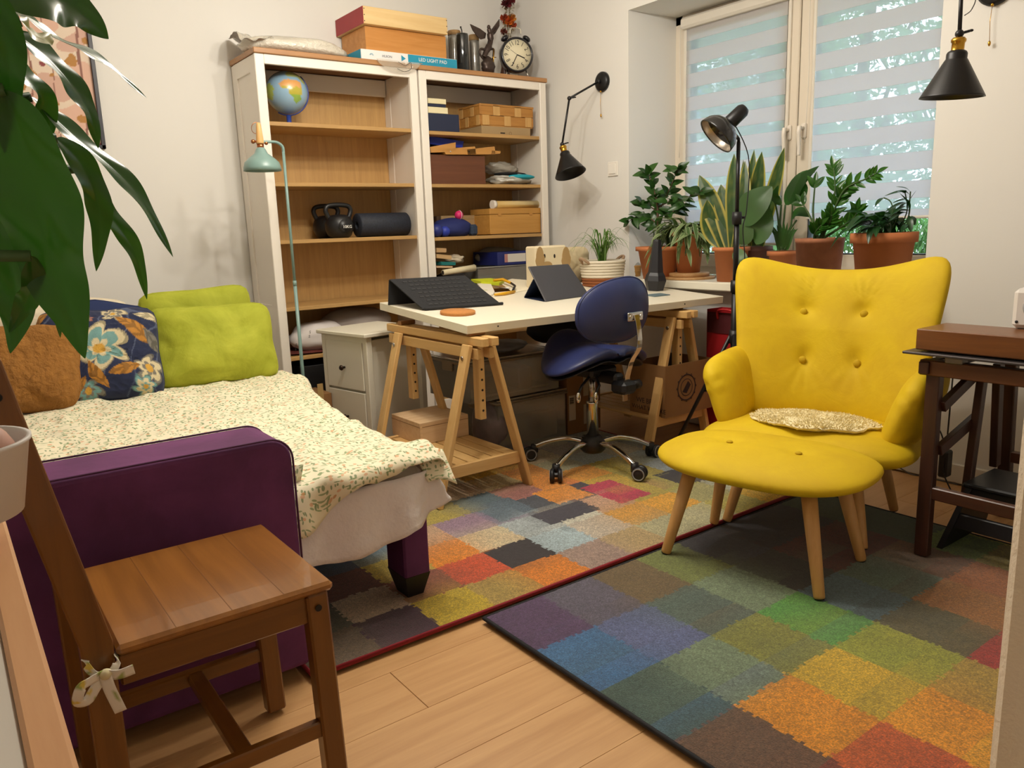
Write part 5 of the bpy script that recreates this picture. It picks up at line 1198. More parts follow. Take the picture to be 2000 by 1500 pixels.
# low dark pot plant at the right end of the sill
lp, ly_ = sill_thing('potted_peace_lily', 'low dark leafy plant in a wide terracotta pot at the right end of the sill', 1724, .07)
r1_ = pr_at(1664, 1786, 458, .07); hz_ = px(1724, 454, .07).z-SZ; pot(lp, (.07, ly_, SZ), r1_*.72, r1_*.93, hz_, rim=.042)
rnd = random.Random(14); LG = leafmat('lily_leaf_small', '#1c3a1c', '#37603a', .28); me_l = [unit_leaf('lily_leaf', LG, lance, dr, .2, 4, 5, W=.34) for dr in (.2, .6)]
pc_ = V((.07, ly_, SZ+hz_))
for i in range(64):
    a = rnd.uniform(0, 2*pi); r = r1_*rnd.uniform(.05, .85); p = pc_+V((cos(a)*r, sin(a)*r, rnd.uniform(.02, .075))); b = B()
    d = V((cos(a), sin(a)*1.2, rnd.uniform(-.35, .5)))
    if d.x > .4: d.x *= .4
    if p.y+d.normalized().y*.13 < -2.62: d.y = abs(d.y)*.3
    if i % 3 == 0: b.tube([pc_+V((cos(a)*r*.5, sin(a)*r*.5, -.01)), p], .0025, 5); obj('stalk', b, MATS['stalk_green'], lp, True)
    place_leaf(lp, rnd.choice(me_l), p, d, (-.4, 0, 1), rnd.uniform(.07, .12))
for s, n in (([(1760, 450), (1785, 420), (1800, 395), (1812, 372)], 5), ([(1762, 450), (1792, 440), (1806, 420), (1816, 405)], 6), ([(1742, 448), (1744, 420), (1740, 395), (1726, 386)], 1), ([(1758, 446), (1772, 410), (1768, 378)], 3)):
    pts = smooth_path([V((q.x, max(q.y, -2.61), q.z)) for q in [px(u, v, .09) for u, v in s]], 5); b = B(); b.tube(pts, .0025, 6); obj('stalk', b, MATS['stalk_green'], lp, True)
    for i in range(n):
        p = pts[min(len(pts)-1, int((.35+.65*(i+1)/n)*(len(pts)-1)))]; place_leaf(lp, me_l[i % 2], p, (rnd.uniform(-.7, -.1), rnd.uniform(-.25, .9), rnd.uniform(-.4, .5)), (-.4, 0, 1), rnd.uniform(.06, .09))
# ------------------------------------------------------------------ things on and in the bookcases
def rbox(name, label, cat, u0, u1, vm, yf, depth, z0, h, m, ch=.002, rz=0, group=None, part='body', v1=None):
    """box whose front spans picture columns u0..u1 at row vm on the plane y=yf, standing at z0; h may be a picture row of its top"""
    x0, x1 = py(u0, vm, yf).x, py(u1, vm if v1 is None else v1, yf).x
    t = thing(name, label, cat, ((x0+x1)/2, yf+depth/2, z0), rz, group)
    b = B(); b.box((0, 0, h/2), (x1-x0, depth, h), ch); o = obj(part, b, m, t); t['w'] = x1-x0
    return t, o, (x1-x0)
def zof(u, v, y): return py(u, v, y).z
T1 = 1.9797
CRB = mat('cream_card', '#e2d6ae', .7); NVB = mat('navy_card', '#1e2640', .6); CARD = mat('brown_cardboard', '#8a6238', .85, var=.12, vscale=6); CARDL = mat('light_cardboard', '#a58a62', .85, var=.1)
SYF = -.34
# shelf 1 right: four stacked boxes, basket on a flat carton
zz_ = ZS_R[0]+.0005; z2 = zof(860, 222, SYF); z3 = zof(855, 209, SYF); z4 = zof(850, 202.5, SYF); z5 = zof(850, 192, SYF)
rbox('storage_box', 'navy box at the bottom of the stack on the top shelf', 'box', 836, 897, 240, SYF, .24, zz_, z2-zz_, NVB)
rbox('storage_box', 'cream flat box lying directly on the navy box', 'box', 836, 875, 216, SYF, .22, z2+.0005, z3-z2-.001, CRB)
rbox('storage_box', 'thin navy box between two cream ones on the top shelf', 'box', 836, 871, 206, SYF+.002, .22, z3+.0005, z4-z3-.001, NVB)
rbox('storage_box', 'cream flat box topmost of the stack on the top shelf', 'box', 836, 871.5, 198, SYF, .22, z4+.0005, z5-z4-.001, CRB)
fy_ = -.33; zc1 = zof(990, 248, fy_); zc2 = zof(985, 206, fy_)
tray, o, w_ = rbox('flat_carton', 'flat beige carton under the woven basket', 'box', 941, 1036, 255, fy_, .26, zz_, zc1-zz_, CARDL)
b = B(); b.box((-.03, -.1305, .010), (.034, .001, .006)); obj('print_mark', b, mat('ink_black', '#1a1614', .8), tray); b = B(); b.lathe([(.008, 0), (.0095, 0), (.0095, .0008), (.008, .0008), (.008, 0)], 16, (0, 0, 0), frame((.028, -.130, .010), (1, 0, 0), (0, 0, 1))); obj('print_mark', b, mat('ink_tan', '#7a5a30', .8), tray)
SPL = wood('wood_splint', '#a06a2c', '#c08a44', 'x', 1, .55); SPL2 = wood('pale_splint', '#bd8f50', '#d0a566', 'z', 1, .55)
x0, x1 = py(938, 225, fy_).x, py(1042, 225, fy_).x; bw = x1-x0; bd = .235; bh = zc2-zc1
bk = thing('woven_basket', 'wood splint woven basket on a flat carton on the top shelf', 'basket', ((x0+x1)/2, fy_+bd/2, zc1+.0005))
b = B(); b.box((0, 0, .003), (bw-.012, bd-.012, .006)); obj('base', b, SPL, bk)
for r in range(2):
    zc = bh*(.27+.46*r); hh = bh*.43
    for (cx, cy, sx, sy) in ((0, -bd/2+.006, bw, .004), (0, bd/2-.006, bw, .004), (-bw/2+.006, 0, .004, bd), (bw/2-.006, 0, .004, bd)):
        b = B(); b.box((cx, cy, zc), (sx, sy, hh), .001); obj('splint', b, SPL, bk)
nv = 5
for i in range(nv):
    for side in (-1, 1):
        for r in range(2):
            if (i+r) % 2 == 0: b = B(); b.box((-bw/2+bw*(i+.5)/nv, side*(bd/2-.002), bh*(.27+.46*r)), (bw/nv*.62, .003, bh*.47), .001); obj('splint', b, SPL2, bk)
for i in range(4):
    for r in range(2):
        if (i+r) % 2 == 0: b = B(); b.box((-bw/2+.002, -bd/2+bd*(i+.5)/4, bh*(.27+.46*r)), (.003, bd/4*.62, bh*.47), .001); obj('splint', b, SPL2, bk)
for (cx, cy, sx, sy) in ((0, -bd/2+.003, bw+.004, .005), (0, bd/2-.003, bw+.004, .005), (-bw/2+.003, 0, .005, bd), (bw/2-.003, 0, .005, bd)):
    b = B(); b.box((cx, cy, bh-.004), (sx, sy, .012), .001); obj('rim', b, SPL, bk)
b = B(); b.ball((.0, -.02, bh*.75), (.05, .04, bh*.42), 14, 8); b.ball((-.012, -.05, bh*1.04), (.026, .008, .009), 10, 6); o = obj('paper_bits', b, mat('paper_white', '#dcd4c4', .8), bk)
# shelf 2 right
zz_ = ZS_R[1]+.0005; BB = wood('chest_mahogany', '#5a331c', '#70432a', 'x', .8, .4); zt_ = zof(895, 303, SYF)
cx0 = rbox('wooden_chest', 'plain dark brown wooden box on the second shelf', 'box', 840, 948, 330, SYF, .26, zz_, zt_-zz_, BB)
LOK = wood('light_box_wood', '#b07a3a', '#c8924c', 'x', 1, .5)
fold = thing('folding_tray', 'light wooden folding trays stepped on top of the brown box', 'tray', (cx0[0].location.x, SYF+.1, zt_))
for (ua, va, ub, vb, uc, vc, ud, vd) in ((840, 287, 890, 278, 890, 296, 842, 298), (866, 291, 928, 286, 930, 302, 871, 303), (912, 292, 966, 286, 968, 301, 914, 302), (960, 294, 978, 295, 977, 300, 960, 301)):
    b = B(); q = [py(u, max(v, 0), SYF-.012) for u, v in ((ua, va), (ub, vb), (uc, vc), (ud, vd))]; q = [V((p.x, p.y, max(p.z, zt_+.0006))) for p in q]; b.prism(q, (0, .16, 0)); obj('tray_side', b, LOK, fold, True)
for (u, v) in ((880, 296), (916, 296)): b = B(); p = py(u, v, SYF-.013); b.ball(p, (.005, .003, .005), 10, 6); obj('rivet', b, CHROME if u < 900 else MATS['dark_hole'], fold, True)
bx = thing('blue_box', 'bright blue flat box tilted under the shelf above the folding trays', 'box', (py(870, 280, -.22).x, -.16, zof(870, 290, -.22)))
q = [py(u, v, -.25) for u, v in ((840, 266), (906, 276), (903, 289), (839, 281))]; b = B(); b.prism(q, (0, .16, 0)); obj('body', b, mat('bright_blue', '#1f38b8', .5), bx, True)
def lump(nm, label, cat, cen, r, m, seed, amp=.25, sc=3, group=None, flat=True, part='body', n=(36, 20), top=False):
    t = thing(nm, label, cat, cen, 0, group); b = B(); vs_, fs = [], []; b.ball((0, 0, 0), r, n[0], n[1])
    o2 = []
    for p in b.v:
        d = V((p.x/r[0], p.y/r[1], p.z/r[2])); k = 1+amp*NZ.noise(d*sc*.5+V((seed, 0, 0)))+amp*.6*abs(NZ.noise(d*sc+V((0, seed, 0))))-amp*.3
        q = V((p.x*k, p.y*k, p.z*k))
        if flat: q.z = max(q.z, -r[2]*.8)
        q.z += r[2]*.8 if flat else 0
        o2.append(q)
    b.v = o2; obj(part, b, m, t); return t
PLB = film('clear_bag', '#ded8c8', .62, .22, .3, .7, 26); PLC = film('clear_plastic', '#b8b2a4', .30, .15, .2, .2, 10)
pb = py(1003, 345, -.28); bag = lump('plastic_bag', 'crumpled clear bag with a turquoise thing inside on the second shelf', 'bag', (pb.x, -.24, zz_), (.155, .11, .042), PLB, 2, .3, 5)
b = B(); b.ball((.03, -.075, .046), (.105, .045, .017), 20, 8); obj('turquoise_cloth', b, mat('turquoise_cloth', '#1f9fb2', .7), bag); b = B(); b.ball((-.02, -.03, .066), (.12, .06, .012), 20, 8); obj('black_cloth', b, mat('black_cloth', '#15161a', .9), bag)
pb = py(990, 310, -.18); lump('plastic_bag', 'rolled clear plastic behind the turquoise bag on the second shelf', 'bag', (pb.x, -.10, zz_+.075), (.13, .055, .045), PLB, 7, .25, 5)
pb = py(1031, 311, -.15); t = thing('black_paddle', 'rounded black paddle sticking up at the right of the second shelf', 'paddle', (pb.x, -.055, zz_)); b = B(); q = [(-.024, 0, .002), (-.022, 0, .10), (-.010, 0, .135), (.006, 0, .148), (.016, 0, .14), (.02, 0, .10), (.022, 0, .002)]; b.prism(q, (0, .015, 0)); obj('blade', b, BLKP, t)
# shelf 3 right
zz_ = ZS_R[2]+.0005; CHP = wood('chest_pine', '#b07c34', '#c8944c', 'x', .8, .45, knots=1.2); zt_ = zof(990, 408, -.345)
x0, x1 = py(958, 430, -.345).x, py(1057, 430, -.345).x
ch = thing('pine_chest', 'pine chest with a lid on the third shelf at the right', 'box', ((x0+x1)/2, -.235, zz_)); hh = zt_-zz_; ww = x1-x0
b = B(); b.box((0, 0, hh*.38+.004), (ww, .21, hh*.76), .002); obj('body', b, CHP, ch); b = B(); b.box((0, 0, hh*.885+.004), (ww+.002, .212, hh*.225), .002); obj('lid', b, CHP, ch)
for sx in (-.32, .3): b = B(); b.box((ww*sx, -.107, hh*.775), (.022, .003, .012)); obj('hinge_cover', b, LOK, ch)
b = B(); b.box((0, -.004, .002), (ww-.03, .2, .004)); obj('foot', b, MATS['dark_hole'], ch)
mp = py(1008, 396, -.33); rm = thing('paper_roll', 'printed paper roll lying on the pine chest', 'roll', (mp.x, -.29, zt_))
ra = V((py(966, 400, -.31).x, -.30, zt_+.026)); rb2 = V((py(1056, 400, -.31).x, -.28, zt_+.026))
b = B(); b.tube([ra, rb2], [.024, .024], 24); n_ = len(b.v); obj('roll', b, painted('roll_print', .7), rm, True, pcol=[lin('#c9a45c') if nz(p.x*40, p.z*60, 2) < .2 else (lin('#8a5a2c') if nz(p.x*70, p.z*50, 5) > .3 else lin('#e2d2a4')) for p in b.v])
b = B(); b.tube([ra+V((-.012, 0, .002)), ra+V((.012, 0, .002))], [.027, .025], 24); obj('white_edge', b, mat('paper_roll_white', '#e4dcd0', .8), rm, True)
bl3 = py(880, 437, -.30); lump('blue_cushion', 'dark blue rounded cushion roll at the left of the third shelf', 'cushion', (py(886, 437, -.27).x, -.25, zz_), (.135, .09, .062), mat('blue_jersey', '#1a2560', .8, bump=.3, bscale=50), 4, .12, 2)
for k, (u, r) in enumerate(((858, .038), (874, .032))):
    p = py(u, 449, -.335); b = B(); b.ball((0, 0, r), r, 20, 12); t = thing('blue_ball', ['blue ball at the far left of the third shelf', 'brighter blue ball in front of the dark blue cushion'][k], 'ball', (p.x, -.305+.0, zz_)); obj('ball', b, mat('blue_ball_%d' % k, ['#232f78', '#2438a0'][k], .5), t)
p = py(896, 413, -.28); t = thing('pink_ball', 'pink ball with a pale ring on the dark blue cushion', 'ball', (p.x, -.28, zz_+.098)); b = B(); b.ball((0, 0, .026), .026, 20, 12); obj('ball', b, mat('hot_pink', '#d42a6a', .5), t); b = B(); b.tube([(.004+.0, -.0+.0262*cos(a), .026+.0262*sin(a)) for a in [k*pi/12 for k in range(24)]], .003, 6, closed=True); obj('ring', b, mat('pale_pink', '#d8a8b0', .6), t)
p = py(928, 442, -.33); t = thing('patterned_pouch', 'dark pouch with a star print beside the pine chest', 'pouch', (p.x, -.30, zz_)); b = B(); b.box((0, 0, .034), (.048, .06, .066), .012); obj('pouch', b, mat('dark_print', '#26344a', .8, var=.6, vscale=90), t)
x0, x1 = py(850, 400, -.14).x, py(958, 400, -.14).x
t = thing('flat_board', 'long flat board lying behind the blue cushion on the third shelf', 'board', ((x0+x1)/2, -.10, zz_)); b = B(); b.box((0, 0, .062), (x1-x0, .10, .122), .002); obj('board', b, wood('old_board', '#4a3624', '#5e4630', 'x', 1, .7), t)
t = thing('flat_board', 'pale flat board on edge in front of the long dark one', 'board', (py(905, 400, -.16).x-.02, -.166, zz_)); b = B(); b.box((0, 0, .112), (.30, .012, .024), .002); b.box((.0, .0, .05), (.29, .010, .1), .001); obj('board', b, mat('pale_board', '#a88a60', .7), t)
# shelf 4 right, seen above the desk
zz_ = ZS_R[3]+.0005
cbx = thing('clear_box', 'clear plastic box standing on the fourth shelf behind the desk', 'box', (py(990, 530, -.33).x, -.20, zz_)); x0, x1 = py(936, 530, -.345).x, py(1052, 530, -.345).x; zt_ = zof(990, 520, -.345); ww = x1-x0; hh = zt_-zz_
b = B()
for (cx, cy, sx, sy) in ((0, -.145, ww, .003), (0, .11, ww, .003), (-ww/2, -.018, .003, .255), (ww/2, -.018, .003, .255)): b.box((cx, cy, hh/2), (sx, sy, hh))
b.box((0, -.018, .002), (ww, .25, .003)); obj('tub', b, PLC, cbx); b = B(); b.tube([(-ww/2, -.146, hh), (ww/2, -.146, hh), (ww/2, .11, hh), (-ww/2, .11, hh)], .005, 6, closed=True); obj('rim', b, mat('cloudy_rim', '#8f8c84', .3), cbx)
b = B(); b.ball((0, -.03, .03), (ww*.42, .09, .028), 18, 10); obj('contents', b, mat('grey_contents', '#6a6c6a', .8, var=.5, vscale=30), cbx)
bi = thing('ring_binder', 'blue ring binder with a white spine label lying on the clear box', 'binder', (py(1010, 503, -.34).x, -.2, zt_+.006)); x0, x1 = py(976, 503, -.345).x, py(1049, 503, -.345).x; hb = zof(1010, 491, -.345)-zt_-.006
b = B(); b.box((0, -.0, hb/2), (x1-x0, .27, hb), .002); obj('cover', b, mat('binder_blue', '#1f2868', .5), bi)
b = B(); b.box((-.012, -.1358, hb*.53), ((x1-x0)*.56, .0012, hb*.62)); lb = obj('label_card', b, mat('label_white', '#d8d0c4', .7), bi); b = B(); b.box((-.012-(x1-x0)*.24, -.1366, hb*.53), ((x1-x0)*.08, .001, hb*.62)); obj('pink_strip', b, mat('label_pink', '#b8807a', .7), lb)
b = B(); b.lathe([(.006, 0), (.010, 0), (.010, .001), (.006, .001), (.006, 0)], 18, (0, 0, 0), frame(((x1-x0)*.37, -.1352, hb*.5), (1, 0, 0), (0, 0, 1))); obj('finger_ring', b, BLKP, bi)
lump('plastic_roll', 'rolled cloudy plastic sheet on top of the binder shelf', 'roll', (py(988, 482, -.22).x, -.12, zt_+.012), (.17, .06, .060), film('cloudy_plastic', '#b0a894', .6, .3, .2, .4, 12), 9, .12, 3)
for k, (u0, u1, va, vb, c, lb) in enumerate(((853, 872, 484, 493, '#b89468', 'small pale wooden block on the papers at the left of the fourth shelf'), (853, 882, 496, 504, '#c4a070', 'pale wooden strip slanting on the left pile of the fourth shelf'), (862, 890, 511, 518, '#0f6a68', 'teal folded cloth in the pile on the fourth shelf'), (852, 884, 519, 523, '#caa884', 'beige card in the pile on the fourth shelf'))):
    q = [py(u0, va, -.34), py(u1, va+(3 if k == 1 else 1), -.34), py(u1, vb+(3 if k == 1 else 0), -.34), py(u0, vb, -.34)]; b = B(); b.prism(q, (0, .12, 0)); t = thing(['wooden_block', 'wooden_strip', 'folded_cloth', 'card'][k], lb, ['block', 'strip', 'cloth', 'card'][k], ((q[0].x+q[1].x)/2, -.28, q[2].z)); obj('body', b, mat('pile_%d' % k, c, .8), t, True)
lump('paper_bag', 'crumpled pale bag on the pile at the left of the fourth shelf', 'bag', (py(895, 500, -.30).x, -.25, zof(895, 514, -.30)), (.065, .06, .028), mat('pale_bag', '#c2b49c', .8, bump=.6, bscale=30), 3, .35, 4)
q = [py(u, v, -.35) for u, v in ((862, 528), (924, 516), (930, 530), (868, 537))]; b = B(); b.tube([(q[0]+q[3])/2, (q[1]+q[2])/2], [.016, .020], 20); t = thing('paper_roll', 'cream rolled paper in front of the pile on the fourth shelf', 'roll', (q[0]+q[2])/2); obj('roll', b, mat('cream_paper', '#ddd0ac', .8), t, True); b = B(); b.tube([(q[0]+q[3])/2+V((-.001, 0, 0)), (q[0]+q[3])/2+V((.001, 0, 0))], [.012, .012], 16); obj('hollow_end', b, MATS['dark_hole'], t, True)
lump('cloth_heap', 'dark grey cloth heap under the rolled paper on the fourth shelf', 'cloth', (py(890, 540, -.3).x, -.22, zz_), (.12, .09, .055), mat('dark_cloth', '#3a3634', .9, var=.4, vscale=30), 11, .3, 4)
lump('red_cloth', 'red crumpled cloth at the front left of the fourth shelf', 'cloth', (py(878, 541, -.345).x, -.335, zz_), (.05, .022, .036), mat('red_cloth', '#8a1e20', .8), 13, .3, 4)
# left bookcase: globe, kettlebells, roller, bags, boxes
zz_ = ZS_L[0]+.0005; gc = py(560, 181, -.20); gR = (py(600, 181, -.2)-py(521, 181, -.2)).length/2*.97
gl = thing('globe', 'small blue desk globe on the top shelf of the empty bookcase', 'globe', (gc.x, -.20, zz_)); gz = zof(560, 181, -.2)-zz_
def land(p):
    d = p.normalized(); u, v = atan2(d.x, -d.y), d.z       # facing side
    def blob(cu, cv, ru, rv): return ((u-cu)/ru)**2+((v-cv)/rv)**2 < 1+.5*nz(u*6, v*6, 3)
    af = blob(-.12, .24, .58, .24) or blob(.08, -.04, .38, .28) or blob(.16, -.34, .24, .26)
    if af: return lin('#d9a060') if v > .12+.1*nz(u*5, v*5) else (lin('#b5a83a') if v > -.2 else lin('#8aa848'))
    if blob(.1, .74, .5, .15) or blob(.85, .62, .4, .3): return lin('#a8b070')
    if blob(-1.35, -.05, .35, .4): return lin('#a8b85a')
    if blob(1.5, .1, .2, .5): return lin('#c0a868')
    return lin('#8fb0c8')
b = B(); b.ball((0, 0, gz), gR, 80, 50); sp_ = obj('sphere', b, painted('globe_print', .25, coat=.5), gl, pcol=[land(p-V((0, 0, gz))) for p in b.v])
b = B(); GB = mat('globe_blue_stand', '#2c3f8a', .4); b.lathe([(0, 0), (.060, 0), (.060, .006), (.02, .012), (.012, .02), (.012, gz-gR-.006), (0, gz-gR-.006)], 28); obj('stand', b, GB, gl)
b = B(); b.tube([((gR+.006)*sin(a)*.92, (gR+.006)*sin(a)*-.3, gz-(gR+.006)*cos(a)) for a in [k*pi/24-.5 for k in range(0, 23)]], .0035, 6); obj('meridian', b, GB, gl)
zz_ = ZS_L[2]+.0005
def kettle(label, u, y):
    p = py(u, 460, y); t = thing('kettlebell', label, 'kettlebell', (p.x, y, zz_), 0, 'kettlebells'); KM = mat('kettle_black', '#18181a', .4, bump=.1, bscale=200)
    b = B(); b.lathe([(0, 0), (.045, 0), (.062, .012), (.076, .045), (.076, .075), (.064, .108), (.04, .122), (0, .126)], 32); obj('bell', b, KM, t)
    b = B(); b.tube(smooth_path([(-.050, 0, .095), (-.066, 0, .125), (-.072, 0, .150), (-.056, 0, .170), (0, 0, .176), (.056, 0, .170), (.072, 0, .150), (.066, 0, .125), (.050, 0, .095)], 5), .0125, 10); obj('handle', b, KM, t); return t
kb = kettle('black kettlebell in front with a weight mark', 664, -.262); kettle('black kettlebell behind the other one, further left', 640, -.105)
b = B(); b.lathe([(0, 0), (.036, 0), (.036, .002), (0, .002)], 28, (0, 0, 0), frame((.0, -.0745, .062), (1, 0, 0), (0, 0, 1))); obj('face_disc', b, MATS['kettle_black'], kb)
text('weight_mark', '10KG', .022, frame((.012, -.0775, .058), (1, 0, 0), (0, 0, 1)), mat('ink_white', '#e8e4dc', .6), kb)
x0, x1 = py(697, 440, -.24).x, py(793, 440, -.24).x; rR = (zof(745, 416, -.24)-zof(745, 462, -.24))/2
fr_ = thing('foam_roller', 'speckled dark blue foam roller lying beside the kettlebells', 'roller', ((x0+x1)/2, -.24, zz_))
b = B(); FM = frame((-(x1-x0)/2, 0, rR), (0, 1, 0), (0, 0, 1)); b.lathe([(.02, 0), (rR-.004, 0), (rR, .004), (rR, x1-x0-.004), (rR-.004, x1-x0), (.02, x1-x0), (.02, 0)], 40, (0, 0, 0), FM); obj('roll', b, mat('speckled_foam', '#20242f', .7, var=1.1, vscale=120, bump=.3, bscale=150), fr_)
zz_ = ZS_L[4]+.0005
p = py(612, 670, -.30); dg = lump('duvet_bag', 'white bag with small dark marks on the lower shelf left of the cabinet', 'bag', (p.x+.06, -.22, zz_+.012), (.165, .13, .085), mat('white_bag', '#d8d0cc', .7, bump=.3, bscale=20), 5, .16, 2.5)
for (u, v) in ((578, 678), (605, 653)):
    q = py(u, v, -.352); text('printed_mark', 'S\nS', .022, WM[dg.name].inverted() @ frame(q, (1, 0, -.25), (.25, 0, 1)), MATS['ink_black'], dg)
lump('duvet_bag', 'grey white bag at the back of the lower shelf above the cabinet', 'bag', (py(690, 610, -.15).x, -.15, zz_+.06), (.22, .12, .085), mat('grey_bag', '#a89c94', .75, bump=.3, bscale=16), 8, .14, 2.5)
t = lump('red_cloth', 'dark red patterned cloth under the white bag on the lower shelf', 'cloth', (py(610, 697, -.3).x+.02, -.2, zz_), (.20, .135, .011), mat('dark_red_print', '#5a2018', .8, var=.8, vscale=60), 15, .1, 4)
p = py(628, 740, -.30); rbox('bin', 'black box on the bottom of the bookcase left of the cabinet', 'box', 588, 668, 740, -.33, .26, .102, .30, mat('black_box', '#141418', .6))
cpos = pz(618, 810, .10); c_, o, w_ = rbox('carton', 'brown carton with a tape strip standing behind the blanket end, left of the cabinet', 'box', 600, 650, 800, -.62, .2, .0015, .30, CARD)
b = B(); b.box((.01, -.1008, .18), (.03, .001, .35)); obj('tape', b, mat('tape_tan', '#a88a58', .4), c_)
# on top of the bookcases
pb = py(585, 92, -.25); wp = lump('bubble_wrap_parcel', 'flat parcel in clear bubble wrap on top of the left bookcase', 'parcel', (py(580, 92, -.24).x, -.20, T1), (.30, .15, .056), film('bubble_wrap', '#eee6d4', .80, .25, .3, .9, 45), 6, .14, 3)
b = B(); b.grid(lambda u, v: (-.31+.16*u+.03*v, -.13+.30*v, .035+.07*(1-u)*ss(0, .5, v)+.018*nz(u*4, v*5)+.03*u), 12, 12); o = obj('loose_wrap', b, MATS['bubble_wrap'], wp)
b = B(); b.grid(lambda u, v: (-.2+.46*u, -.02+.12*v, .085+.016*nz(u*5, v*4, 3)-.02*u), 16, 6); obj('loose_wrap', b, MATS['bubble_wrap'], wp)
LEDX0, LEDX1 = py(705, 98, -.36).x, py(892, 120, -.36).x
led = thing('flat_box', 'flat white and teal light pad box lying at the front edge under the wooden boxes', 'box', ((LEDX0+LEDX1)/2, -.26, T1)); lw = LEDX1-LEDX0; lh = zof(800, 94, -.36)-T1; lh = .052
TEAL = mat('print_teal', '#1f8fae', .5); b = B(); b.box((0, 0, lh/2), (lw, .20, lh), .002); obj('carton', b, mat('print_white', '#e4e0dc', .5), led)
b = B(); b.box((lw*.235, -.1006, lh/2), (lw*.53, .001, lh*.92)); obj('teal_panel', b, TEAL, led); b = B(); b.box((-lw/2-.0006, 0, lh/2), (.001, .19, lh*.95)); obj('teal_end', b, TEAL, led)
b = B(); b.prism([(-lw*.10, -.1008, lh*.2), (-lw*.055, -.1008, lh*.5), (-lw*.10, -.1008, lh*.8)], (0, -.0006, 0)); obj('arrow_mark', b, TEAL, led)
text('lettering', 'LED LIGHT PAD', .026, frame((lw*.235, -.1013, lh*.55), (1, 0, 0), (0, 0, 1)), mat('ink_white', '#e8e4dc', .6), led)
text('lettering', 'HUION', .018, frame((-lw*.245, -.1009, lh*.5), (1, 0, 0), (0, 0, 1)), mat('ink_grey', '#5a6470', .6), led)
b = B()
for k in range(5): a = .35+k*.6; b.prism([(-lw*.40+.004*cos(a), -.1008, lh*.45+.004*sin(a)), (-lw*.40+.012*cos(a-.2), -.1008, lh*.45+.011*sin(a-.2)), (-lw*.40+.012*cos(a+.2), -.1008, lh*.45+.011*sin(a+.2))], (0, -.0005, 0))
o = obj('fan_mark', b, TEAL, led); o['kind'] = 'stuff'
wbx0, wbx1 = py(713, 60, -.31).x, py(871, 80, -.31).x; z1 = T1+lh; zt1 = zof(790, 60, -.31); zt0 = zof(790, 27, -.31)
B1 = wood('box_pine_warm', '#b5762f', '#cf9350', 'x', .7, .5, knots=1.3); B2 = wood('box_pine_pale', '#d4b078', '#e4c790', 'x', .7, .5)
lo = thing('wooden_box', 'warm pine box on the light pad box, under the red-ended one', 'box', ((wbx0+wbx1)/2, -.165, z1+.0005)); b = B(); b.box((0, 0, (zt1-z1)/2), (wbx1-wbx0, .29, zt1-z1-.001), .002); obj('body', b, B1, lo)
upx0, upx1 = py(710, 33, -.345).x, py(874, 52, -.345).x
up_ = thing('wooden_box', 'pale pine box with a dark red end, topmost on the bookcase', 'box', ((upx0+upx1)/2, -.175, zt1+.0005)); hh = zt0-zt1; ww = upx1-upx0
b = B(); b.box((0, 0, hh/2), (ww, .34, hh), .002); obj('body', b, B2, up_); b = B(); b.box((-ww/2-.001, 0, hh/2), (.002, .338, hh-.002)); obj('red_end', b, mat('red_stain', '#9a2a30', .55, var=.2), up_)
for sx in (-.49, .49):
    for k in range(3): b = B(); b.ball((ww*sx, -.1702, hh*(.15+.35*k)), (.003, .001, .003), 8, 4); obj('nail', b, MATS['dark_hole'], up_)
b = B(); pf = py(770, 130, -.385)
lb_ = thing('plastic_sleeve', 'thin clear plastic sleeve hanging over the bookcase edge below the light pad box', 'sleeve', (pf.x, -.385, T1))
b.grid(lambda u, v: (py(735+90*u, 118+9*u, -.392).x, -.392-.004*sin(u*9)-.004*v, T1+.004-v*(.055*sin(pi*min(1, u*1.05))**.6+.004)), 24, 8); obj('sleeve', b, film('sleeve_film', '#cdbfa8', .4, .15, .3, .6, 40), lb_, True)
b = B(); b.tube(smooth_path([py(u, v, -.400) for u, v in ((778, 121), (792, 128), (802, 122), (803, 134), (790, 140), (776, 134))], 6), .0012, 5); obj('dark_thread', b, BLKP, lb_, True)
# jars, figurine, flowers, clock
def jar(label, u, y, r, h, m, nm='jar', lid=None):
    p = py(u, 110, y); t = thing(nm, label, 'jar', (p.x, y, T1)); b = B(); b.lathe([(0, 0), (r*.96, 0), (r, .004), (r, h*.96), (r*.97, h), (r*.90, h), (r*.90, .006), (0, .006)], 32); obj('glass', b, m, t)
    if lid: b = B(); b.lathe([(0, h), (r*1.02, h), (r*1.02, h+lid), (r*.96, h+lid+.004), (0, h+lid+.004)], 28); obj('lid', b, mat('cork', '#9a7a50', .85, var=.3, vscale=60), t)
    return t
kj = jar('tall black glass jar beside the light pad box', 904, -.27, .036, zof(904, 67, -.27)-T1, mat('black_glass', '#14181a', .08, coat=.6))
b = B(); h_ = zof(904, 67, -.27)-T1; b.tube(smooth_path([(0, 0, h_-.002), (0, 0, h_+.020), (-.006, 0, h_+.034)]), .0035, 8); b.ball((-.006, 0, h_+.037), .0055, 10, 6); obj('stopper', b, BLKP, kj)
jar('clear jar with a cork lid left of the black jar', 889, -.13, .038, zof(889, 70, -.13)-T1, PLC, lid=.022); jar('clear jar with a cork lid between black jar and figurine', 927, -.17, .030, zof(927, 80, -.17)-T1, PLC, lid=.028)
fp = py(953, 120, -.27); FZ = lambda v: zof(953, v, -.27)-T1; FGM = mat('bronze_resin', '#4a3d38', .35, .6, var=.4, vscale=60)
fg = thing('figurine', 'bronze winged figurine on a rocky base beside the alarm clock', 'figurine', (fp.x, -.27, T1))
def FP(u, v, dy=0): q = py(u, v, -.27); return V((q.x-fp.x, dy, q.z-T1))
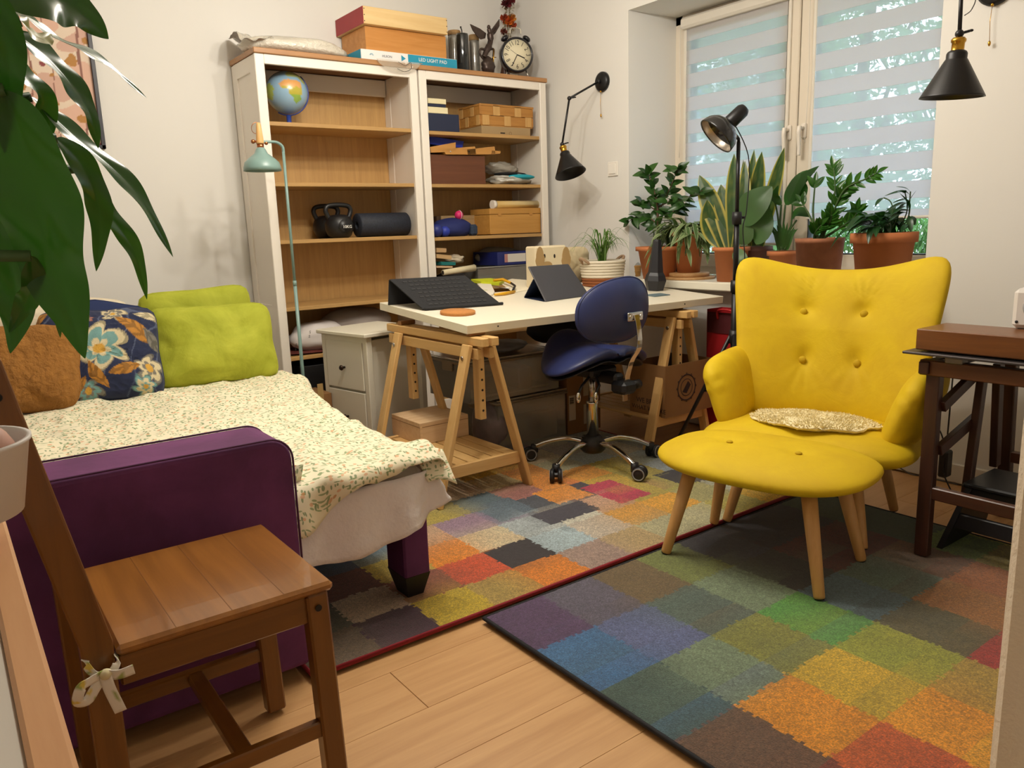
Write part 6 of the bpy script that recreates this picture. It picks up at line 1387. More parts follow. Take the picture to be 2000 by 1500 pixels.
b = B(); b.ball((0, 0, FZ(130)), (.044, .032, FZ(130)), 28, 16); b.v = [V((p.x*(1+.25*nz(p.x*60, p.z*60, 1)), p.y*(1+.3*nz(p.y*60, p.z*60, 4)), max(0, p.z+.008*nz(p.x*80, p.y*80, p.z*80)))) for p in b.v]; obj('rock_base', b, FGM, fg)
sk = [FP(945, 112), FP(950, 100), FP(955, 90), FP(958, 78), FP(957, 66), FP(954.5, 55)]; b = B(); b.tube(smooth_path(sk, 5), [.016]*6+[.019]*5+[.016]*5+[.019]*5+[.013]*4+[.008], 14); b.ball(FP(954.5, 53), (.0105, .011, .0125), 16, 10); obj('body', b, FGM, fg)
for pth, r in (([FP(950, 98), FP(939, 96), FP(938, 106), FP(944, 116)], .0085), ([FP(957, 96), FP(964, 97), FP(963, 112), FP(961, 122)], .008), ([FP(954, 66, -.008), FP(951, 74, -.02), FP(955, 82, -.022)], .0045), ([FP(960, 66), FP(968, 60), FP(974, 50)], .0045)): 
    pp = smooth_path(pth, 5); b = B(); b.tube(pp, [r*(1-.45*i/len(pp)) for i in range(len(pp))], 9); obj('limb', b, FGM, fg)
for q in ([(952, 64), (940, 55), (921, 46), (926, 58), (935, 70), (942, 76), (950, 74)], [(958, 64), (966, 52), (978, 36), (978, 50), (970, 64), (962, 72)]):
    b = B(); b.prism([FP(u, v, .012) for u, v in q], (0, .006, 0)); obj('wing', b, FGM, fg)
b = B(); b.tube([FP(962, 96, -.012), FP(960, 128, -.02)], .0028, 6); b.tube([FP(958, 113, -.016), FP(966, 113, -.016)], .0025, 6); obj('sword', b, BRASS, fg)
fp2 = py(985, 100, -.12); fw = thing('dried_flowers', 'dried flower arrangement with orange and dark red blooms behind the alarm clock', 'flowers', (fp2.x, -.12, T1))
b = B(); b.lathe([(0, 0), (.026, 0), (.032, .05), (.022, .10), (.026, .12), (.020, .12), (.018, .1), (0, .02)], 24); obj('vase', b, mat('vase_brown', '#5a3a2c', .4), fw)
rnd = random.Random(17)
for k, (u, v, c, r) in enumerate(((993, 42, '#d9701e', .036), (985, 36, '#b8481c', .028), (1000, 36, '#e0983a', .028), (989, 8, '#6a1a20', .034), (998, 1, '#7a2428', .028), (984, 62, '#8a4a3a', .022), (1002, 50, '#c0502a', .024))):
    q = py(u, v, -.12); c0 = V((q.x-fp2.x, 0, q.z-T1)); b = B(); b.tube(smooth_path([(0, 0, .10), (c0.x*.4, .0, .10+(c0.z-.1)*.5), c0]), .002, 5); st_ = obj('stem', b, mat('dry_stem', '#6a5a2c', .8), fw)
    b = B()
    for i in range(70):
        d = V((rnd.gauss(0, 1), rnd.gauss(0, 1), rnd.gauss(.2, .9))).normalized(); x_ = d.orthogonal().normalized(); n_ = len(b.v); b.v += [c0+d*r*.15-x_*r*.3, c0+d*r*.9-x_*r*.32, c0+d*r*1.08, c0+d*r*.9+x_*r*.32, c0+d*r*.15+x_*r*.3]; b.f.append([n_, n_+1, n_+2, n_+3, n_+4]); b.sm.append(True)
    obj('bloom', b, mat('bloom_%d' % k, c, .8, var=.4, vscale=90), fw)
b = B()
for i in range(110):
    q = py(rnd.uniform(982, 1004), rnd.uniform(12, 74), -.12); c0 = V((q.x-fp2.x, rnd.uniform(-.015, .02), q.z-T1)); d = V((rnd.gauss(0, 1), rnd.gauss(0, .5), rnd.gauss(.5, .8))).normalized()*.022; s_ = d.orthogonal().normalized()*.004; n_ = len(b.v); b.v += [c0-d*.5, c0+s_, c0+d*.5, c0-s_]; b.f.append([n_, n_+1, n_+2, n_+3]); b.sm.append(True)
o = obj('dry_leaves', b, mat('dry_olive', '#7a6a30', .85, var=.4), fw); o['kind'] = 'stuff'
AY = -.29; ac_ = py(1010, 107, AY); aR = (py(1010, 72, AY)-py(1010, 142, AY)).length/2
al = thing('alarm_clock', 'black twin bell alarm clock with a cream face on the right bookcase', 'clock', (ac_.x, AY, T1), rad(-20)); az = ac_.z-T1
KB = mat('clock_black', '#15151c', .25, coat=.3); FR = frame((0, -.004, az), (1, 0, 0), (0, 0, 1)); b = B(); b.lathe([(0, -.055), (aR*.9, -.055), (aR, -.045), (aR, -.004), (aR*.96, .004), (aR*.88, .004), (aR*.86, -.004), (0, -.004)], 56, (0, 0, 0), FR); obj('case', b, KB, al)
b = B(); b.lathe([(0, -.0035), (aR*.865, -.0035), (aR*.865, -.0028), (0, -.0028)], 48, (0, 0, 0), FR); fc_ = obj('dial', b, mat('dial_cream', '#e6dcbc', .6), al)
IK = mat('ink_black', '#1a1614', .8)
for i in range(1, 13):
    a = pi/2-i*pi/6; text('numeral', str(i), aR*.37, FR @ Matrix.Translation((cos(a)*aR*.66, sin(a)*aR*.66, -.0024)) @ Matrix.Rotation(a-pi/2 if i not in (4, 5, 6, 7, 8) else a+pi/2 if i in (5, 6, 7) else a-pi/2+(pi if i == 4 or i == 8 else 0), 4, 'Z'), IK, fc_, .0002, .8)
for an, L, wd in ((rad(-22), .50, .006), (rad(-118), .72, .0045), (rad(146), .5, .0015)):
    b = B(); b.bar(FR @ V((0, 0, -.0015)), FR @ V((cos(an)*aR*L, sin(an)*aR*L, -.0015)), wd, .001, FR.to_3x3() @ V((-sin(an), cos(an), 0)), 0); obj('hand', b, IK, fc_)
for sx in (-1, 1):
    a = pi/2-sx*.62; c0 = V((cos(a)*aR*1.16, .022, az+sin(a)*aR*1.16)); ax_ = V((cos(a), 0, sin(a))); M_ = frame(c0, V((0, 1, 0)), ax_.cross(V((0, 1, 0)))); M_ = frame(c0, V((0, 1, 0)), V((0, 1, 0)).cross(ax_)*-1); b = B(); b.ball((0, 0, 0), (.016, .026, .026), 18, 12, Matrix.Translation(c0) @ Matrix.Rotation(-a, 4, 'Y')); b.tube([c0-ax_*.004, c0-ax_*.026], .004, 8); obj('bell', b, KB, al)
    a2 = -pi/2+sx*.62; b = B(); b.tube([(cos(a2)*aR*.98, .018, az+sin(a2)*aR*.98), (cos(a2)*aR*1.22, .010, .0045)], [.0045, .0035], 8); obj('foot', b, CHROME, al)
b = B(); b.tube(smooth_path([(-.034, .022, az+aR*1.20), (-.032, .022, az+aR*1.45), (-.018, .022, az+aR*1.52), (.018, .022, az+aR*1.52), (.032, .022, az+aR*1.45), (.034, .022, az+aR*1.20)], 5), .0032, 8); obj('carry_handle', b, mat('clock_ivory', '#d8d2c0', .3, .5), al)
# ------------------------------------------------------------------ things on the desk
def dworld(p): return DM @ V(p)
def dthing(nm, label, cat, u, v, rz=0):
    p = dpt(u, v); w_ = DM @ V((p.x, p.y, .0006)); t = thing(nm, label, cat, w_, 0)
    t.rotation_euler = (DM @ Matrix.Rotation(rz, 4, 'Z')).to_euler(); M = DM @ Matrix.Rotation(rz, 4, 'Z'); M.translation = w_; WM[t.name] = M; return t, p
FELT = mat('black_felt', '#1e1e20', .9, bump=.5, bscale=160)
t, p = dthing('drawing_stand', 'black ridged folding stand leaning on the left end of the desk', 'stand', 870, 590)
b0_, b1_, k0_ = dpt(826, 607), dpt(977, 596), dpt(760, 597); k1_ = k0_+(b1_-b0_)
Hs = .115
T0, T1_ = V((k0_.x+.006, k0_.y, Hs)), V((k1_.x+.0, k1_.y, Hs)); F0, F1 = V((b0_.x, b0_.y, .004)), V((b1_.x, b1_.y, .004))
def slab(b, a, c, d, e, th):
    n = (c-a).cross(e-a).normalized()*th; b.prism([dworld(q) for q in (a, c, d, e)], DM.to_3x3() @ n)
b = B(); slab(b, F0, F1, T1_, T0, .005); obj('front_panel', b, FELT, t, True)
b = B(); slab(b, V((k0_.x, k0_.y+.012, .0015)), V((k1_.x, k1_.y+.012, .0015)), T1_+V((0, .006, 0)), T0+V((0, .006, 0)), .004); obj('back_panel', b, FELT, t, True)
b = B(); e0, e1 = F0+V((.004, -.006, .004)), F1+V((.012, -.006, .004)); b.bar(dworld(e0), dworld(e1), .012, .012, DM.to_3x3() @ V((0, 1, 0)), .003); obj('front_lip', b, FELT, t, True)
for k in range(7):
    for j in range(11):
        s_, q = .16+.70*j/10, .12+.76*k/6; c0 = F0.lerp(F1, s_).lerp(T0.lerp(T1_, s_), q); nn = (F1-F0).cross(T0-F0).normalized(); ex_ = (F1-F0).normalized(); ey_ = nn.cross(ex_)
        if j == 0 and k == 0:
            b = B(); b.box((0, 0, 0), (.020, .011, .004), .0018); rme = mesh('ridge', b, mat('black_rubber', '#242426', .55))
        M = WM[t.name].inverted() @ DM @ frame(c0+nn*.0058+ex_*(.006 if k % 2 else -.006), ex_, ey_); inst(rme, 'ridge', t, M)
p0 = dpt(894, 612.5); rr = abs(dpt(936, 612).x-dpt(852, 612).x)/2*1.0
t, p = dthing('cork_trivet', 'round cork trivet near the front left corner of the desk', 'trivet', 894, 613); b = B(); b.lathe([(0, 0), (rr*.98, 0), (rr, .003), (rr, .010), (rr*.98, .013), (0, .013)], 48); obj('disc', b, mat('cork_disc', '#b5793e', .9, var=.25, vscale=120, bump=.3, bscale=200), t)
# tablet in a folding cover
t, p = dthing('tablet', 'grey tablet propped on a dark blue folding cover, back towards us', 'tablet', 1080, 585)
a0, a1 = dpt(1066, 590), dpt(1152, 578); kk = dpt(1024, 582)
def dray(u, v, d0, nrm):
    """picture ray against a plane through desk point d0 with desk normal nrm"""
    dd = ray(u, v); o = DM @ d0; n = DM.to_3x3() @ nrm; return DM.inverted() @ (CAM+dd*((o-CAM).dot(n)/dd.dot(n)))
av = (a1-a0); tn = V((-av.y, av.x, 0)).normalized(); lean = (tn*.62+V((0, 0, .78))).normalized(); pn = av.cross(lean)
L0, L1 = dray(1032, 520, a0+V((0, 0, .003)), pn), dray(1110, 515, a0+V((0, 0, .003)), pn)
b = B(); slab(b, a0+V((0, 0, .003)), a1+V((0, 0, .003)), L1, L0, -.008); o = obj('back_cover', b, mat('tablet_grey', '#4a484c', .45, .3), t, True); m = o.modifiers.new('soft', 'BEVEL'); m.width = .004; m.segments = 3
mid0, mid1 = a0.lerp(L0, .62), a1.lerp(L1, .62); kb0 = V((kk.x, kk.y, .002)); kb1 = kb0+(a1-a0)*.98
NB = mat('cover_navy', '#16223c', .6); b = B(); slab(b, kb0, kb1, mid1+tn*.010, mid0+tn*.010, -.003); obj('stand_flap', b, NB, t, True)
b = B(); slab(b, kb0, kb1, a1+tn*.012+V((0, 0, .002)), a0+tn*.012+V((0, 0, .002)), .002); obj('base_flap', b, NB, t, True)
# paper packet, cutter, papers
PW = mat('paper_white', '#dcd4c4', .8)
def dsheet(nm, label, cat, quad, z, th, m):
    ps = [dpt(u, v) for u, v in quad]; c0 = sum(ps, V((0, 0, 0)))/len(ps); w_ = DM @ V((c0.x, c0.y, z)); t = thing(nm, label, cat, w_); b = B(); b.prism([dworld((q.x, q.y, z)) for q in ps], DM.to_3x3() @ V((0, 0, th))); obj('sheet', b, m, t, True); return t
dsheet('paper_sheet', 'pale sheet of paper lying on the back of the desk', 'paper', ((975, 552), (1000, 545), (1048, 549), (1036, 566), (1003, 572)), .0008, .0012, mat('paper_cream', '#e6dcc2', .8))
pk = dsheet('packet', 'white packet with yellow green print beside the black stand', 'packet', ((932, 556), (958, 555), (966, 572), (962, 578), (952, 580)), .0008, .006, PW)
q = dpt(948, 569); b = B(); b.disc(dworld((q.x, q.y, .0072)), .012, n=16); obj('green_print', b, mat('print_green', '#a8b82c', .6), pk, True)
dsheet('packet', 'yellow green crumpled packet behind the white one', 'packet', ((920, 551), (958, 549), (985, 553), (975, 558), (940, 556)), .0010, .016, mat('acid_green', '#c4cc1e', .6))
q0_, q1_, q2_ = dpt(964, 556), dpt(1000, 562), dpt(966, 579); t, p = dthing('cutter', 'yellow handled cutter lying between packet and tablet', 'cutter', 985, 568); OR_ = mat('cutter_yellow', '#d9a010', .4)
b = B(); b.tube([dworld((q.x, q.y, z)) for q, z in ((q0_, .024), (dpt(982, 555), .027), (dpt(998, 561), .022))], [.007, .0085, .007], 10); obj('grip', b, OR_, t, True)
b = B(); b.tube([dworld((q.x, q.y, .009)) for q in (q2_, dpt(985, 577), dpt(1005, 573))], [.006, .0085, .007], 10); obj('grip', b, OR_, t, True)
b = B(); b.tube([dworld((q.x, q.y, z)) for q, z in ((dpt(997, 560), .022), (dpt(1006, 566), .02), (dpt(1001, 573), .012))], .006, 8); obj('hinge', b, BLKP, t, True)
b = B(); b.tube([dworld((q.x, q.y, z)) for q, z in ((dpt(966, 565), .012), (dpt(996, 568), .012))], .003, 6); obj('spring', b, CHROME, t, True)
# dog faced cloth box and canvas bag at the back
DY_ = -.62
def zdesk(x, y): 
    p = DM.inverted() @ V((x, y, .7)); return (DM @ V((p.x, p.y, 0))).z
p = py(1076, 520, -.98); CAN = mat('canvas_beige', '#cbb994', .9, bump=.4, bscale=200)
def standz(x, y): return (DM @ V(((DM.inverted() @ V((x, y, .76))).x, (DM.inverted() @ V((x, y, .76))).y, 0))).z
yb3 = -1.03; p = py(1078, 520, yb3); zb_ = standz(p.x, yb3)+.001; dg_ = thing('dog_face_box', 'beige box with a sewn dog face of ears, eyes and nose behind the tablet', 'box', (p.x, yb3+.05, zb_)); zt_ = zof(1078, 480, yb3)-zb_; x0, x1 = py(1047, 500, yb3).x-p.x, py(1108, 500, yb3).x-p.x
b = B(); b.box(((x0+x1)/2, 0, zt_/2), (x1-x0, .09, zt_), .008); obj('box', b, mat('felt_cream', '#dcccaa', .9, bump=.3, bscale=200), dg_)
def DP(u, v, d=0): q = py(u, v, yb3); return V((q.x-p.x, -.0458-d, q.z-zb_))
TAN = mat('felt_tan', '#a8895a', .95)
for cu, sl in ((1055, 2), (1106, 0)):
    b = B(); n_ = 20; b.prism([DP(cu+9*cos(2*pi*k/n_)*(1-.2*(sin(2*pi*k/n_) > 0)), 503-21*sin(2*pi*k/n_)) for k in range(n_)], (0, -.004, 0)); obj('ear', b, TAN, dg_)
b = B(); b.prism([DP(1070+9*cos(2*pi*k/18), 518-7.5*sin(2*pi*k/18)) for k in range(18)], (0, -.004, 0)); obj('muzzle', b, TAN, dg_)
for u in (1064.5, 1084): b = B(); c0 = DP(u, 500); b.ball(c0, (.006, .004, .011), 12, 8); obj('eye', b, mat('felt_black', '#1c1410', .7), dg_)
yc3 = -.99; p = py(1135, 520, yc3); zb_ = standz(p.x, yc3)+.001
cb_ = thing('canvas_bag', 'pale canvas bag standing behind the rope basket', 'bag', (p.x, yc3+.06, zb_)); zt_ = zof(1135, 482, yc3)-zb_
b = B(); b.lens(lambda u, v: (u*.105, 0, zt_*.5+v*zt_*.5), .045, 5, 14, 60, 3, dimple=lambda u, v, s: .008*nz(u*4, v*4, s)); b.v = [V((q.x, q.y, max(q.z, 0))) for q in b.v]; obj('bag', b, CAN, cb_)
# rope basket with a grassy plant
yr = -1.12; p = py(1177, 562, yr); zb_ = standz(p.x, yr)+.001; rp_ = thing('rope_basket_plant', 'white rope basket with brown base and handles, holding a grassy plant', 'plant', (p.x, yr, zb_)); rr = (py(1210, 530, yr).x-py(1145, 530, yr).x)/2; hh = zof(1177, 508, yr)-zb_
WR, BR_ = mat('rope_white', '#d8cdb8', .9, bump=.3, bscale=250), mat('rope_brown', '#8a4f28', .9, bump=.3, bscale=250); n_ = 9
for i in range(n_):
    z = hh*(i+.5)/n_; r_ = rr*(.86+.14*i/n_); th = hh/n_*.56; b = B(); b.tube([(r_*cos(a)*.97, r_*sin(a)*.97, z) for a in [k*pi/18 for k in range(36)]], th, 7, closed=True); obj('rope_coil', b, BR_ if i < 3 else WR, rp_)
b = B(); b.lathe([(0, .004), (rr*.84, .004), (rr*.9, hh-.02), (0, hh-.018)], 28); obj('soil', b, SOIL, rp_)
for sx in (-1, 1): b = B(); b.tube(smooth_path([(sx*rr*.96, -.025, hh-.012), (sx*rr*1.22, -.012, hh+.012), (sx*rr*1.22, .012, hh+.012), (sx*rr*.96, .025, hh-.012)], 5), .008, 8); obj('handle', b, mat('rope_tan', '#a08468', .9), rp_)
GR = leafmat('grass_leaf', '#3f6a24', '#7a9a4a', .4); rnd = random.Random(31)
for i in range(46):
    a = rnd.uniform(0, 2*pi); R_ = rnd.uniform(.06, .20); h_ = rnd.uniform(.10, .20); bx_ = V((rnd.gauss(0, .012), rnd.gauss(0, .012), hh-.02)); c, s_ = cos(a), sin(a)*.75
    leaf_obj(rp_, GR, [], .008, lambda t: (1-t**2.5) if t < 1 else 0, (0, 0, 1)) if False else None
    w0_ = WM[rp_.name].translation; pts = [w0_+bx_, w0_+bx_+V((c*R_*.25, s_*R_*.25, h_*.65)), w0_+bx_+V((c*R_*.65, s_*R_*.65, h_)), w0_+bx_+V((c*R_, s_*R_, h_*.82)), w0_+bx_+V((c*R_*1.2, s_*R_*1.2, h_*rnd.uniform(.3, .7)))]
    leaf_obj(rp_, GR, pts, rnd.uniform(.006, .010), lambda t: (1-t**3) if t < 1 else 0, (c*.3, s_*.3, 1), fold=.3, nx=2, k=4, margin=RIB)
# small jar with wicker, black vase, slate coaster
yj = -.98; p = py(1239, 545, yj); zb_ = standz(p.x, yj)+.001
jr = thing('glass_bottle', 'small clear bottle with a wicker sleeve between basket and black vase', 'bottle', (p.x, yj, zb_)); h1_ = zof(1239, 518, yj)-zb_; h2_ = zof(1239, 482, yj)-zb_
b = B(); b.lathe([(.040, h1_*.98), (.034, h1_+.012), (.016, h1_+(h2_-h1_)*.5), (.014, h2_-.01), (.020, h2_), (.017, h2_), (.012, h2_-.01), (.014, h1_+(h2_-h1_)*.5), (.032, h1_+.01)], 28); obj('neck', b, film('bottle_glass', '#d8d4c8', .28, .08, .4), jr)
WK = mat('wicker', '#a87a3c', .8, var=.25, vscale=80, bump=.4, bscale=200); b = B(); b.lathe([(0, 0), (.034, 0), (.036, .01), (.042, h1_*.9), (.042, h1_), (0, h1_)], 28); obj('sleeve', b, WK, jr)
for z in (.25, .55, .92): b = B(); r_ = .035+.0075*z; b.tube([(r_*cos(a), r_*sin(a), h1_*z) for a in [k*pi/14 for k in range(28)]], .0025, 6, closed=True); obj('band', b, WK, jr)
vp_ = dpt(1279, 569); t, p = dthing('black_vase', 'tall black faceted vase on the far right part of the desk', 'vase', 1279, 567); wv = WM[t.name].translation; hz_ = py(1276, 468, wv.y).z-wv.z; b = B()
b.lathe([(0, 0), (.044, 0), (.058, hz_*.20), (.050, hz_*.30), (.040, hz_*.36), (.022, hz_*.97), (.020, hz_), (.014, hz_), (.014, hz_*.9), (0, hz_*.85)], 6, smooth=False); obj('vase', b, mat('black_ceramic', '#1a1a1f', .45), t)
t, p = dthing('slate_coaster', 'blue grey flat coaster lying by the chair back on the desk', 'coaster', 1284, 577); b = B(); b.box((0, 0, .002), (.11, .07, .004), .001); obj('slab', b, mat('slate_blue', '#5f7278', .6), t)

# ------------------------------------------------------------------ under the desk
zsh = .145+.0205
c0 = pz(822, 870, zsh); c1 = pz(938, 857, zsh); zt_ = py(822, 827, c0.y).z
wb = thing('dovetail_box', 'pale wooden box with finger joints on the left trestle shelf', 'box', ((c0.x+c1.x)/2, c0.y+.13, zsh), atan2(c1.y-c0.y, c1.x-c0.x)*0); ww = c1.x-c0.x; hh = zt_-zsh
PB = wood('box_pale_x', '#d0a97e', '#e2c49c', 'x', .8, .55); b = B(); b.box((0, 0, hh/2), (ww, .26, hh), .002); obj('body', b, PB, wb)
for k in range(5): b = B(); b.box((-ww/2+.006, -.1302, hh*(.1+.18*k)), (.011, .001, hh*.09)); b2 = obj('finger_joint', b, mat('joint_light', '#e0be92', .6), wb)
b = B(); b.box((0, 0, hh*.80), (ww+.0012, .2612, .002)); obj('lid_line', b, mat('joint_dark', '#7a5230', .7), wb)
g = pz(1040, 872, .002); x0, x1 = py(972, 800, g.y).x, py(1104, 800, g.y).x
def bin_(label, x0, x1, y0, dp, z0, h, seed, cont):
    t = thing('storage_bin', label, 'bin', ((x0+x1)/2, y0+dp/2, z0), 0, 'clear bins under the desk'); ww = x1-x0; PT = film('bin_plastic', '#c4bcac', .26, .2, .25, .15, 8)
    b = B()
    for (cx, cy, sx, sy) in ((0, -dp/2, ww, .003), (0, dp/2, ww, .003), (-ww/2, 0, .003, dp), (ww/2, 0, .003, dp)): b.box((cx, cy, h/2), (sx, sy, h))
    b.box((0, 0, .002), (ww, dp, .004)); obj('tub', b, PT, t)
    b = B(); b.box((0, 0, h+.006), (ww+.02, dp+.02, .012), .004); obj('lid', b, PT, t)
    b = B(); b.tube([(sx*(ww/2+.006), sy*(dp/2+.006), h-.008) for sx, sy in ((-1, -1), (1, -1), (1, 1), (-1, 1))], .007, 6, closed=True); obj('rim', b, mat('bin_rim', '#8a7a62', .4), t)
    rnd = random.Random(seed)
    for k, (cx, cz, sx, sz, c) in enumerate(cont): b = B(); b.box((cx*ww, 0, .006+cz*h), (sx*ww, dp*.85, sz*h), .006); obj('contents', b, mat('bin_content_%d_%d' % (seed, k), c, .8, var=.2), t)
    for sx in (-1, 1): b = B(); b.box((sx*(ww/2+.006), 0, h*.86), (.010, .09, .05), .003); obj('clip', b, MATS['bin_rim'], t)
    return t
hB = py(1040, 768, g.y).z
bin_('large clear bin with a brown carton inside, on the floor under the desk', x0, x1, g.y, .40, .0135, hB-.03, 1, ((.0, .30, .86, .56, '#8a6a4a'), (.05, .72, .7, .2, '#a09080')))
hB2 = py(1010, 690, g.y).z
bin_('smaller clear bin with tins inside, stacked on the large bin', py(918, 700, g.y).x, py(1092, 700, g.y).x, g.y+.01, .37, hB+.0005, hB2-hB-.02, 2, ((-.2, .33, .2, .45, '#77705f'), (.15, .36, .16, .55, '#c09a68'), (.0, .06, .86, .08, '#a8987e')))
lump('black_bag', 'black bag on the upper bin under the middle of the desk', 'bag', (py(1100, 660, g.y+.1).x, g.y+.16, hB2+.001), (.17, .12, .075), mat('black_cloth', '#15161a', .9), 21, .12, 2)
lump('grey_bag', 'folded grey plastic bag on the upper bin beside the black bag', 'bag', (py(985, 655, g.y+.1).x, g.y+.14, hB2+.001), (.15, .12, .030), mat('grey_plastic_bag', '#6a6c72', .5, bump=.5, bscale=25), 23, .2, 4)
lump('plastic_bag', 'clear bag with pink and blue things on the floor behind the trestle leg', 'bag', (pz(972, 880, .0).x-.03, pz(972, 880, 0).y+.02, .0135), (.085, .10, .14), mat('milky_bag', '#7a6e70', .4, var=.6, vscale=14, bump=.6, bscale=25), 27, .2, 3)
q0, q1 = pz(1112, 855, .002), pz(1222, 852, .002)
cx_ = thing('carton', 'tall brown carton with white tape and a label behind the saddle chair', 'box', ((q0.x+q1.x)/2, q0.y+.16, .0135)); ww = q1.x-q0.x; hh = py(1165, 730, q0.y).z
b = B(); b.box((0, 0, hh/2), (ww, .30, hh), .002); obj('box', b, CARD, cx_)
for z in (.30, .78): b = B(); b.box((.02, -.1508, hh*z), (.05, .001, hh*.34)); tp = obj('tape', b, mat('tape_white', '#b8a890', .5), cx_)
b = B(); b.box((-ww*.36, -.1508, hh*.45), (.045, .001, hh*.42)); lb = obj('label', b, mat('label_paper', '#c9b8a0', .7), cx_)
for k in range(9): b = B(); b.box((-ww*.36-.004, -.1514, hh*(.52+.012*k)), (.028, .0006, .0016+.001*(k % 3))); obj('barcode_line', b, IK, lb)
for k, (sx, dz) in enumerate(((-1, .05), (1, .03))):
    b = B(); b.add([(sx*ww/2, -.15, hh), (sx*ww/2, .15, hh), (sx*(ww/2-.06), .15, hh+dz), (sx*(ww/2-.06), -.15, hh+dz)], [(0, 1, 2, 3)]); o = obj('flap', b, CARDL, cx_); m = o.modifiers.new('thick', 'SOLIDIFY'); m.thickness = .004
# brewery carton on the right trestle shelf
q0, q1 = pz(1226, 803, zsh), pz(1304, 816, zsh); xl = (q0.x+q1.x)/2
L_ = q0.y-q1.y; Wd = .34; hh = py(1300, 716, q1.y).z-zsh
br = thing('carton', 'open brown carton printed with black slogan on the right trestle shelf', 'box', (xl+Wd/2, (q0.y+q1.y)/2, zsh)); b = B()
for (cx, cy, sx, sy) in ((0, -L_/2, Wd, .004), (0, L_/2, Wd, .004), (-Wd/2, 0, .004, L_), (Wd/2, 0, .004, L_)): b.box((cx, cy, hh/2), (sx, sy, hh))
b.box((0, 0, .002), (Wd, L_, .004)); obj('box', b, CARD, br)
for dz, s in ((.066, 'WE BREW'), (.030, 'WHAT WE LIKE')): text('lettering', s, .036 if dz > .05 else .032, frame((-Wd/2-.0022, -.01, dz), (0, -1, 0), (0, 0, 1)), mat('ink_dark_red', '#2a1410', .8), br)
b = B()
for r0, r1 in ((.060, .066), (.040, .043)): b.lathe([(r0, 0), (r1, 0), (r1, .001), (r0, .001), (r0, 0)], 36, (0, 0, 0), frame((-.02, -L_/2-.0022, hh*.52), (1, 0, 0), (0, 0, 1)))
for k in range(12): a = k*pi/6; b.prism([(-.02+.068*cos(a-.1), -L_/2-.0022, hh*.52+.068*sin(a-.1)), (-.02+.073*cos(a), -L_/2-.0022, hh*.52+.073*sin(a)), (-.02+.068*cos(a+.1), -L_/2-.0022, hh*.52+.068*sin(a+.1))], (0, -.0008, 0))
b.prism([(-.02-.03, -L_/2-.0022, hh*.52-.02), (-.02+.01, -L_/2-.0022, hh*.52+.03), (-.02+.03, -L_/2-.0022, hh*.52+.01), (-.02+.0, -L_/2-.0022, hh*.52-.03)], (0, -.0008, 0))
o = obj('round_emblem', b, MATS['ink_dark_red'], br); o['kind'] = 'stuff'
b = B(); b.box((.02, .04, hh*.5), (.05, .05, hh*1.2), .004); obj('contents', b, mat('dark_contents', '#2a2624', .7), br)
q = pz(1350, 806, zsh); wbx = thing('white_box', 'small white box on the right trestle shelf behind the leg', 'box', (q.x+.02, -1.70, zsh)); b = B(); b.box((0, 0, .03), (.13, .06, .058), .002); obj('box', b, mat('box_white', '#d8cdc0', .6), wbx)
# red bag by the wall below the sill
rx = -.06; ry0, ry1 = px(1382, 650, rx).y, px(1452, 650, rx).y-.06; zt_ = px(1410, 606, rx).z
rbg = thing('red_bag', 'red bag standing under the window sill behind the lamp pole', 'bag', (rx+.06, (ry0+ry1)/2, .0015)); RD = mat('red_fabric', '#a01018', .6, bump=.2, bscale=30); dd = ry0-ry1; b = B()
for (cx, cy, sx, sy) in ((-.06, 0, .006, dd), (.05, 0, .006, dd), (-.005, dd/2, .116, .006), (-.005, -dd/2, .116, .006)): b.box((cx, cy, zt_/2), (sx, sy, zt_))
b.box((-.005, 0, .004), (.11, dd, .006)); obj('bag', b, RD, rbg)
b = B(); b.box((-.0655, 0, zt_*.90), (.004, dd*.98, zt_*.16)); obj('dark_band', b, mat('red_dark', '#4a0a10', .7), rbg)
b = B(); b.tube(smooth_path([(-.068, dd*.25, zt_*.93), (-.085, dd*.2, zt_*1.0), (-.085, -dd*.1, zt_*1.0), (-.068, -dd*.15, zt_*.93)], 5), .006, 8); obj('handle', b, RD, rbg)

# ------------------------------------------------------------------ foreground: plant stand, white pot, peace lily
ZT = .80; sx1 = -3.177; ps = thing('plant_stand', 'low pine stand with a white top in the bottom left foreground', 'stand', (-3.46, -3.50, 0))
STW = wood('stand_pine', '#c08a5c', '#d6a577', 'y', .8, .5)
b = B(); b.box((-3.475, -3.52, ZT-.008), (.55, .66, .012), .002); obj('top', b, mat('stand_white', '#cfc8be', .5), ps, True)
for x in (sx1-.0115, -3.475*2-sx1+.0115): b = B(); b.box((x, -3.52, ZT-.055), (.023, .70, .115), .003); obj('side_rail', b, STW, ps, True)
for y in (-3.52-.34, -3.52+.34): b = B(); b.box((-3.475, y, ZT-.055), (.55, .020, .10), .003); obj('end_rail', b, wood('stand_pine_x', '#c08a5c', '#d6a577', 'x', .8, .5), ps, True)
for x in (sx1-.034, -3.735):
    for y in (-3.82, -3.22): b = B(); b.box((x, y, (ZT-.016)/2), (.038, .038, ZT-.018), .003); obj('leg', b, wood('stand_pine_z', '#c08a5c', '#d6a577', 'z', .8, .5), ps, True)
yp = -3.40; q = py(62, 850, yp); zr = py(20, 826, yp).z; rp2 = .075; xp = q.x-rp2
zb_ = py(30, 988, yp).z; hh = py(62, 850, yp).z-zb_
ri = thing('riser', 'small wooden block on the foreground stand carrying the white pot', 'block', (xp, yp, ZT-.0015)); b = B(); b.box((-.005, 0, (zb_-ZT)/2+.0005), (.072, .072, zb_-ZT), .003); obj('block', b, STW, ri)
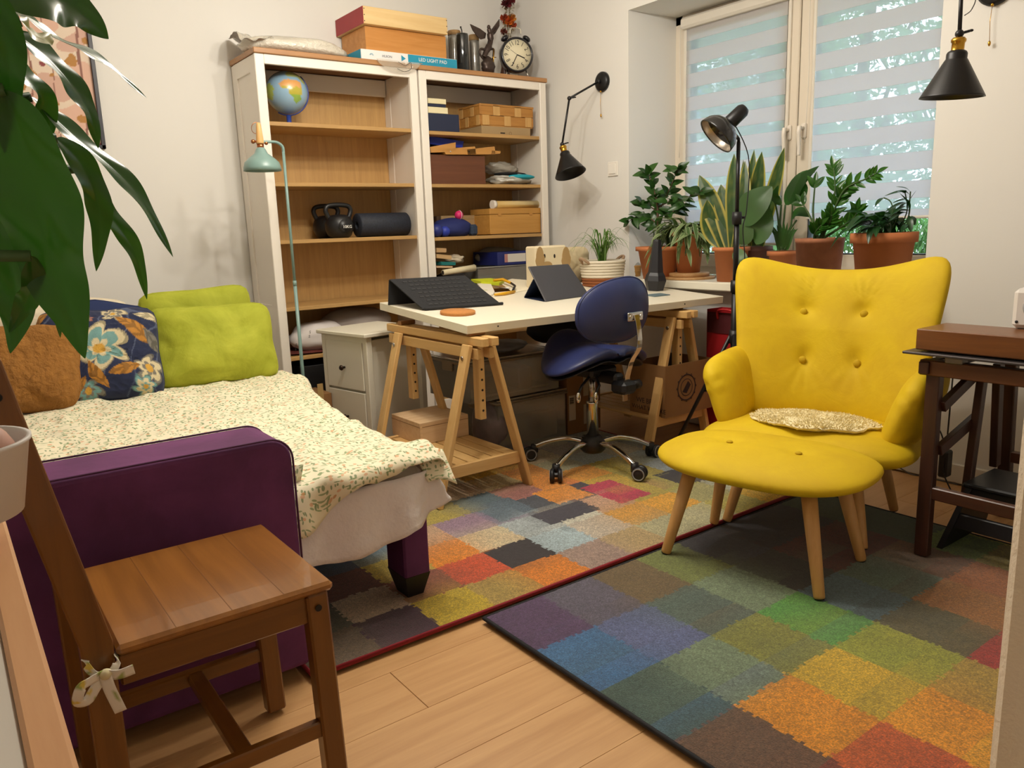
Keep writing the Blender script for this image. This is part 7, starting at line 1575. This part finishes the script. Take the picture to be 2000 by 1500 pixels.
wp_ = thing('white_pot', 'small white plastic pot standing on a block at the left edge', 'pot', (xp, yp, zb_))
b = B(); b.lathe([(0, 0), (rp2*.80, 0), (rp2*.97, hh), (rp2, hh+.001), (rp2, hh+.004), (rp2*.95, hh+.004), (rp2*.93, hh), (rp2*.77, .008), (0, .008)], 44); obj('shell', b, mat('pot_white', '#d8d2ce', .45), wp_)
b = B(); b.lathe([(0, hh*.45), (rp2*.84, hh*.45), (rp2*.83, hh*.42), (0, hh*.42)], 30); obj('soil', b, mat('soil_pink_brown', '#5a4038', .9, bump=.5, bscale=60), wp_)
b = B(); b.ball((.03, -.01, hh*.62), (.034, .03, .05), 18, 12); obj('pink_shell', b, mat('shell_pink', '#c99a88', .5), wp_)
pxx, pyy = -3.66, -3.36
ll = thing('peace_lily', 'large dark green leafy plant hanging into the picture at the upper left', 'plant', (pxx, pyy, ZT-.0015))
pot(ll, (pxx, pyy, ZT-.0015), .075, .105, .17)
LL = leafmat('lily_leaf', '#24481a', '#3f7026', .25, trans=.28)
YL = leafmat('yellowing_leaf', '#5a6a14', '#b0a030', .3, trans=.3)
crown = V((pxx, pyy, ZT+.15)); rnd = random.Random(2)
def lp_(u, v, y): return py(u, v, y)
LV = [  # base, ctrl points, tip, width in picture, plane, turn of the face
    (((8, 175), (62, 330), (108, 520)), (166, 700), 160, -3.46, (-.45, -.75, .45)),
    (((-40, -60), (60, -20), (140, 10)), (212, 76), 130, -3.44, (.0, -.97, .25)),
    (((30, 20), (110, 75), (200, 120)), (287, 192), 46, -3.30, (-.1, -.62, .78)),
    (((20, 60), (100, 120), (170, 210)), (192, 290), 66, -3.34, (.1, -.75, .6)),
    (((60, 190), (150, 270), (262, 372)), (338, 502), 58, -3.25, (.15, -.68, .7)),
    (((110, 270), (165, 330), (195, 420)), (188, 530), 56, -3.28, (.2, -.9, .3)),
    (((150, 330), (205, 410), (262, 490)), (287, 585), 44, -3.20, (.1, -.85, .5)),
    (((-30, 400), (15, 500), (34, 600)), (20, 690), 92, -3.38, (-.3, -.85, .2)),
    (((60, 500), (62, 560), (40, 610)), (18, 650), 46, -3.42, (.2, -.9, .3)),
    (((-30, -40), (10, 60), (18, 170)), (10, 300), 66, -3.50, (-.3, -.9, .2)),
    (((-10, 350), (10, 420), (14, 470)), (4, 530), 40, -3.30, (-.2, -.9, .3)),
    (((40, 40), (70, 70), (86, 74)), (100, 66), 48, -3.40, (.1, -.9, .4)),
    (((40, 480), (75, 560), (110, 620)), (118, 660), 30, -3.28, (.1, -.8, .5)),
    (((-60, 60), (0, 20), (50, 30)), (98, 62), 60, -3.36, (.1, -.6, .8)),
    (((10, 120), (60, 160), (90, 210)), (100, 270), 60, -3.30, (-.1, -.8, .5))]
for k, (ps_, tip, wpx, y, up) in enumerate(LV):
    pts = [lp_(u, v, y+.025*i) for i, (u, v) in enumerate(ps_)]+[lp_(*tip, y+.07)]
    wm_ = wpx/(F/(pts[1]-CAM).dot(FW))
    b, c = strip_leaf(pts, wm_*1.08, lambda t: (sin(pi*min(1, t**.72))**.75)*(1-.15*t)+.03*(1-t), up, .26, 12, .09, 10, lambda q, s: (1 if abs(q) < .05 else (.30 if int(s*26+abs(q)*7) % 4 == 0 else 0)), .05)
    lf = obj('leaf', b, YL if k in (11,) else LL, ll, True, pcol=[(x, x, x) for x in c]); m = lf.modifiers.new('smooth', 'SUBSURF'); m.levels = 1; m.render_levels = 1
    b = B(); pp = smooth_path([crown+V((rnd.uniform(-.03, .03), rnd.uniform(-.03, .03), 0)), crown.lerp(pts[0], .6)+V((-.03, .02, .05)), pts[0]], 6); b.tube(pp, [.0055]*len(pp), 7); obj('stalk', b, MATS['stalk_green'], ll, True)
